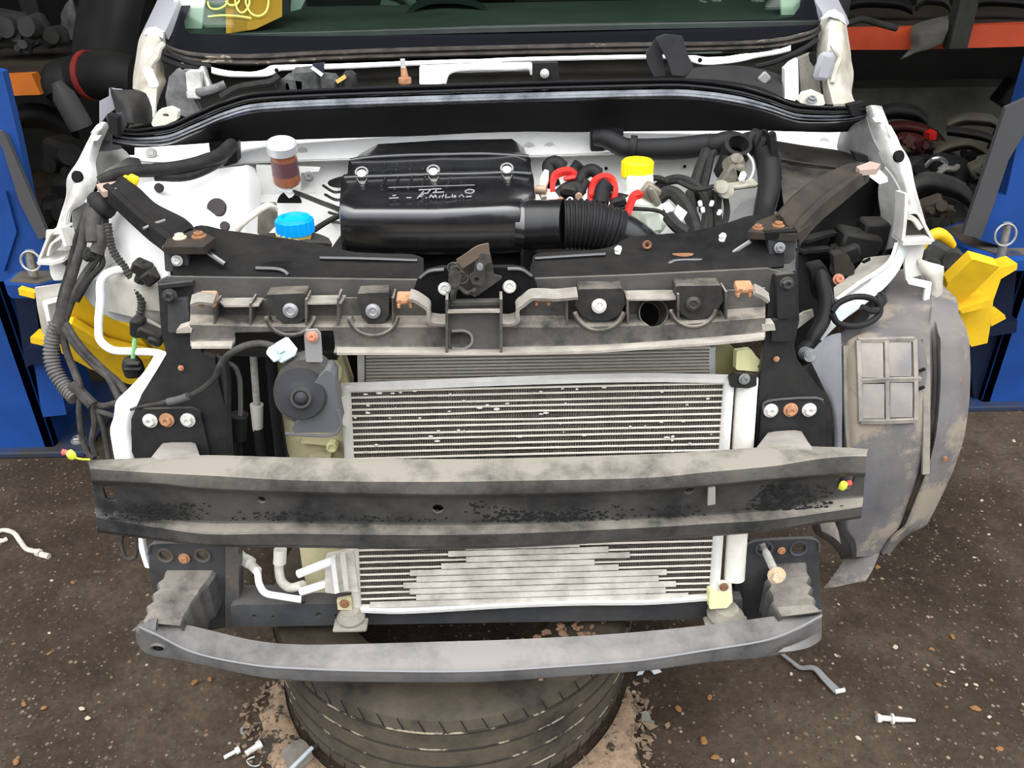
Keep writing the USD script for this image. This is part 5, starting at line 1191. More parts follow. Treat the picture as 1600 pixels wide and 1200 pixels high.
cable([(146, 640, 1.29), (165, 646, 1.28), (184, 652, 1.27)], .005)
cable([(193, 830, 1.19), (190, 850, 1.19), (198, 872, 1.185), (210, 872, 1.18), (214, 850, 1.18), (212, 832, 1.18)], .0035, nm='cable')
cable([(150, 312, 1.47), (160, 322, 1.45), (172, 330, 1.46)], .016, cable_black, nm='loom_knot', n=12)
cable([(168, 350, 1.42), (176, 390, 1.40), (196, 420, 1.385), (212, 446, 1.375), (221, 470, 1.36), (218, 495, 1.35)], .0065, cable_grey, rib=(.006, .0008))
cable([(218, 440, 1.36), (224, 420, 1.36), (218, 412, 1.36)], .010, cable_black, nm='plug')
part(HAR, 'plug', [obox(at(222, 418, 1.36), (.030, .03, .022), Ry(.5), .004), obox(at(236, 432, 1.355), (.026, .03, .024), Ry(-.6), .004)], black_plastic)
part(HAR, 'plug', [obox(at(216, 510, 1.34), (.022, .03, .034), Ry(.2), .004), obox(at(236, 520, 1.335), (.042, .03, .020), Ry(.5), .004), obox(at(244, 530, 1.33), (.024, .03, .016), Ry(.5), .004)], black_plastic)
part(HAR, 'bulb_socket', [lathe([(0, -.016), (.017, -.014), (.0185, -.004), (.0175, .008), (.013, .018), (.006, .020), (0, .020)], at(208, 574, 1.325), (0, 0, 1), 16), obox(at(208, 576, 1.31), (.03, .012, .006), ch=.002), obox(at(208, 568, 1.31), (.024, .012, .006), ch=.002)], black_plastic, label='black bulb socket')
cable([(208, 562, 1.325), (209, 548, 1.325), (211, 528, 1.33)], .0042, mat('wire_green', (.22, .50, .20), .5), nm='wire', lab='green wire')

# ------------------------------------------------------------------ right wing rail
WRR = part(CAR, 'wing_rail', loft([zr([(1350, 168, 1.64), (1362, 164, 1.62), (1378, 166, 1.64)]), zr([(1356, 196, 1.62), (1374, 190, 1.59), (1388, 192, 1.61)]), zr([(1366, 222, 1.60), (1388, 216, 1.57), (1404, 222, 1.59)]), zr([(1378, 252, 1.57), (1402, 244, 1.54), (1422, 252, 1.56)]),
                                   zr([(1398, 284, 1.54), (1414, 282, 1.51), (1430, 290, 1.53)]), zr([(1406, 318, 1.51), (1424, 316, 1.48), (1440, 326, 1.50)]), zr([(1406, 345, 1.49), (1430, 342, 1.46), (1448, 356, 1.48)]), zr([(1402, 370, 1.47), (1428, 372, 1.45), (1450, 372, 1.47)])], .004, 40, 10), white_dirty, label='white wing rail', smooth=40)
part(WRR, 'rail_patch', plate([(1364, 186), (1370, 181), (1384, 182), (1380, 190), (1368, 191)], 1.585, .004), white_clean)
part(WRR, 'rail_patch', plate([(1384, 196), (1392, 196), (1402, 214), (1410, 234), (1404, 240), (1394, 222)], 1.57, .004), white_clean)
part(WRR, 'rail_hole', cyl(at(1406, 244, 1.525), (-.3, 1, -.4), .011, .006), mat('hole_black', (.004, .004, .004), .9))
part(WRR, 'rail_tab', plate([(1360, 268), (1372, 262), (1386, 276), (1388, 284), (1374, 288), (1358, 276)], 1.50, .006, rnd=.002), white_clean)
part(WRR, 'rail_side', loft([zr([(1316, 200, 1.74), (1334, 186, 1.68), (1352, 176, 1.63)]), zr([(1308, 232, 1.76), (1336, 220, 1.68), (1362, 212, 1.60)]), zr([(1324, 246, 1.72), (1350, 246, 1.64), (1380, 246, 1.57)]), zr([(1344, 258, 1.66), (1366, 262, 1.60), (1398, 280, 1.54)])], .004, 14, 14), mat('wing_grey', (.30, .30, .285), .45), smooth=50)
part(WRR, 'rail_inner', loft([zr([(1382, 262, 1.54), (1396, 280, 1.53), (1406, 300, 1.51)]), zr([(1372, 300, 1.56), (1390, 312, 1.54), (1406, 320, 1.50)]), zr([(1376, 350, 1.56), (1392, 356, 1.52), (1402, 368, 1.47)]), zr([(1376, 390, 1.54), (1392, 388, 1.50), (1402, 376, 1.46)])], .004, 16, 10), mat('wing_grey2', (.36, .355, .34), .45, noise=(.52, .51, .49), scale=7), smooth=50)
part(WRR, 'channel', [strip(pts([(1410, 326, 1.46), (1424, 326, 1.46), (1434, 342, 1.46), (1449, 370, 1.46)]), .05, .005, side=(0, 1, 0)), strip(pts([(1412, 334, 1.45), (1422, 338, 1.45), (1432, 352, 1.45)]), .04, .008, side=(0, 1, 0)),
                      strip(pts([(1402, 373, 1.44), (1424, 372, 1.44), (1446, 371, 1.44)]), .05, .008, sm=False, side=(0, 1, 0)), strip(pts([(1409, 300, 1.445), (1408, 330, 1.44), (1404, 370, 1.44)]), .04, .006, side=(0, 1, 0))], chn, label='folded white channels')
part(WRR, 'channel_back', plate([(1408, 328), (1430, 330), (1446, 366), (1406, 368)], 1.445, .004), mat('channel_dark', (.10, .095, .085), .6))
part(WRR, 'rail_foot', loft([zr([(1420, 374, 1.44), (1448, 374, 1.44)]), zr([(1414, 404, 1.43), (1440, 408, 1.44)]), zr([(1416, 436, 1.42), (1440, 430, 1.43)])], .004, 8, 4), chn)
FB = part(WRR, 'foot_plate', loft([zr([(1432, 402, 1.44), (1448, 408, 1.43), (1462, 412, 1.42), (1475, 416, 1.44)]), zr([(1436, 420, 1.43), (1452, 428, 1.41), (1464, 430, 1.405), (1474, 432, 1.43)]), zr([(1444, 440, 1.43), (1456, 450, 1.41), (1464, 456, 1.405), (1472, 462, 1.43)]), zr([(1444, 480, 1.42), (1452, 490, 1.40), (1460, 488, 1.40), (1467, 484, 1.42)]), zr([(1448, 494, 1.42), (1453, 500, 1.41), (1458, 500, 1.41), (1462, 494, 1.42)])], .005, 20, 10), mat('plate_beige', (.52, .49, .43), .5), label='beige folded plate')
part(WRR, 'foot_edge', plate([(1417, 438), (1424, 435), (1456, 442), (1451, 478), (1442, 482), (1446, 450), (1420, 444)], 1.395, .006), white_clean)
# lower lip of the headlamp opening
LIP = part(CAR, 'headlamp_lip', loft([zr([(1402, 374, 1.44), (1412, 378, 1.43), (1421, 378, 1.44)]), zr([(1392, 405, 1.42), (1402, 412, 1.41), (1410, 412, 1.42)]), zr([(1352, 440, 1.38), (1374, 448, 1.37), (1388, 444, 1.38)]), zr([(1308, 468, 1.34), (1332, 484, 1.33), (1346, 480, 1.34)]), zr([(1296, 496, 1.32), (1308, 506, 1.31), (1316, 500, 1.32)]), zr([(1280, 528, 1.30), (1284, 532, 1.295), (1288, 528, 1.30)])], .004, 40, 8), mat('lip_white', (.52, .555, .545), .35), label='white headlamp opening lip', smooth=40)
part(LIP, 'lip_shelf', loft([zr([(1350, 404, 1.46), (1372, 400, 1.47), (1392, 398, 1.45)]), zr([(1326, 432, 1.42), (1350, 428, 1.41), (1378, 418, 1.42)]), zr([(1300, 452, 1.38), (1316, 460, 1.36), (1352, 440, 1.375)]), zr([(1296, 462, 1.36), (1304, 468, 1.345), (1316, 462, 1.345)])], .004, 14, 10), mat('shelf_beige', (.40, .38, .33), .5, noise=(.28, .26, .22), scale=10), smooth=50)
part(LIP, 'shelf_slot', plate([(1346, 410), (1360, 403), (1360, 407), (1350, 412)], 1.42, .004), mat('hole_black', (.004, .004, .004), .9))
part(LIP, 'shelf_edge', strip(pts([(1307, 468, 1.335), (1340, 444, 1.36), (1390, 408, 1.41), (1401, 380, 1.435)]), .004, .006, seg=16), mat('edge_pale', (.7, .69, .62), .4))

# ------------------------------------------------------------------ right black box and cavity
BB = part(CAR, 'fuse_box_cover', loft([zr([(1212, 220, 1.78), (1262, 228, 1.76), (1320, 237, 1.72), (1340, 246, 1.68)]), zr([(1216, 250, 1.68), (1262, 258, 1.66), (1300, 262, 1.62), (1330, 262, 1.60)]), zr([(1222, 300, 1.55), (1254, 300, 1.54), (1276, 292, 1.54), (1310, 280, 1.54)]), zr([(1226, 330, 1.48), (1246, 330, 1.46), (1262, 316, 1.48), (1296, 296, 1.5)])], .006, 14, 14), box_plastic, label='black plastic box cover', smooth=40)
part(BB, 'cover_edge', plate([(1203, 212), (1214, 222), (1228, 318), (1216, 332), (1200, 326), (1208, 270)], 1.60, .05), black_plastic)
part(BB, 'cover_line', tube(pts([(1216, 248, 1.675), (1262, 256, 1.65), (1310, 262, 1.60)]), .003, 6), box_plastic)
part(BB, 'box_corner', plate([(1334, 238), (1356, 244), (1358, 256), (1338, 252)], 1.60, .02), black_plastic)
CAV = part(CAR, 'headlamp_cavity', loft([zr([(1262, 330, 1.50), (1320, 290, 1.58), (1372, 276, 1.62), (1392, 300, 1.58)]), zr([(1250, 370, 1.46), (1310, 340, 1.60), (1368, 330, 1.64), (1388, 350, 1.58)]), zr([(1246, 420, 1.42), (1300, 400, 1.56), (1356, 388, 1.58), (1384, 384, 1.54)]), zr([(1244, 470, 1.38), (1286, 450, 1.46), (1326, 432, 1.48), (1370, 410, 1.48)]), zr([(1244, 560, 1.34), (1268, 545, 1.36), (1282, 530, 1.36), (1296, 500, 1.38)])], .004, 20, 20), mat('cavity_black', (.013, .013, .014), .5, noise=(.022, .022, .023), scale=10), smooth=50)
part(CAV, 'tray_edge', strip(pts([(1254, 376, 1.45), (1300, 364, 1.53), (1350, 362, 1.56)]), .006, .02, seg=12), black_plastic)
part(CAV, 'tray_edge', strip(pts([(1250, 392, 1.44), (1296, 388, 1.50)]), .006, .02, sm=False), black_plastic)
part(CAV, 'tray_block', [obox(at(1336, 380, 1.52), (.08, .06, .05), Ry(.2), .006), obox(at(1320, 396, 1.50), (.05, .05, .04), Ry(-.4), .006), obox(at(1362, 366, 1.54), (.05, .05, .06), ch=.006)], black_plastic)
part(CAV, 'bracket', [plate([(1302, 400), (1318, 396), (1336, 416), (1334, 432), (1310, 444), (1304, 430)], 1.42, .02)], dirt_rust)
part(CAV, 'bracket_bolt', bolt(at(1310, 437, 1.41), (0, -1, .6), .011), mat('rust_red', (.48, .19, .12), .7))
for q in range(4):
    part(CAV, 'cavity_cable', tube(pts([(1298 + 5 * q, 392, 1.46), (1304 + 7 * q, 408, 1.44), (1300 + 6 * q, 420, 1.43), (1308 + 5 * q, 432, 1.42)]), .005, 6), cable_black)
part(CAV, 'inner_sheet', plate([(1243, 496), (1256, 488), (1270, 484), (1272, 494), (1246, 514)], 1.34, .005), mat('sheet_pale', (.5, .49, .42), .4, noise=(.3, .28, .22), scale=60))
HS2 = part(CAR, 'right_hose', tube(pts([(1278, 418, 1.36), (1284, 440, 1.34), (1290, 470, 1.32), (1286, 500, 1.30), (1272, 525, 1.28), (1262, 545, 1.27)]), [.012, .0125, .013, .013, .012, .011], 14), rubber, label='black rubber hose')
part(HS2, 'hose_shroud', plate([(1266, 420), (1290, 415), (1302, 440), (1304, 470), (1290, 480), (1276, 470), (1272, 446)], 1.345, .03, rnd=.004), black_plastic)
part(HS2, 'hose_plug', [cyl(at(1256, 552, 1.25), (.2, -1, .3), .012, .02), cyl(at(1256, 552, 1.24), (.2, -1, .3), .004, .012)], bolt_grey)
part(HS2, 'hose_end', tube(pts([(1262, 540, 1.27), (1254, 552, 1.255), (1260, 566, 1.25)]), .012, 12), rubber)
LPH = part(CAR, 'cable_loop', tube(pts([(1300, 486, 1.30), (1310, 474, 1.305), (1334, 464, 1.31), (1360, 466, 1.315), (1374, 476, 1.315), (1374, 490, 1.31), (1358, 504, 1.30), (1330, 510, 1.29), (1308, 504, 1.29), (1300, 490, 1.295)]), .0055, 10), rubber, label='black cable loop')
part(LPH, 'cable', tube(pts([(1372, 478, 1.315), (1380, 470, 1.33), (1376, 460, 1.35)]), .007, 8), rubber)
part(LPH, 'cable', tube(pts([(1346, 480, 1.305), (1362, 486, 1.305), (1372, 484, 1.31)]), .006, 8), rubber)

# ------------------------------------------------------------------ wheel arch liner
LX = [1262, 1276, 1300, 1316, 1319, 1340, 1390, 1440, 1452, 1457, 1462, 1468, 1490, 1514]
def lrow(y, xs, dY, top=0):
    base = np.array([.10, .075, .055, .045, .02, .0, .005, .012, .02, .045, .045, .012, .02, .05])
    if y < 515:
        base = np.array([.06, .04, .03, .02, .01, .0, .0, .0, .0, .0, .005, .01, .02, .03])
    return np.array([at(x, y + (top if np.ndim(top) == 0 else top[i]), 1.17 + dY + base[i]) for i, x in enumerate(xs)])
def lx(r, l=1262, pinch=1.0):
    X = np.array(LX, float)
    return l + (X - 1262) * (r - l) / (1514 - 1262)
rows = [lrow(424, lx(1446, 1372), .33, np.linspace(24, -6, 14) - 14 * np.sin(np.linspace(0, 3.1, 14))), lrow(470, lx(1490, 1330), .24, np.linspace(36, -8, 14) + 20 * np.sin(np.linspace(0, 3.1, 14)) * -1), lrow(502, lx(1500, 1300), .14, np.linspace(24, -8, 14)), lrow(526, lx(1512, 1270), .075, np.linspace(14, -4, 14)), lrow(560, lx(1516, 1262), .05), lrow(620, lx(1515, 1262), .02), lrow(680, lx(1507, 1264), .0), lrow(736, lx(1489, 1266), -.01),
        lrow(790, lx(1464, 1268), -.015), lrow(822, lx(1448, 1270), -.015, np.linspace(6, -2, 14)), lrow(850, lx(1418, 1300), -.012, np.linspace(2, -14, 14)), lrow(868, lx(1392, 1314), -.01, np.linspace(6, -4, 14))]
LN = part(CAR, 'wheel_arch_liner', loft(rows, .004, 50, 60), liner, label='grey dusty wheel arch liner with framed panel', smooth=30)
def lnp(px, py, d=0.0):
    Y = 1.17 + np.interp(py, [470, 500, 526, 560, 620, 680, 736], [.15, .10, .075, .05, .02, 0, -.01]) + np.interp(px, LX, [.10, .075, .055, .045, .02, .0, .005, .012, .02, .045, .045, .012, .02, .05])
    return at(px, py, Y - .004 + d)
fr = mat('liner_frame', (.34, .30, .255), .65, noise=(.22, .20, .19), scale=20)
for P in (((1340, 532), (1342, 580), (1344, 658)), ((1428, 530), (1430, 590), (1430, 656)), ((1384, 532), (1385, 590), (1386, 658)), ((1340, 532), (1384, 531), (1428, 530)), ((1344, 595), (1386, 593), (1438, 592)), ((1344, 658), (1386, 658), (1430, 656))):
    part(LN, 'panel_frame', strip(np.array([lnp(*q) for q in P]), .007, .008, seg=10, side=(1, 0, .02) if abs(P[0][0] - P[-1][0]) < 20 else (0, 0, 1)), fr)
for (x0, y0, x1, y1) in ((1344, 536, 1380, 590), (1389, 535, 1424, 588), (1348, 600, 1382, 654), (1391, 598, 1426, 652)):
    part(LN, 'panel_pane', loft([[lnp(x0, y0, -.001), lnp((x0 + x1) / 2, y0, -.001), lnp(x1, y0, -.001)], [lnp(x0, (y0 + y1) / 2, -.001), lnp((x0 + x1) / 2, (y0 + y1) / 2, -.003), lnp(x1, (y0 + y1) / 2, -.001)], [lnp(x0, y1, -.001), lnp((x0 + x1) / 2, y1, -.001), lnp(x1, y1, -.001)]], .003, 6, 6), mat('liner_pane', (.25, .235, .235), .6, noise=(.33, .29, .25), scale=12))
part(LN, 'outer_frame', [strip(np.array([lnp(*q) for q in P]), .012, .006, seg=10, side=(1, 0, 0)) for P in (((1322, 540), (1324, 640), (1328, 700)), ((1446, 530), (1447, 640), (1446, 740)))], mat('liner_dust', (.33, .29, .24), .7, noise=(.2, .185, .17), scale=16))
for px, py in ((1441, 578), (1440, 606)):
    part(LN, 'panel_tab', obox(lnp(px, py, -.004), (.010, .006, .004), Ry(-.5), .001), mat('hole_black', (.004, .004, .004), .9))
for px, py in ((1500, 597), (1478, 718)):
    part(LN, 'lip_hole', cyl(lnp(px, py, -.002), (0, 1, 0), .0042, .004), rust)
part(LN, 'moulded_mark', [strip(np.array([lnp(x, y, .0) for x, y in P]), .002, .004, sm=False) for P in (((1406, 618), (1420, 616), (1422, 640), (1408, 642)), ((1410, 624), (1412, 634)))], liner)
part(LN, 'torn_flap', loft([zr([(1318, 874, 1.19), (1345, 872, 1.17), (1374, 864, 1.17)]), zr([(1306, 894, 1.16), (1340, 890, 1.15), (1366, 884, 1.15)]), zr([(1287, 918, 1.13), (1320, 912, 1.12), (1353, 906, 1.12)])], .003, 10, 10), liner)
part(LN, 'inner_panel', loft([zr([(1262, 556, 1.24), (1296, 524, 1.25), (1314, 520, 1.25)]), zr([(1284, 600, 1.215), (1302, 600, 1.21), (1316, 600, 1.21)]), zr([(1300, 640, 1.20), (1308, 650, 1.19), (1316, 650, 1.19)]), zr([(1304, 705, 1.18), (1310, 706, 1.175), (1316, 706, 1.175)])], .003, 16, 6), mat('panel_lilac', (.20, .20, .225), .5, noise=(.26, .26, .28), scale=9), label='lilac grey inner panel')
part(LN, 'scuff_patch', loft([zr([(1280, 814, 1.13), (1296, 808, 1.125), (1310, 830, 1.13)]), zr([(1284, 830, 1.13), (1300, 838, 1.125), (1314, 850, 1.13)])], .004, 4, 6), mat('liner_dust', (.33, .29, .24), .7))
# ------------------------------------------------------------------ windscreen, pillars and scuttle
SW = (2.05, 1.118, 1.7)
def glass_mat():
    return usdkit.material(stage, '/World/Looks/screen_glass', {'t': ('transparent_bsdf', {'color': (.80, .88, .83)}), 'g': ('glossy_bsdf', {'color': (1, 1, 1), 'roughness': .02}), 'f': ('layer_weight', {'blend': .5}), 'r': ('rgb_ramp', {'ramp': [(0, (.05, .05, .05)), (.45, (.09, .09, .09)), (.75, (.30, .30, .30)), (1, (1, 1, 1))]}), 'm': ('mix_closure', {})},
                            [('f.facing', 'r.fac'), ('r.color', 'm.fac'), ('t.BSDF', 'm.closure1'), ('g.BSDF', 'm.closure2')], surface='m.closure')
EDGE = [(383, -250), (277, 0), (258, 44), (258, 66), (266, 73), (280, 78), (300, 82), (340, 85), (400, 85), (500, 80), (640, 75), (800, 71), (1000, 67), (1100, 66), (1200, 61), (1250, 52), (1272, 44), (1281, 36), (1274, 6), (1272, 0), (1183, -250)]
CLEAR = [(393, -235), (301, 0), (288, 34), (290, 47), (297, 53), (328, 54), (400, 53), (460, 52), (600, 47), (700, 43), (800, 41), (1000, 36), (1120, 33), (1210, 31), (1238, 27), (1249, 12), (1251, 0), (1170, -235)]
WSC = part(CAR, 'windscreen', plate(EDGE, SW, .004), glass_mat(), label='green tinted windscreen with black border', smooth=False)
part(WSC, 'black_border', plate(EDGE, SW, .001, holes=[CLEAR], off=-.0012), mat('frit_black', (.008, .009, .012), .25), smooth=False)
wy = mat('marker_yellow', (.66, .70, .16), .6)
def wr(seq): return tube(np.array([at(x, y, (SW[0] - .004, SW[1], SW[2])) for x, y in seq]), .0022, 6, seg=40)
part(WSC, 'handwriting', [wr([(330, -20), (326, -4), (325, 6), (330, 13), (340, 14), (352, 8), (356, -4), (354, -18)]), wr([(350, -14), (352, 0), (360, 8), (370, 6), (376, -6)]), wr([(366, -10), (368, 4), (372, 16), (378, 20), (386, 14), (390, 2), (388, -6), (384, 2), (388, 14), (394, 22), (404, 25), (414, 20), (419, 8), (419, -6)]),
     wr([(325, 26), (345, 24), (372, 25), (392, 28)])], wy, label='yellow handwriting on the glass')
part(WSC, 'sticker', plate([(350, -60), (440, -60), (440, 22), (398, 42), (352, 49)], SW, .001, off=.006), mat('sticker_orange', (.66, .29, .03), .6, noise=(.60, .26, .035), scale=10), label='orange paper sticker behind the glass')
part(WSC, 'sticker_fold', plate([(372, -60), (392, -60), (384, 44), (360, 47)], SW, .001, off=.0052), mat('sticker_dark', (.50, .22, .03), .6))
# cabin
cabin = mat('cabin_dark', (.05, .062, .056), .7, noise=(.085, .10, .092), scale=4)
CB_ = part(CAR, 'dashboard', loft([zr([(250, 62, 2.12), (500, 58, 2.10), (800, 50, 2.10), (1290, 40, 2.12)]), zr([(270, 40, 2.30), (500, 40, 2.30), (800, 30, 2.30), (1270, 22, 2.30)]), zr([(300, 12, 2.56), (500, 16, 2.56), (800, 10, 2.56), (1250, 2, 2.56)]), zr([(300, 60, 2.70), (500, 60, 2.70), (800, 60, 2.70), (1250, 60, 2.70)])], .01, 16, 20), cabin, label='dark dashboard behind the windscreen', smooth=50)
part(CB_, 'instrument_hood', loft([zr([(620, 36, 2.36), (655, 6, 2.42), (690, -2, 2.45), (740, 4, 2.42), (780, 30, 2.36)]), zr([(630, 20, 2.56), (660, -2, 2.6), (690, -8, 2.62), (735, -2, 2.6), (770, 16, 2.56)])], .01, 6, 16), mat('hood_dark', (.02, .03, .028), .5), smooth=50)
part(CB_, 'wheel_rim', tube(pts([(598, 6, 2.6), (622, 14, 2.58), (642, 30, 2.56), (656, 22, 2.56), (640, 2, 2.6), (620, -14, 2.62)]), .014, 10), mat('wheel_grey', (.12, .15, .14), .5))
trim = mat('trim_pale', (.72, .76, .68), .6, noise=(.62, .66, .58), scale=3)
part(CAR, 'side_trim', plate([(262, 64), (313, 64), (321, -10), (330, -70), (282, -70)], 2.20, .01), trim, label='pale side trim seen through the glass')
part(CAR, 'side_trim', plate([(1222, 44), (1270, 44), (1262, -60), (1218, -60)], 2.22, .01), trim, label='pale side trim seen through the glass')
part(CAR, 'centre_trim', plate([(313, 62), (352, 62), (358, -60), (326, -60)], 2.21, .01), mat('trim_mid', (.24, .28, .25), .6))
part(CAR, 'mirror_tag', plate([(454, 18), (470, 14), (477, 0), (478, -20), (456, -20)], 2.3, .01), mat('tag_grey', (.42, .46, .45), .5))
for (px, py, s) in ((1102, 4, .05), (1128, 14, .055), (1150, 10, .04), (1186, 14, .045), (1196, 2, .05)):
    part(CAR, 'cabin_clutter', hull(nrg.normal(0, s * .42, (14, 3)) + at(px, py, 2.5)), mat('clutter_grey', (.42, .44, .42), .7, noise=(.1, .12, .11), scale=14))
part(CAR, 'cabin_post', plate([(1100, 24), (1118, 24), (1112, -40), (1098, -40)], 2.58, .02), mat('trim_mid', (.24, .28, .25), .6))
for sx in (-1, 1):
    part(CAR, 'seat_back', cbox((sx * .35 - .24, 3.0, .75), (sx * .35 + .24, 3.16, 1.45), .06), mat('seat_dark', (.03, .035, .035), .85))
    part(CAR, 'sill', cbox((sx * .70 - .07, 1.95, .585), (sx * .70 + .07, 4.4, .75), .03), white_paint)
    part(CAR, 'body_side', cbox((sx * .765 - .02, 2.30, .75), (sx * .765 + .02, 4.4, 1.16), .02), white_paint)
part(CAR, 'roof', loft([np.array([[-.50, 2.84, 1.56], [0, 2.80, 1.58], [.50, 2.84, 1.56]]), np.array([[-.56, 3.6, 1.60], [0, 3.6, 1.63], [.56, 3.6, 1.60]]), np.array([[-.52, 4.3, 1.50], [0, 4.32, 1.52], [.52, 4.3, 1.50]])], .02, 12, 10), white_paint, smooth=60)
# pillars
silver = mat('pillar_silver', (.37, .37, .40), .35, coat=.4)
waxed = mat('waxed_white', (.55, .53, .475), .42, noise=(.38, .335, .24), scale=9, spots=((.30, .25, .17), 15, .68))
def pillar(a, sgn):
    # a: outer, ridge, inner edges of the pillar at its foot and at the frame top
    R = []
    for (o, r, i), (Yo, Yr, Yi) in a:
        R.append([at(*o, Yo), at(*r, Yr), at(*i, Yi)])
    return loft(R, .02, 8, None)
part(CAR, 'a_pillar', pillar([(((222, 50), (240, 44), (258, 50)), (2.16, 2.10, 2.08)), (((246, 0), (262, 0), (280, 0)), (2.28, 2.22, 2.20)), (((345, -220), (360, -230), (386, -240)), (2.78, 2.76, 2.80))], -1), silver, label='silver windscreen pillar', smooth=20)
part(CAR, 'a_pillar', pillar([(((1324, 40), (1304, 24), (1282, 30)), (2.16, 2.10, 2.08)), (((1310, 0), (1292, 0), (1272, 0)), (2.28, 2.22, 2.20)), (((1222, -220), (1208, -230), (1182, -240)), (2.78, 2.76, 2.80))], 1), silver, label='silver windscreen pillar', smooth=20)
PF = part(CAR, 'pillar_foot', loft([zr([(226, 46, 2.09), (238, 42, 2.05), (254, 50, 2.06), (257, 58, 2.08)]), zr([(217, 62, 2.07), (234, 64, 2.01), (250, 68, 2.02), (260, 76, 2.06)]), zr([(212, 92, 2.04), (228, 94, 1.98), (246, 94, 1.99), (256, 92, 2.04)]), zr([(208, 118, 2.02), (226, 120, 1.95), (244, 118, 1.96), (257, 116, 2.02)]), zr([(207, 138, 1.99), (226, 140, 1.92), (246, 134, 1.93), (259, 130, 1.99)]), zr([(226, 142, 1.96), (236, 158, 1.90), (244, 158, 1.90), (250, 152, 1.95)]), zr([(236, 178, 1.92), (238, 184, 1.88), (241, 182, 1.88), (243, 172, 1.91)])], .006, 36, 16), waxed, label='waxed white pillar foot', smooth=45)
part(PF, 'foot_top', plate([(224, 52), (228, 46), (239, 42), (255, 50), (254, 60), (240, 52), (228, 54)], 2.03, .01), white_clean)
part(PF, 'sealer_bead', tube(pts([(254, 70, 2.0), (248, 78, 1.97), (246, 88, 1.965), (238, 98, 1.955), (234, 108, 1.95)]), .007, 8), waxed)
part(PF, 'sealer_lump', [obox(at(236, 122, 1.93), (.022, .02, .05), Ry(-.2), .008)], white_clean)
PF2 = part(CAR, 'pillar_foot', loft([zr([(1283, 30, 2.08), (1300, 18, 2.05), (1314, 20, 2.05), (1322, 34, 2.09)]), zr([(1280, 48, 2.06), (1296, 50, 2.01), (1314, 50, 2.01), (1326, 60, 2.06)]), zr([(1276, 80, 2.04), (1292, 84, 1.97), (1312, 84, 1.97), (1330, 90, 2.03)]), zr([(1276, 108, 2.02), (1290, 110, 1.94), (1312, 112, 1.95), (1334, 118, 2.02)]), zr([(1284, 138, 1.98), (1296, 140, 1.91), (1314, 140, 1.92), (1331, 146, 1.98)]), zr([(1290, 163, 1.94), (1302, 163, 1.88), (1318, 162, 1.88), (1338, 160, 1.93)])], .006, 36, 16), waxed, label='waxed white pillar foot', smooth=45)
part(PF2, 'foot_top', plate([(1284, 30), (1296, 18), (1306, 15), (1318, 24), (1322, 38), (1310, 30), (1296, 26)], 2.03, .01), white_clean)
part(PF2, 'sealer_bead', tube(pts([(1300, 70, 1.97), (1306, 80, 1.96), (1312, 90, 1.955), (1304, 110, 1.94), (1300, 130, 1.92)]), .006, 8), waxed)
part(PF2, 'sealer_lump', obox(at(1288, 104, 1.93), (.04, .02, .06), Ry(.1), .01), silver)
# trim under the glass
tx = np.array([258, 266, 280, 300, 340, 400, 500, 640, 800, 1000, 1100, 1200, 1250, 1274, 1281], float)
ty = np.array([68, 73, 78, 82, 85, 85, 80, 75, 71, 67, 66, 62, 53, 45, 39], float)
h1 = np.array([4, 8, 10, 12, 13, 14, 13, 13, 13, 13, 12, 12, 12, 10, 6], float)
part(CAR, 'screen_trim', loft([zrow(tx, ty - 1, [2.045] * 15), zrow(tx, ty + h1 * .4, [2.02] * 15), zrow(tx, ty + h1 * .6, [2.026] * 15), zrow(tx, ty + h1, [2.01] * 15), zrow(tx, ty + h1 * 1.25, [2.02] * 15)], .004, 14, 70), mat('trim_brown', (.10, .085, .072), .5, noise=(.035, .032, .03), scale=26, spots=((.33, .28, .22), 12, .60)), label='dirty brown windscreen trim', smooth=50)
part(CAR, 'screen_seal', tube(pts([(255, 92, 2.0), (268, 98, 1.99), (285, 104, 1.98), (305, 108, 1.985), (320, 113, 1.99)]), .007, 8), rubber)
part(CAR, 'screen_seal', tube(pts([(258, 84, 2.01), (275, 90, 2.0), (300, 99, 2.0), (330, 104, 2.0)]), .006, 8), rubber)
part(CAR, 'screen_seal', tube(pts([(1276, 62, 2.0), (1262, 72, 1.99), (1240, 84, 1.98), (1210, 97, 1.985), (1180, 104, 1.99)]), .006, 8), rubber)
fl = [(330, 104, 113), (345, 108, 117), (365, 111, 119), (392, 112, 119), (412, 108, 119), (424, 102, 117), (440, 101, 109), (500, 100, 107), (560, 98, 105), (640, 95, 101), (735, 92, 98), (748, 92, 106), (768, 91, 107), (786, 90, 96), (900, 87, 92), (1010, 85, 90), (1074, 86, 90), (1084, 86, 97), (1105, 89, 101), (1132, 88, 99), (1160, 84, 95), (1185, 82, 88), (1215, 77, 83), (1236, 70, 78)]
part(CAR, 'scuttle_flange', loft([pts([(x, a) for x, a, b in fl], 2.0), pts([(x, b) for x, a, b in fl], 1.99)], .004, 4, 90), white_paint, label='white scuttle flange', smooth=40)
for px, py in ((432, 110), (1094, 94)):
    part(CAR, 'flange_hole', cyl(at(px, py, 1.99), (0, 1, 0), .0045, .003), mat('hole_black', (.004, .004, .004), .9))
part(CAR, 'scuttle_panel', loft([zr([(240, 100, 2.12), (500, 96, 2.14), (800, 86, 2.14), (1100, 84, 2.14), (1300, 80, 2.12)]), zr([(200, 200, 1.98), (500, 150, 1.98), (800, 140, 1.98), (1100, 140, 1.98), (1340, 180, 1.98)])], .004, 8, 20), mat('scuttle_olive', (.035, .032, .022), .7, noise=(.018, .016, .012), scale=7, spots=((.09, .08, .05), 5, .66)), label='dark scuttle panel')
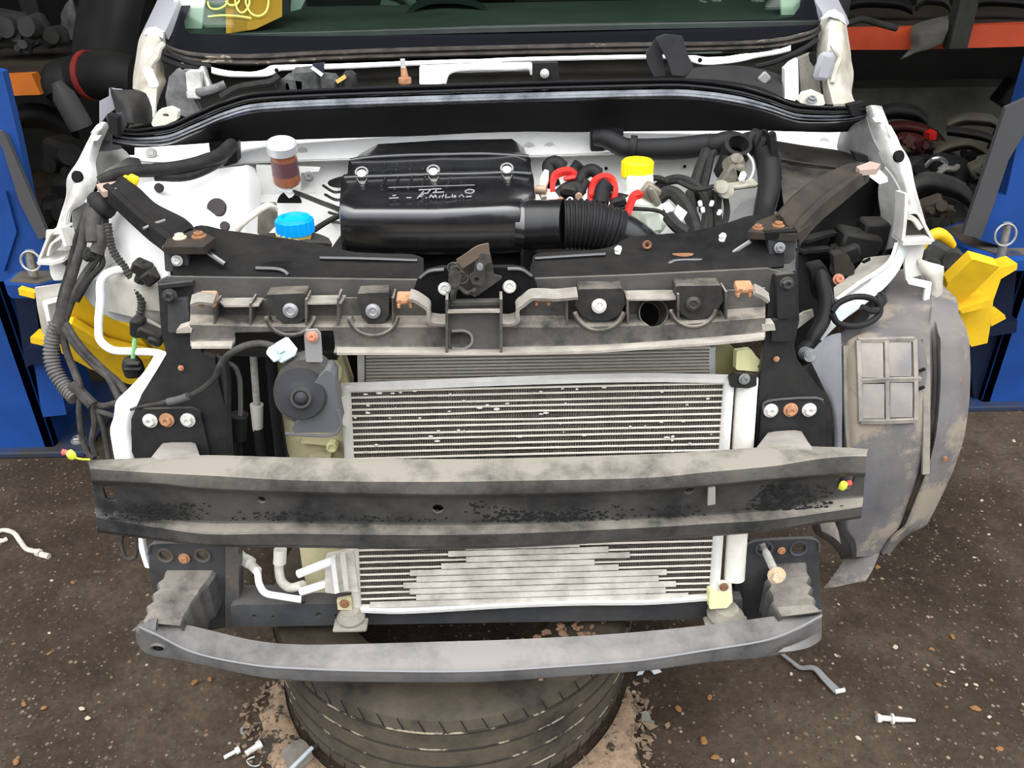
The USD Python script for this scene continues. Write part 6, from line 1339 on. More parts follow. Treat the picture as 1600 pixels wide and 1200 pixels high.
SBK = part(CAR, 'scuttle_bracket', plate([(655, 104), (740, 101), (832, 99), (832, 113), (826, 111), (708, 114), (698, 118), (692, 132), (655, 132)], 1.93, .02, rnd=.004), white_paint, label='white scuttle bracket')
part(SBK, 'bracket_rim', tube(pts([(694, 130, 1.925), (699, 116, 1.925), (710, 110, 1.925), (800, 107, 1.925), (828, 107, 1.925), (832, 116, 1.925)]), .005, 8), white_paint)
part(CAR, 'bolt_plate', plate([(832, 99), (872, 98), (874, 126), (832, 127)], 1.90, .015), black_plastic)
part(CAR, 'scuttle_bolt', lathe([(0, -.008), (.006, -.006), (.010, -.001), (.010, .003), (0, .003)], at(851, 115, 1.895), (0, 1, -.3), 20), bolt_white, label='white bolt')
part(CAR, 'stud_bolt', [tube(pts([(633, 136, 1.90), (632, 118, 1.90), (630, 104, 1.90)]), [.010, .0085, .006], 12), cyl(at(633, 130, 1.90), (0, 0, 1), .014, .012)], rust_light, label='rusty stud')
part(CAR, 'stud_cap', tube(pts([(630, 106, 1.898), (629, 92, 1.898)]), .0055, 10, sm=False), bolt_white)
# left hinge area
HG = part(CAR, 'bonnet_hinge', [plate([(264, 120), (276, 108), (286, 116), (300, 150), (312, 172), (298, 186), (262, 172), (258, 150)], 1.90, .02), plate([(284, 110), (296, 110), (302, 140), (290, 140)], 1.94, .02)], mat('hinge_grey', (.27, .27, .275), .45, noise=(.14, .14, .135), scale=30), label='grey bonnet hinge')
part(HG, 'hinge_block', [plate([(290, 112), (312, 112), (316, 146), (300, 152), (292, 140)], 1.89, .03, rnd=.003), cyl(at(303, 154, 1.88), (0, .3, 1), .014, .015)], mat('block_pale', (.62, .61, .58), .5, noise=(.42, .41, .38), scale=20))
part(HG, 'hinge_rod', tube(pts([(317, 108, 1.93), (322, 122, 1.91), (330, 142, 1.89)]), [.009, .007, .009], 10), steel)
part(HG, 'hinge_arm', tube(pts([(308, 145, 1.88), (330, 140, 1.88), (352, 132, 1.89)]), .009, 10), mat('hinge_grey', (.27, .27, .275), .45))
part(CAR, 'hinge_mount', plate([(236, 190), (248, 172), (264, 168), (278, 174), (276, 188), (256, 196), (238, 198)], 1.82, .02, holes=[(259, 180, 5, .5)], rnd=.004), mat('mount_cream', (.66, .64, .55), .45), label='cream hinge mount')
part(CAR, 'hinge_mount', plate([(1248, 160), (1256, 146), (1272, 142), (1286, 148), (1290, 164), (1270, 166)], 1.84, .02, rnd=.004), mat('mount_cream', (.66, .64, .55), .45), label='cream hinge mount')
part(CAR, 'mount_bolt', bolt(at(1268, 157, 1.83), (0, -.4, 1), .012), bolt_grey)
part(CAR, 'scuttle_side', plate([(1226, 108), (1236, 98), (1247, 92), (1248, 152), (1242, 158), (1226, 154)], 1.90, .02), white_paint)
part(CAR, 'scuttle_side', plate([(1248, 92), (1268, 84), (1278, 110), (1284, 148), (1252, 146)], 1.96, .02), mat('side_beige', (.36, .34, .29), .5, noise=(.22, .2, .17), scale=20))
part(CAR, 'scuttle_hole', plate([(1264, 84), (1272, 82), (1276, 96), (1272, 104), (1266, 96)], 1.93, .004), mat('hole_black', (.004, .004, .004), .9))
# wiper linkage odds and ends
part(CAR, 'wiper_cable', tube(pts([(345, 152, 1.86), (370, 138, 1.87), (400, 132, 1.88), (424, 128, 1.89), (436, 120, 1.90)]), .008, 8), cable_black)
for (px, py, w, h, m) in ((462, 132, .05, .04, 'lk_grey'), (480, 124, .06, .05, 'lk_grey'), (446, 134, .04, .03, 'lk_dark'), (515, 128, .04, .035, 'lk_grey'), (546, 126, .03, .04, 'lk_dark')):
    part(CAR, 'wiper_linkage', obox(at(px, py, 1.92), (w, .04, h), Ry(rng.uniform(-.5, .5)), .008), mat(m, (.16, .165, .16) if m == 'lk_grey' else (.05, .05, .05), .5, noise=(.05, .05, .05), scale=40))
part(CAR, 'wiper_tag', [plate([(488, 100), (506, 98), (505, 116), (490, 112)], 1.90, .01), plate([(486, 106), (490, 104), (505, 115), (502, 119)], 1.885, .008)], mat('tag_lilac', (.05, .05, .08), .4))
part(CAR, 'wiper_tag', plate([(485, 107), (488, 104), (505, 116), (502, 120)], 1.875, .006), clear_white)
part(CAR, 'wiper_clip', strip(pts([(526, 128, 1.90), (534, 123, 1.90), (540, 119, 1.90)]), .008, .006), mat('clip_amber', (.62, .42, .12), .5))
FLP = part(CAR, 'folded_flap', [plate([(1010, 84), (1024, 62), (1034, 78), (1040, 118), (1022, 120), (1012, 100)], 1.94, .01), plate([(1024, 60), (1040, 54), (1067, 57), (1074, 84), (1085, 108), (1070, 119), (1050, 117), (1042, 92)], 1.92, .012, rnd=.003)], mat('flap_grey', (.05, .05, .055), .7, noise=(.07, .07, .075), scale=20), label='dark folded rubber flap')
part(CAR, 'scuttle_lining', loft([zr([(1084, 106, 1.92), (1130, 102, 1.94), (1180, 106, 1.95), (1222, 118, 1.95)]), zr([(1070, 122, 1.85), (1130, 126, 1.86), (1180, 134, 1.86), (1222, 152, 1.84)])], .006, 6, 10), mat('lining_grey', (.035, .034, .034), .8, noise=(.05, .048, .046), scale=12))
part(CAR, 'lining_nut', obox(at(1194, 122, 1.89), (.022, .01, .022), Ry(.7), .003), mat('bracket_grey', (.36, .36, .355), .45))

# ------------------------------------------------------------------ right side of the engine bay: hoses, plugs and wiring
FH = part(CAR, 'fat_hose', tube(pts([(930, 216, 1.76), (944, 216, 1.75), (958, 222, 1.74), (976, 231, 1.73), (1000, 233, 1.72), (1040, 233, 1.71), (1080, 230, 1.71), (1106, 226, 1.71)]), [.016, .019, .020, .021, .022, .0225, .023, .022], 16), rubber, label='thick black hose')
part(FH, 'hose_boot', plate([(923, 204), (974, 200), (974, 212), (958, 226), (940, 237), (923, 236)], 1.79, .02, rnd=.003), rubber)
part(FH, 'hose_collar', tube(pts([(984, 231, 1.725), (994, 232, 1.722)]), .026, 16, sm=False), rubber)
RW = part(CAR, 'engine_harness', tube(pts([(1106, 226, 1.71), (1120, 226, 1.70), (1140, 220, 1.70), (1160, 224, 1.69)]), [.022, .022, .02, .018], 14), rubber, label='tangled black engine harness')
for P, r in ((((1104, 236, 1.69), (1094, 262, 1.66), (1086, 290, 1.63), (1084, 320, 1.60)), .012), (((1112, 238, 1.68), (1106, 266, 1.65), (1100, 296, 1.62), (1098, 330, 1.58)), .008), (((1118, 236, 1.68), (1100, 262, 1.66), (1090, 284, 1.64)), .006),
             (((1020, 300, 1.62), (1036, 286, 1.62), (1060, 280, 1.61), (1086, 290, 1.60), (1102, 312, 1.58), (1108, 345, 1.54), (1106, 372, 1.50)), .010), (((1026, 312, 1.58), (1046, 300, 1.58), (1070, 320, 1.55), (1084, 350, 1.52), (1088, 372, 1.5)), .014),
             (((1078, 300, 1.6), (1082, 330, 1.56), (1084, 366, 1.5)), .009), (((1110, 300, 1.6), (1104, 330, 1.56), (1100, 366, 1.5)), .008), (((1122, 292, 1.6), (1120, 330, 1.56), (1124, 362, 1.5)), .009), (((1132, 300, 1.6), (1136, 330, 1.56), (1128, 362, 1.5)), .006),
             (((930, 308, 1.58), (960, 304, 1.57), (990, 310, 1.56), (1020, 318, 1.55), (1040, 330, 1.54)), .0045), (((950, 324, 1.53), (990, 326, 1.52), (1030, 330, 1.52), (1044, 340, 1.5)), .004), (((1000, 286, 1.6), (1024, 278, 1.61), (1044, 284, 1.61)), .006),
             (((1060, 284, 1.58), (1090, 296, 1.56), (1126, 288, 1.56)), .005), (((1044, 338, 1.5), (1056, 352, 1.48), (1072, 364, 1.47)), .012)):
    part(RW, 'cable', tube(pts(P), r, 8), cable_black)
part(RW, 'harness_arm', tube(pts([(1172, 214, 1.68), (1190, 226, 1.66), (1200, 252, 1.62), (1202, 290, 1.57), (1194, 330, 1.52), (1190, 352, 1.48)]), [.02, .024, .024, .022, .02, .018], 14), rubber)
part(RW, 'corrugated_boot', tube(pts([(1168, 226, 1.68), (1186, 222, 1.66), (1206, 226, 1.64)]), .022, 14, rib=(.016, .003)), rubber)
part(RW, 'pump_body', [lathe([(.018, 0), (.027, 0), (.029, .01), (.027, .04), (.020, .042), (.018, .01)], at(1146, 246, 1.66), (0, -.6, .8), 24), obox(at(1140, 262, 1.64), (.05, .04, .05), Ry(.3), .008)], mat('pump_dark', (.02, .02, .02), .5))
part(RW, 'pump_core', [lathe([(0, 0), (.022, 0), (.024, .006), (.012, .03), (0, .03)], at(1146, 262, 1.62), (0, -.6, .8), 16), obox(at(1140, 276, 1.60), (.03, .03, .05), Ry(.5), .006), obox(at(1154, 270, 1.60), (.024, .03, .04), Ry(-.3), .006)], mat('pump_bronze', (.17, .15, .12), .5, metal=.3, noise=(.28, .25, .2), scale=60))
part(RW, 'pump_flange', [obox(at(1148, 290, 1.58), (.085, .03, .011), Ry(-.12), .004), cyl(at(1124, 292, 1.56), (0, -1, .3), .013, .02), cyl(at(1132, 299, 1.56), (0, -1, .3), .014, .018)], mat('flange_beige', (.42, .39, .32), .5, noise=(.3, .28, .22), scale=40), label='beige metal flange')
part(RW, 'pump_knob', obox(at(1160, 276, 1.57), (.012, .012, .02), Ry(.2), .004), clear_white)
part(RW, 'wire_loop', tube(pts([(1168, 240, 1.62), (1176, 252, 1.61), (1177, 268, 1.60), (1170, 282, 1.59), (1162, 288, 1.59)]), .0026, 8), mat('wire_grey', (.5, .5, .5), .4))
for P in ([(1031, 321), (1046, 316), (1053, 325), (1046, 336), (1040, 330)], [(1059, 320), (1074, 332), (1065, 347), (1052, 337)]):
    part(RW, 'paper_tag', plate(P, 1.50, .003), clear_white, label='small white tag')
for (px, py) in ((1098, 328), (1124, 332), (1112, 318), (1094, 318)):
    part(RW, 'wire_tag', obox(at(px, py, 1.52), (.008, .006, .012), Ry(rng.uniform(-.6, .6)), .002), clear_white)
part(RW, 'wing_sheet', plate([(1136, 362), (1146, 330), (1158, 316), (1190, 306), (1194, 334), (1186, 348)], 1.62, .01), white_clean)
for k, P in enumerate((((864, 300, 1.58), (863, 286, 1.585), (868, 274, 1.59), (880, 268, 1.595), (894, 269, 1.595), (901, 276, 1.59), (899, 282, 1.585)), ((922, 314, 1.55), (925, 292, 1.56), (934, 280, 1.565), (948, 277, 1.565), (959, 284, 1.56), (961, 298, 1.555), (956, 316, 1.55)), ((980, 336, 1.51), (984, 322, 1.515), (990, 308, 1.52), (1001, 302, 1.53)))):
    part(CAR, 'red_clip', strip(pts(P), .016, .010, seg=24, side=(0, 1, .3)), red_clip, label='red plastic clip')
part(CAR, 'red_clip', [obox(at(890, 278, 1.57), (.024, .014, .008), Ry(-.2), .003), obox(at(924, 304, 1.55), (.01, .014, .012), ch=.003)], red_clip)
for P, r in ((((866, 292, 1.60), (860, 272, 1.61), (858, 258, 1.62), (868, 254, 1.62), (880, 262, 1.61)), .0135), (((892, 278, 1.60), (900, 264, 1.61), (906, 256, 1.61)), .013), (((906, 286, 1.58), (912, 272, 1.59), (924, 266, 1.59), (936, 272, 1.58)), .0125), (((938, 318, 1.54), (942, 296, 1.555), (950, 286, 1.56)), .016), (((874, 306, 1.56), (886, 296, 1.565), (900, 292, 1.57), (906, 304, 1.56)), .014), (((900, 312, 1.55), (910, 296, 1.56), (916, 282, 1.57)), .008)):
    part(CAR, 'plug_boot', tube(pts(P), r, 12), rubber)
part(CAR, 'cream_lever', tube(pts([(854, 266, 1.60), (850, 282, 1.59), (847, 298, 1.575), (850, 310, 1.56)]), [.005, .010, .008, .006], 10), mat('lever_cream', (.58, .54, .44), .5))
part(CAR, 'brass_fitting', [cyl(at(838, 296, 1.57), (1, -.3, 0), .009, .02), cyl(at(876, 312, 1.54), (0, -1, 0), .006, .01), cyl(at(904, 306, 1.54), (0, -1, 0), .007, .01)], mat('brass', (.48, .32, .22), .4, metal=.5))
for q in ((888, 298, 1.55, .2), (966, 316, 1.53, -.3)):
    part(CAR, 'bay_plug', obox(at(*q[:3]), (.03, .02, .018), Ry(q[3]), .004), black_plastic)
part(CAR, 'bay_bracket', [obox(at(1016, 300, 1.55), (.035, .02, .03), Ry(.6), .004), obox(at(1022, 306, 1.54), (.014, .02, .04), Ry(-.5), .004)], mat('bracket_gold', (.30, .27, .21), .4, metal=.5))
# ------------------------------------------------------------------ tyre lying flat under the nose
TC = at(715, 1040, ('z', .0)); TC = np.array([TC[0], 1.283, 0.0])
R0, H0 = .365, .238
prof = [(.235, .03), (.25, .012), (.30, .002), (R0 - .02, .010), (R0 - .004, .024), (R0, .04)]
zs = [(.060, .068), (.105, .113), (.150, .158), (.195, .200)]
for a, b in zs:
    prof += [(R0 + .002, a), (R0 - .007, a + .001), (R0 - .007, b - .001), (R0 + .002, b)]
prof += [(R0, H0 - .03), (R0 - .006, H0 - .014), (R0 - .022, H0 - .004), (.31, H0 + .002), (.26, H0 - .008), (.235, H0 - .026), (.228, H0 - .03), (.232, H0 - .045), (.30, H0 - .04), (R0 - .025, H0 - .05), (R0 - .022, .05), (.30, .04), (.232, .045), (.235, .03)]
tyre_mat = mat('tyre_rubber', (.028, .027, .026), .6, noise=(.065, .058, .05), scale=12, dust=.10, flat=.6, dscale=7, dustcol=(.19, .15, .10), bump=.5, bscale=90)
def lathe_loop(profile, c, n=72):
    pr = np.asarray(profile, float); k = len(pr)
    a = np.linspace(0, 2 * np.pi, n, endpoint=False)
    V = np.stack([pr[None, :, 0] * np.cos(a)[:, None], pr[None, :, 0] * np.sin(a)[:, None], np.repeat(pr[None, :, 1], n, 0)], -1).reshape(-1, 3) + c
    q = np.arange(n * k).reshape(n, k); q1 = np.roll(q, -1, 0)
    F = np.concatenate([np.stack([q[:, :-1], q1[:, :-1], q1[:, 1:]], -1).reshape(-1, 3), np.stack([q[:, :-1], q1[:, 1:], q[:, 1:]], -1).reshape(-1, 3)])
    m = trimesh.Trimesh(V, F, process=False)
    return m
TY = thing('tyre', 'worn black tyre lying flat on the ground under the lower crash bar', 'tyre', TC)
part(TY, 'tyre_body', lathe_loop(prof[:-1] + [prof[0]], TC), tyre_mat, smooth=35)
for a, b in zs:
    part(TY, 'groove_dirt', lathe_loop([(R0 - .006, a + .001), (R0 - .0045, (a + b) / 2), (R0 - .006, b - .001), (R0 - .0075, (a + b) / 2), (R0 - .006, a + .001)], TC), mat('groove_dirt', (.14, .12, .09), .85, noise=(.05, .043, .035), scale=16), smooth=True)
    part(TY, 'rib_dirt', lathe_loop([(R0 + .001, b + .0005), (R0 + .0032, b + .001), (R0 + .0032, b + .004), (R0 + .001, b + .005), (R0 + .001, b + .0005)], TC), mat('rib_dirt', (.04, .036, .03), .85, noise=(.07, .06, .05), scale=9, spots=((.34, .29, .21), 13, .53)), smooth=True)
sip = []
for k in range(64):
    a = k / 64 * 2 * math.pi
    for (z0, z1, sk) in ((.012, .058, .03), (.070, .103, -.03), (.160, .194, .03), (.203, .232, -.03)):
        p0 = TC + np.array([(R0 + .0008) * math.cos(a), (R0 + .0008) * math.sin(a), z0]); p1 = TC + np.array([(R0 + .0008) * math.cos(a + sk), (R0 + .0008) * math.sin(a + sk), z1])
        sip.append(strip([p0, p1],   .0016, .0008, sm=False, side=(-math.sin(a), math.cos(a), 0)))
part(TY, 'tread_sipes', sip, mat('sipe_black', (.010, .009, .009), .8), kind='stuff', smooth=False)

# ------------------------------------------------------------------ sawdust and litter round the tyre
MOUNDS = []
def mound(outline, name, lab, m, hgt=.012, seed=1):
    P = pts(outline, ('z', 0.0))[:, :2]
    pg = sg.Polygon(P).buffer(0).difference(sg.Point(*TC[:2]).buffer(R0 + .006, 48))
    pg = max(getattr(pg, 'geoms', [pg]), key=lambda g: g.area)
    MOUNDS.append(pg); b = pg.bounds; st = .012
    X, Y = np.meshgrid(np.arange(b[0], b[2], st), np.arange(b[1], b[3], st))
    from scipy.spatial import Delaunay
    pp = np.stack([X.ravel(), Y.ravel()], 1) + nrg.uniform(-.003, .003, (X.size, 2))
    keep = [i for i, q in enumerate(pp) if pg.contains(sg.Point(q))]
    pp = np.vstack([pp[keep], np.array(pg.exterior.coords)[:-1]])
    d = np.array([pg.exterior.distance(sg.Point(q)) for q in pp])
    z = .0035 + hgt * np.clip(d / .05, 0, 1) ** .6 * meshkit.fbm(np.c_[pp * 16, np.zeros(len(pp))], 4, seed) + .004 * np.clip(d / .02, 0, 1) * meshkit.noise(np.c_[pp * 90, np.zeros(len(pp))], seed + 1)
    T = Delaunay(pp).simplices
    cen = pp[T].mean(1)
    T = T[[pg.contains(sg.Point(c)) for c in cen]]
    V = np.c_[pp, z]
    n = np.cross(V[T[:, 1]] - V[T[:, 0]], V[T[:, 2]] - V[T[:, 0]])[:, 2]
    T[n < 0] = T[n < 0][:, ::-1]
    return single(name, trimesh.Trimesh(V, T, process=False), m, lab, 'sawdust', smooth=True, kind='stuff')
saw = mat('sawdust', (.27, .18, .115), .9, noise=(.37, .265, .175), scale=60, spots=((.06, .045, .032), 20, .54), bump=.8, bscale=240)
mound([(440, 1062), (418, 1080), (424, 1100), (404, 1118), (412, 1142), (396, 1168), (420, 1190), (440, 1230), (560, 1290), (600, 1240), (540, 1180), (500, 1100), (470, 1060)], 'sawdust_heap', 'tan sawdust and soil heaped on the ground left of the tyre', saw, .016, 3)
mound([(952, 1080), (972, 1066), (985, 1082), (996, 1110), (990, 1150), (1002, 1200), (1000, 1260), (800, 1290), (830, 1240), (900, 1190)], 'sawdust_heap', 'tan sawdust spread on the ground right of the tyre', saw, .010, 9)

rw = random.Random(8)
crumbs = []
for g in MOUNDS:
    bd = g.exterior
    for _ in range(420):
        q = bd.interpolate(rw.random(), normalized=True)
        p = np.array([q.x + rw.gauss(0, .022), q.y + rw.gauss(0, .022), .004])
        if np.hypot(*(p[:2] - TC[:2])) < R0 + .01: continue
        P = nrg.normal(0, 1, (7, 3)) * rw.uniform(.0015, .0055) * (1, 1, .5)
        crumbs.append(hull(P + p + (0, 0, .002)))
single('wood_crumbs', crumbs, mat('wood_crumb', (.20, .135, .085), .9, noise=(.30, .215, .14), scale=70), 'tan crumbs scattered round both sawdust heaps', 'crumbs', smooth=False, kind='stuff')

# chips too many to count
chip_mat = usdkit.material(stage, '/World/Looks/stone_chips', {'g': ('geometry', {}), 'r': ('rgb_ramp', {'ramp': [(0, (.045, .036, .027)), (.4, (.08, .065, .048)), (.7, (.125, .105, .08)), (.85, (.16, .135, .105)), (.92, (.12, .065, .03)), (1, (.25, .22, .18))]}), 'p': ('principled_bsdf', {'roughness': .6})},
    [('g.random_per_island', 'r.fac'), ('r.color', 'p.base_color')], surface='p.BSDF')
def chip(c, s, r):
    P = np.array([[math.cos(a) * s * r.uniform(.6, 1.2), math.sin(a) * s * r.uniform(.35, .8), 0] for a in np.linspace(0, 6.28, 6)[:-1]])
    q = r.uniform(0, 3.1); P = P @ Rz(q).T
    V = np.vstack([P, P * .6 + (0, 0, s * r.uniform(.15, .4))]) + c
    return hull(V)
rc_ = random.Random(21)
allc = []
for _ in range(2600):
    px, py = rc_.uniform(-60, 1660), 640 + 620 * rc_.random() ** .8
    p = at(px, py, ('z', .003))
    if p[1] > 2.4 or np.hypot(*(p[:2] - TC[:2])) < R0 + .012 or (abs(p[0]) > 1.15 and p[1] > 1.95) or any(g.distance(sg.Point(p[:2])) < .006 for g in MOUNDS): continue
    allc.append(chip(p, rc_.uniform(.0012, .0034) * (1 + .5 * (rc_.random() < .08)), rc_))
single('stone_chips', allc, chip_mat, 'countless pale stone chips trodden into the dark asphalt', 'gravel', smooth=False, kind='stuff')
# larger chips and leaf flakes that can be told apart
def flake(px, py, s, m, name, lab, cat, group, el=1.6):
    s *= .6
    c = at(px, py, ('z', .003))
    P = np.array([[math.cos(a) * s * el * rc_.uniform(.8, 1.15), math.sin(a) * s * rc_.uniform(.8, 1.15), 0] for a in np.linspace(0, 6.28, 9)[:-1]])
    P = P @ Rz(rc_.uniform(0, 3.1)).T
    V = np.vstack([P, P * .65 + (0, 0, s * .5)]) + c
    single(name, hull(V), m, lab, cat, smooth=30, group=group)
pale = mat('chip_pale', (.42, .37, .28), .6)
orange = mat('leaf_orange', (.27, .125, .04), .7)
for (px, py, s, lab) in ((1399, 1011, 0.009, 'largest pale stone chip right of the bent metal strip'), (128, 1107, 0.008, 'upper of two paired pale chips on the left asphalt'), (137, 1122, 0.008, 'lower of two paired pale chips on the left asphalt'), (81, 907, 0.006, 'pale stone chip below the cut pipe at the left'), (77, 989, 0.005, 'tiny pale chip left of the crash bar end'), (1510, 1070, 0.006, 'left of two neighbouring pale chips above the right orange flake'), (1525, 1070, 0.006, 'right of two neighbouring pale chips above the right orange flake'), (1546, 1120, 0.006, 'pale chip beside the biggest right-hand orange flake'), (1310, 944, 0.005, 'tiny pale chip below the torn liner flap'), (1545, 835, 0.006, 'pale chip on the asphalt right of the arch liner, middle one'), (1534, 782, 0.007, 'pale chip closest to the arch liner edge'), (1584, 689, 0.01, 'whitish lump on the asphalt before the right lift post'), (990, 1082, 0.008, 'pale chip on the edge of the right sawdust'), (1488, 1050, 0.006, 'pale chip between bent strip and right picture edge'), (1306, 1024, 0.006, 'pale chip just above the end of the bent metal strip'), (1236, 1053, 0.006, 'pale chip left of the bent metal strip'), (1594, 820, 0.006, 'pale chip at the right edge level with the liner bottom'), (1522, 871, 0.005, 'tiny pale chip right of the torn liner flap'), (988, 1107, 0.007, 'long pale chip next to the grey trim clip'), (1145, 1188, 0.006, 'pale chip near the bottom edge right of the sawdust'), (1376, 1126, 0.006, 'pale chip touching the head of the white floor bolt'), (1341, 1153, 0.007, 'pale chip below and left of the white floor bolt')):
    flake(px, py, s, pale, 'stone_chip', lab, 'stone', 'pale loose stone chips', 1.5)
for (px, py, s, lab) in ((114, 910, 0.008, 'orange flake below the cut pipe at the left'), (77, 1021, 0.007, 'orange flake left of the crash bar hole'), (304, 1066, 0.01, 'left of two orange flakes under the left bar end'), (328, 1061, 0.008, 'right of two orange flakes under the left bar end'), (68, 1106, 0.008, 'orange flake left of the paired pale chips'), (25, 1190, 0.01, 'orange flake in the bottom left corner'), (1109, 1089, 0.009, 'orange flake right of the trim clip, upper one'), (1100, 1157, 0.012, 'long orange flake right of the sawdust'), (1455, 1014, 0.007, 'small orange flake right of the largest pale chip'), (1467, 1070, 0.007, 'small orange flake above the white floor bolt tip'), (1524, 1107, 0.012, 'biggest round orange flake at the right'), (1488, 995, 0.009, 'orange flake on the upper right asphalt'), (1562, 1170, 0.009, 'orange flake in the bottom right corner'), (1371, 886, 0.01, 'orange flake beside the torn liner flap'), (1118, 1183, 0.01, 'orange flake at the bottom edge right of the tyre'), (37, 1100, 0.009, 'second orange flake at the far left, smaller'), (1060, 1107, 0.01, 'brown flake between trim clip and long orange flake')):
    flake(px, py, s, orange, 'leaf_flake', lab, 'leaf', 'orange leaf flakes', 1.5)
# leaves caught on the tyre
lv = []
for _ in range(90):
    a = math.radians(rc_.uniform(18, 62)); rr = rc_.uniform(.24, .34)
    c = TC + np.array([rr * math.cos(a), -rr * math.sin(a) + .0, H0 + rc_.uniform(.003, .007)])
    lv.append(chip(c, rc_.uniform(.005, .012), rc_))
single('dead_leaves', lv, mat('leaf_brown', (.26, .13, .075), .8, noise=(.40, .25, .16), scale=70), 'reddish brown dead leaves caught on the top of the tyre', 'leaves', smooth=False, kind='stuff')

# ------------------------------------------------------------------ things dropped on the floor
G = lambda px, py, z=.008: at(px, py, ('z', z))
T1 = thing('cut_pipe', 'bent cream metal pipe lying on the asphalt at the left edge', 'pipe', G(40, 855, 0))
part(T1, 'pipe', tube(np.array([G(-14, 842), G(2, 829), G(20, 832), G(32, 846), G(42, 858), G(58, 862)]), .0062, 10), mat('pipe_floor', (.62, .58, .50), .45, noise=(.45, .41, .34), scale=50))
part(T1, 'pipe_nut', [cyl(G(57, 862), G(66, 866) - G(57, 862), .0095, .014, 6), cyl(G(64, 866), G(78, 870) - G(64, 866), .0075, .026)], mat('pipe_floor', (.62, .58, .50), .45), label='pipe end fitting')
single('pipe_stub', tube(np.array([G(-10, 842), G(4, 845), G(11, 842)]), .006, 10), mat('pipe_floor', (.62, .58, .50), .45), 'short pale pipe end poking in at the left edge', 'pipe')
T2 = thing('metal_strip', 'bent grey metal strip lying on the ground right of the crash bar', 'metal strip', G(1280, 1050, 0))
part(T2, 'strip', strip(np.array([G(1222, 1022), G(1240, 1036), G(1250, 1043), G(1272, 1044, .012), G(1290, 1062, .010), G(1308, 1080, .008)]), [.008] * 5 + list(np.linspace(.008, .018, 25)), .003, seg=30, side=(1, .7, 0)), mat('strip_grey', (.30, .30, .29), .45, metal=.4))
part(T2, 'strip_end', strip(np.array([G(1305, 1081, .010), G(1320, 1078, .010)]), .006, .006, sm=False), mat('strip_pale', (.55, .54, .5), .5))
T3 = thing('floor_bolt', 'white cross-shaped bolt lying on the asphalt in the right foreground', 'bolt', G(1400, 1124, 0))
d = G(1430, 1126) - G(1372, 1122); d /= np.linalg.norm(d)
part(T3, 'shank', [tube(np.array([G(1378, 1122, .009), G(1404, 1124, .009), G(1424, 1125, .009)]), [.0058, .0055, .004], 10), tube(np.array([G(1422, 1125, .009), G(1430, 1126, .009)]), [.004, .0025], 8, sm=False)], bolt_white)
part(T3, 'bolt_head', [lathe([(0, 0), (.0085, 0), (.0088, .006), (.006, .010), (0, .010)], G(1370, 1122, .009), d, 16), lathe([(.004, 0), (.0105, .002), (.0105, .006), (.004, .009)], G(1391, 1123, .0105), d, 16)], bolt_white)
W = single('washer', lathe_loop([(.0065, 0), (.0120, 0), (.0120, .0025), (.0065, .0025), (.0065, 0)], G(385, 1141, .002), 24), steel, 'small steel washer lying on the asphalt left of the sawdust', 'washer')
for i, (a, b, lab) in enumerate((((350, 1184), (368, 1174), 'small pale bolt pointing at the washer, left of its larger twin'), ((384, 1178), (402, 1166), 'larger pale bolt lying beside the sawdust left of the tyre'))):
    t = thing('floor_bolt', lab, 'bolt', G(a[0] + 8, a[1] - 5, 0))
    A_, B_ = G(*a, .007), G(*b, .007)
    part(t, 'shank', tube(np.array([A_, B_]), .004 + .002 * i, 8, sm=False), bolt_white)
    part(t, 'bolt_head', cyl(B_, B_ - A_, .007 + .002 * i, .008, 12), bolt_white)
single('steel_rod', tube(np.array([G(450, 1206, .036), G(470, 1186, .036), G(488, 1168, .036)]), .0042, 10, sm=False), mat('rod_blue', (.48, .53, .56), .35, metal=.5), 'thin bluish steel rod leaning in the sawdust by the tyre', 'rod')
single('rag', loft([[G(438, 1176, .012), G(452, 1162, .020), G(470, 1154, .020)], [G(446, 1192, .014), G(462, 1178, .024), G(482, 1164, .022)], [G(452, 1216, .012), G(472, 1200, .016), G(490, 1184, .014)]], .004, 10, 10), mat('rag_grey', (.20, .18, .155), .9, noise=(.28, .25, .21), scale=30), 'grey rag lying on the sawdust left of the tyre', 'rag', smooth=60)
single('split_ring', tube(np.array([G(408, 1190, .014), G(404, 1196, .014), G(392, 1196, .008), G(386, 1188, .008), G(398, 1182, .010)]), .0016, 6), steel, 'thin bent wire ring next to the grey rag', 'wire')
single('plastic_shard', hull(np.array([G(994, 1056, .0), G(1000, 1044, .012), G(1008, 1046, .014), G(1004, 1054, .002), G(1000, 1040, .003)])), mat('shard', (.5, .53, .55), .3), 'narrow glassy shard below the crash bar', 'shard', smooth=False)
single('plastic_shard', hull(np.array([G(1012, 1044, .0), G(1026, 1040, .012), G(1034, 1050, .008), G(1022, 1054, .003), G(1016, 1042, .010)])), mat('shard', (.5, .53, .55), .3), 'broad glassy shard below the crash bar', 'shard', smooth=False)
T4 = thing('trim_clip', 'grey plastic trim clip standing on the ground right of the tyre', 'clip', G(1010, 1130, 0))
part(T4, 'clip_base', hull(np.array([G(998, 1128, .0), G(1012, 1136, .0), G(1023, 1130, .0), G(1022, 1126, .004), G(1000, 1122, .006), G(1014, 1132, .006)])), mat('clip_grey', (.23, .225, .19), .6))
part(T4, 'clip_stem', hull(np.array([G(1002, 1128, .004), G(1016, 1130, .004), G(1018, 1124, .006), G(1003, 1112, .030), G(1010, 1110, .032), G(1014, 1114, .028)])), mat('clip_grey', (.23, .225, .19), .6))
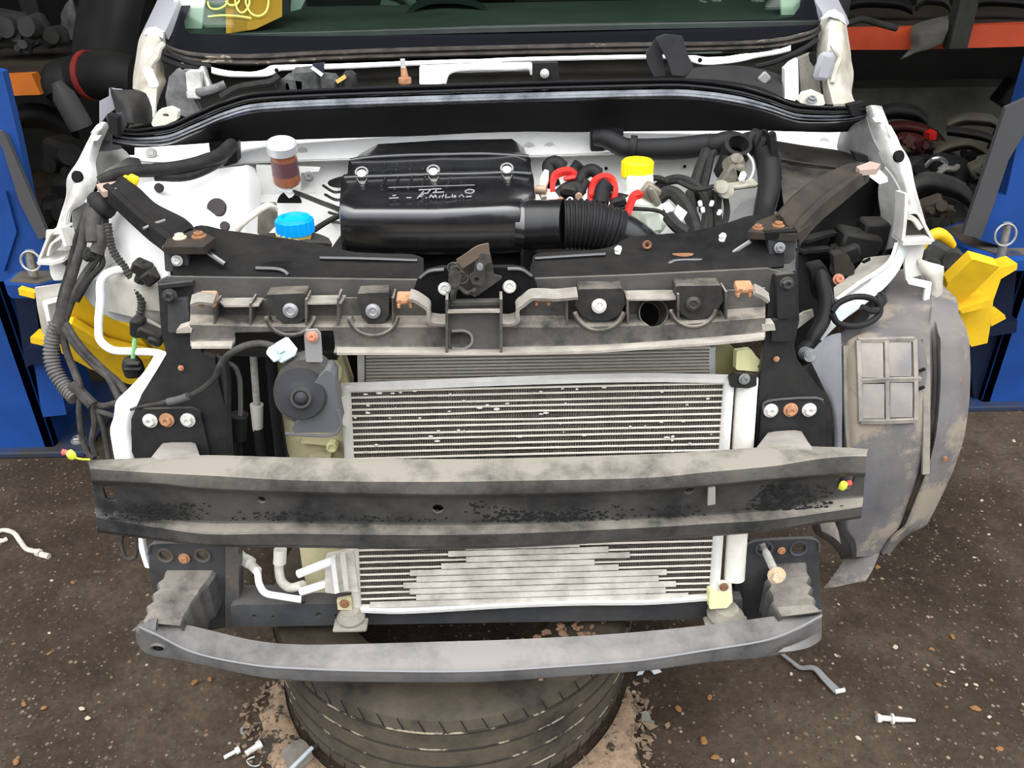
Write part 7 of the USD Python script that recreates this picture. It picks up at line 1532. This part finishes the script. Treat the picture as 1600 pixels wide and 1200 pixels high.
# ------------------------------------------------------------------ scrap racks behind the lift
rack_orange = mat('rack_orange', (.75, .22, .02), .5, noise=(.6, .16, .02), scale=6)
rack_red = mat('rack_red', (.62, .085, .03), .5, noise=(.5, .06, .02), scale=5)
scrap = [mat('scrap_black', (.022, .021, .020), .5, noise=(.04, .038, .035), scale=10), mat('scrap_grey', (.10, .098, .092), .55, noise=(.05, .048, .045), scale=8), mat('scrap_maroon', (.085, .018, .016), .35, noise=(.05, .014, .012), scale=6),
         mat('scrap_olive', (.16, .145, .10), .6, noise=(.10, .09, .065), scale=7), mat('scrap_alu', (.26, .25, .24), .45, metal=.4, noise=(.08, .075, .07), scale=14), mat('scrap_brown', (.08, .06, .045), .7, noise=(.12, .095, .07), scale=6)]
# right rack
RR = thing('storage_rack', 'orange-red storage rack beam with its post behind the right wing', 'rack', (at(1490, 60, 3.3)[0], 3.3, 0))
zb = at(1460, 58, 3.3)[2]
part(RR, 'beam', plate([(1300, 46), (1410, 44), (1700, 34), (1700, 70), (1410, 78), (1300, 78)], 3.3, .06), rack_red, label='orange-red rack beam')
xr = at(1488, 60, 3.33)[0]
part(RR, 'upright', cbox((xr - .05, 3.24, zb - .035), (xr + .02, 3.295, 2.6)), scrap[1])
part(RR, 'shelf_board', cbox((at(1300, 40, 3.3)[0], 3.37, zb + .0), (3.6, 4.1, zb + .03)), scrap[5])
part(RR, 'upright', cbox((3.4, 3.36, 0), (3.5, 3.46, 2.6)), scrap[1])
part(RR, 'upright', cbox((at(1300, 40, 3.3)[0], 3.36, 0), (at(1300, 40, 3.3)[0] + .08, 3.46, 2.6)), scrap[1])
single('hanging_sheet', loft([zr([(1426, 40, 3.294), (1440, 34, 3.294), (1462, 28, 3.294), (1482, 24, 3.294)]), zr([(1422, 55, 3.22), (1440, 52, 3.18), (1462, 50, 3.18), (1480, 50, 3.22)]), zr([(1424, 74, 3.22), (1440, 72, 3.18), (1460, 71, 3.18), (1472, 68, 3.22)]), zr([(1406, 92, 3.22), (1410, 90, 3.2), (1414, 86, 3.2), (1420, 80, 3.22)])], .004, 16, 12), mat('sheet_grey', (.20, .185, .155), .8, noise=(.15, .14, .12), scale=10), 'grey-brown torn sheet hanging over the orange-red rack beam', 'sheet', smooth=60)
def bumper(name, lab, path, Y, h, m, cat='bumper'):
    """a curved car bumper shell seen along path"""
    rows = []
    for f, dy in ((0, .05), (.25, -.01), (.6, -.02), (1, .04)):
        rows.append([at(x, y + h * f, Y + dy) for x, y in path])
    return single(name, loft(rows, .006, 14, 24), m, lab, cat, smooth=50)
bumper('scrap_bumper', 'glossy black bumper shell on top of the right scrap heap', [(1372, 168), (1400, 160), (1430, 164), (1450, 180)], 3.18, 26, scrap[0])
bumper('scrap_bumper', 'dark red bumper shell below the black one in the scrap heap', [(1388, 192), (1410, 188), (1440, 192), (1468, 208), (1480, 226)], 3.04, 22, scrap[2])
bumper('scrap_bumper', 'second dark red bumper shell tucked beside the right wing rail', [(1396, 214), (1412, 206), (1430, 208), (1444, 214)], 2.76, 20, scrap[2])
bumper('scrap_bumper', 'brown-grey bumper shell lying across the scrap heap', [(1416, 226), (1450, 218), (1480, 222), (1500, 236)], 2.92, 22, scrap[5])
bumper('scrap_wing', 'olive-grey wing panel arching over the loose headlamp', [(1458, 236), (1480, 222), (1510, 216), (1536, 226), (1550, 244)], 2.75, 18, scrap[3], 'car wing')
bumper('scrap_wing', 'olive panel lying below the low wall', [(1480, 186), (1510, 176), (1545, 178), (1566, 196)], 3.1, 20, scrap[3], 'car wing')
bumper('scrap_bumper', 'black bumper shell crossing under the olive panel', [(1480, 196), (1510, 200), (1540, 206), (1556, 214)], 3.0, 16, scrap[0])
bumper('scrap_wing', 'dark grey wing panel at the foot of the scrap heap', [(1424, 280), (1450, 268), (1490, 276), (1520, 300)], 2.42, 34, scrap[1], 'car wing')
bumper('scrap_bumper', 'black bumper shell standing behind the right lift pad', [(1440, 316), (1470, 300), (1500, 306), (1524, 330)], 2.95, 44, scrap[0])
TLp = thing('tail_lamp', 'red tail lamp in the scrap heap behind the right wing', 'tail lamp', at(1454, 210, 2.84))
part(TLp, 'lens', hull(np.array([at(1444, 206, 2.84), at(1454, 201, 2.82), at(1464, 206, 2.83), at(1463, 218, 2.83), at(1452, 220, 2.82), at(1444, 216, 2.84), at(1452, 208, 2.80)])), mat('lens_red', (.55, .02, .015), .2, coat=.5))
part(TLp, 'housing', hull(np.array([at(1442, 205, 2.86), at(1466, 203, 2.86), at(1466, 221, 2.86), at(1443, 220, 2.86), at(1454, 212, 2.95)])), scrap[0])
HL = thing('loose_headlamp', 'loose headlamp with bright chrome bowl in the right scrap heap', 'headlamp', at(1480, 262, 2.7))
part(HL, 'housing', loft([zr([(1440, 254, 2.72), (1466, 238, 2.68), (1500, 244, 2.68), (1522, 262, 2.72)]), zr([(1444, 280, 2.70), (1470, 284, 2.64), (1500, 284, 2.64), (1520, 280, 2.70)])], .03, 6, 12), scrap[0])
part(HL, 'chrome_rim', tube(pts([(1446, 260, 2.66), (1456, 250, 2.65), (1470, 248, 2.645), (1478, 256, 2.645), (1466, 266, 2.64)]), .008, 8), mat('chrome', (.6, .6, .6), .2, metal=.9))
part(HL, 'bowl', tube(pts([(1466, 272, 2.63), (1476, 264, 2.63), (1492, 264, 2.63), (1496, 260, 2.64)]), .010, 8), mat('chrome_dull', (.36, .34, .29), .4, metal=.6))
def lump(name, lab, cat, seq, m, n=18, sq=(1, 1, 1)):
    """an irregular cast part: several blocks and bosses joined"""
    t = thing(name, lab, cat, pts([seq[0]])[0])
    for k, (px, py, Y, s) in enumerate(seq):
        c = at(px, py, Y)
        r = random.Random(int(px * 7 + py))
        mm = [obox(c, (s * r.uniform(.8, 1.2), s * r.uniform(.6, 1), s * r.uniform(.6, 1)), Ry(r.uniform(-.6, .6)) @ Rz(r.uniform(-.6, .6)), s * .12), cyl(c + (s * .2, -s * .4, s * .1), (r.uniform(-.5, .5), -1, r.uniform(-.3, .6)), s * .28, s * .3), cyl(c + (-s * .3, -s * .3, -s * .1), (r.uniform(-.5, .5), -1, .2), s * .18, s * .3)]
        part(t, ('casting', 'housing', 'bracket', 'boss')[k % 4], mm, m)
    return t
lump('scrap_gearbox', 'dark cast gearbox part by the right lift shelf', 'gearbox', [(1466, 344, 2.75, .13), (1446, 352, 2.7, .10), (1484, 348, 2.7, .08)], scrap[1])
lump('scrap_motor', 'small dark motor unit above the yellow arm hook', 'motor', [(1436, 290, 2.85, .10), (1428, 304, 2.8, .08)], scrap[0])
lump('scrap_pump', 'dull metal pump seen between yellow arm plates', 'pump', [(1466, 400, 2.2, .10), (1450, 416, 2.2, .08)], scrap[1])
single('scrap_box', obox(at(1584, 150, 3.9), (.14, .1, .12), Ry(.5), .01), scrap[0], 'black plastic box standing on the low wall side', 'box')
# over the right beam: parts stored on the shelf
for k, (px, py, w, h, m, lab) in enumerate(((1370, -4, 110, 20, 0, 'long black part over the left end of the red beam'), (1458, -10, 52, 22, 1, 'grey panel lying on the shelf above the hanging sheet'), (1562, -4, 110, 18, 0, 'black panel lying on the shelf at the top right corner'))):
    bumper('stored_bumper', lab, [(px - w / 2, py + 6), (px - w / 6, py - 4), (px + w / 4, py - 2), (px + w / 2, py + 8)], 3.5, h, scrap[m], 'panel')
single('stored_pipe', tube(pts([(1322, 38, 3.2), (1345, 30, 3.2), (1370, 36, 3.22), (1400, 44, 3.25)]), .012, 10), scrap[1], 'thin grey pipe hanging beside the right pillar', 'pipe')

# left rack
LR = thing('storage_rack', 'orange storage rack with a plank shelf behind the left lift post', 'rack', (at(40, 130, 3.0)[0], 3.0, 0))
part(LR, 'beam', plate([(-120, 117), (6, 118), (49, 116), (64, 148), (12, 150), (-120, 152)], 3.0, .05), rack_orange, label='orange rack beam')
part(LR, 'shelf_board', plate([(-120, 113), (110, 109), (114, 117), (-120, 121)], 3.05, .7), mat('board_brown', (.085, .068, .05), .8, noise=(.05, .04, .03), scale=6))
part(LR, 'upright', cbox((at(72, 130, 3.6)[0], 3.56, 0), (at(72, 130, 3.6)[0] + .07, 3.62, 2.6)), scrap[0])
part(LR, 'upright', cbox((-3.2, 3.08, 0), (-3.1, 3.18, 2.6)), scrap[5])
lump('stored_engine', 'grey alloy engine casting on the plank shelf at the far left', 'engine', [(18, 46, 3.3, .13), (54, 48, 3.3, .13), (84, 56, 3.3, .10), (-14, 46, 3.3, .13), (38, 72, 3.25, .06)], scrap[1])
single('clear_bag', hull(nrg.normal(0, 1, (24, 3)) * (.03, .02, .06) + at(110, 26, 3.5)), mat('bag_grey', (.22, .21, .215), .4, noise=(.08, .075, .075), scale=18), 'crumpled translucent bag beside the black panel', 'bag', smooth=30)
single('stored_bumper', loft([zr([(128, -20, 2.9), (180, -24, 2.85), (232, -20, 2.9)]), zr([(116, 40, 2.86), (170, 40, 2.8), (218, 44, 2.86)]), zr([(112, 82, 2.84), (160, 92, 2.78), (214, 98, 2.84)])], .02, 10, 10), scrap[0], 'large black door panel leaning behind the left pillar', 'panel', smooth=50)
SH = thing('stored_hose', 'fat dark grey hose with a red band running to the left pillar foot', 'hose', at(150, 130, 2.7))
part(SH, 'hose_body', tube(pts([(100, 150, 2.7), (96, 128, 2.72), (112, 120, 2.75), (136, 118, 2.72), (170, 118, 2.7), (212, 124, 2.7)]), [.05, .06, .06, .07, .075, .07], 16), scrap[0], smooth=60)
part(SH, 'clamp_band', tube(pts([(138, 118, 2.715), (145, 118, 2.71)]), .074, 20, sm=False), mat('band_red', (.32, .035, .03), .5), label='red band')
single('small_bottle', lathe([(0, 0), (.034, .0), (.036, .02), (.034, .10), (.020, .125), (.016, .14), (0, .14)], at(128, 200, 2.6), (-.3, 0, 1), 20), mat('bottle_grey', (.11, .105, .10), .5), 'small grey bottle standing left of the wing cover', 'bottle')
ST = thing('tyre', 'black tyre standing in the dark behind the left lift post', 'tyre', at(60, 300, 2.7))
ct_ = at(-30, 250, 3.05) + (0, -.36, 0)
m_ = lathe_loop([(.17, -.09), (.27, -.10), (.30, -.07), (.30, .07), (.27, .10), (.17, .09), (.17, -.09)], (0, 0, 0), 40)
m_.vertices = m_.vertices @ (Rz(-.5) @ Rx(math.pi / 2)).T + ct_
part(ST, 'tyre_body', m_, scrap[0], smooth=40)
lump('scrap_casting', 'dark casting heaped below the small bottle', 'casting', [(112, 246, 2.9, .14), (132, 268, 2.85, .12), (118, 300, 2.8, .14), (110, 330, 2.75, .14)], scrap[0])
lump('scrap_bracket', 'dark brown bracket part left of the wing rail', 'bracket', [(92, 350, 2.9, .09), (100, 372, 2.85, .10)], scrap[5])
bumper('scrap_bumper', 'black bumper shell behind the left wing rail', [(20, 166), (50, 160), (80, 166), (104, 184)], 3.4, 40, scrap[0])
# floor rubbish by the posts
single('steel_plate', cbox(at(60, 690, ('z', 0)) + (0, 0, .0225), at(100, 640, ('z', 0)) + (0, 0, .028), .002), mat('plate_rusty', (.12, .10, .07), .7, noise=(.2, .17, .12), scale=20), 'dirty flat plate lying on the left lift foot', 'plate')

# more pieces in the right heap, each different
for nm, lab, cat, seq, k in (('scrap_fitting', 'maroon fitting lying left of the red tail lamp', 'fitting', [(1424, 222, 2.66, .05), (1436, 228, 2.66, .04)], 2),
                             ('scrap_bracket', 'pale dull bracket under the loose headlamp', 'bracket', [(1478, 288, 2.52, .05), (1462, 292, 2.52, .04)], 4),
                             ('scrap_bracket', 'olive bracket right of the loose headlamp', 'bracket', [(1532, 262, 2.62, .06), (1540, 252, 2.62, .05)], 3),
                             ('scrap_duct', 'brown-grey duct piece above the yellow arm hook', 'duct', [(1456, 322, 2.34, .06), (1474, 330, 2.34, .05)], 5),
                             ('scrap_duct', 'black duct piece at the foot of the right wing rail', 'duct', [(1424, 262, 2.62, .06), (1434, 272, 2.62, .05)], 0)):
    lump(nm, lab, cat, seq, scrap[k])

pr = random.Random(77)
pile = []
for _ in range(170):
    x = pr.uniform(1.55, 3.3); y = pr.uniform(2.75, 3.9)
    top = .58 * math.exp(-((x - 2.35) / .9) ** 2) * np.interp(y, [2.5, 3.1, 3.5, 3.9], [.12, .8, 1.0, .6])
    c = np.array([x, y, max(.03, top * pr.random() ** .5)])
    R = Rz(pr.uniform(0, 3)) @ Rx(pr.uniform(-.8, .8)) @ Ry(pr.uniform(-.8, .8))
    k = pr.random()
    if k < .5:
        pile.append(obox(c, (pr.uniform(.08, .30), pr.uniform(.05, .16), pr.uniform(.03, .10)), R, .015))
    elif k < .8:
        t = np.linspace(-.9, .9, 7); w = pr.uniform(.10, .22)
        pile.append(strip(np.stack([w * np.sin(t), w * np.cos(t) - w, t * .02], 1) @ R.T + c, pr.uniform(.03, .08), .012, seg=12))
    else:
        pile.append(cyl(c, R[:, 2], pr.uniform(.03, .07), pr.uniform(.06, .16), 12))
single('scrap_pile', pile, usdkit.material(stage, '/World/Looks/scrap_pile', {'g': ('geometry', {}), 'r': ('rgb_ramp', {'interpolate': False, 'ramp': [(0, (.008, .008, .008)), (.35, (.014, .013, .012)), (.55, (.03, .028, .024)), (.70, (.045, .04, .028)), (.82, (.022, .006, .005)), (.92, (.075, .07, .06))]}), 'p': ('principled_bsdf', {'roughness': .45, 'specular_ior_level': .25})}, [('g.random_per_island', 'r.fac'), ('r.color', 'p.base_color')], surface='p.BSDF'), 'tangled heap of dark scrap car parts in front of the low wall', 'scrap', smooth=30, kind='stuff')
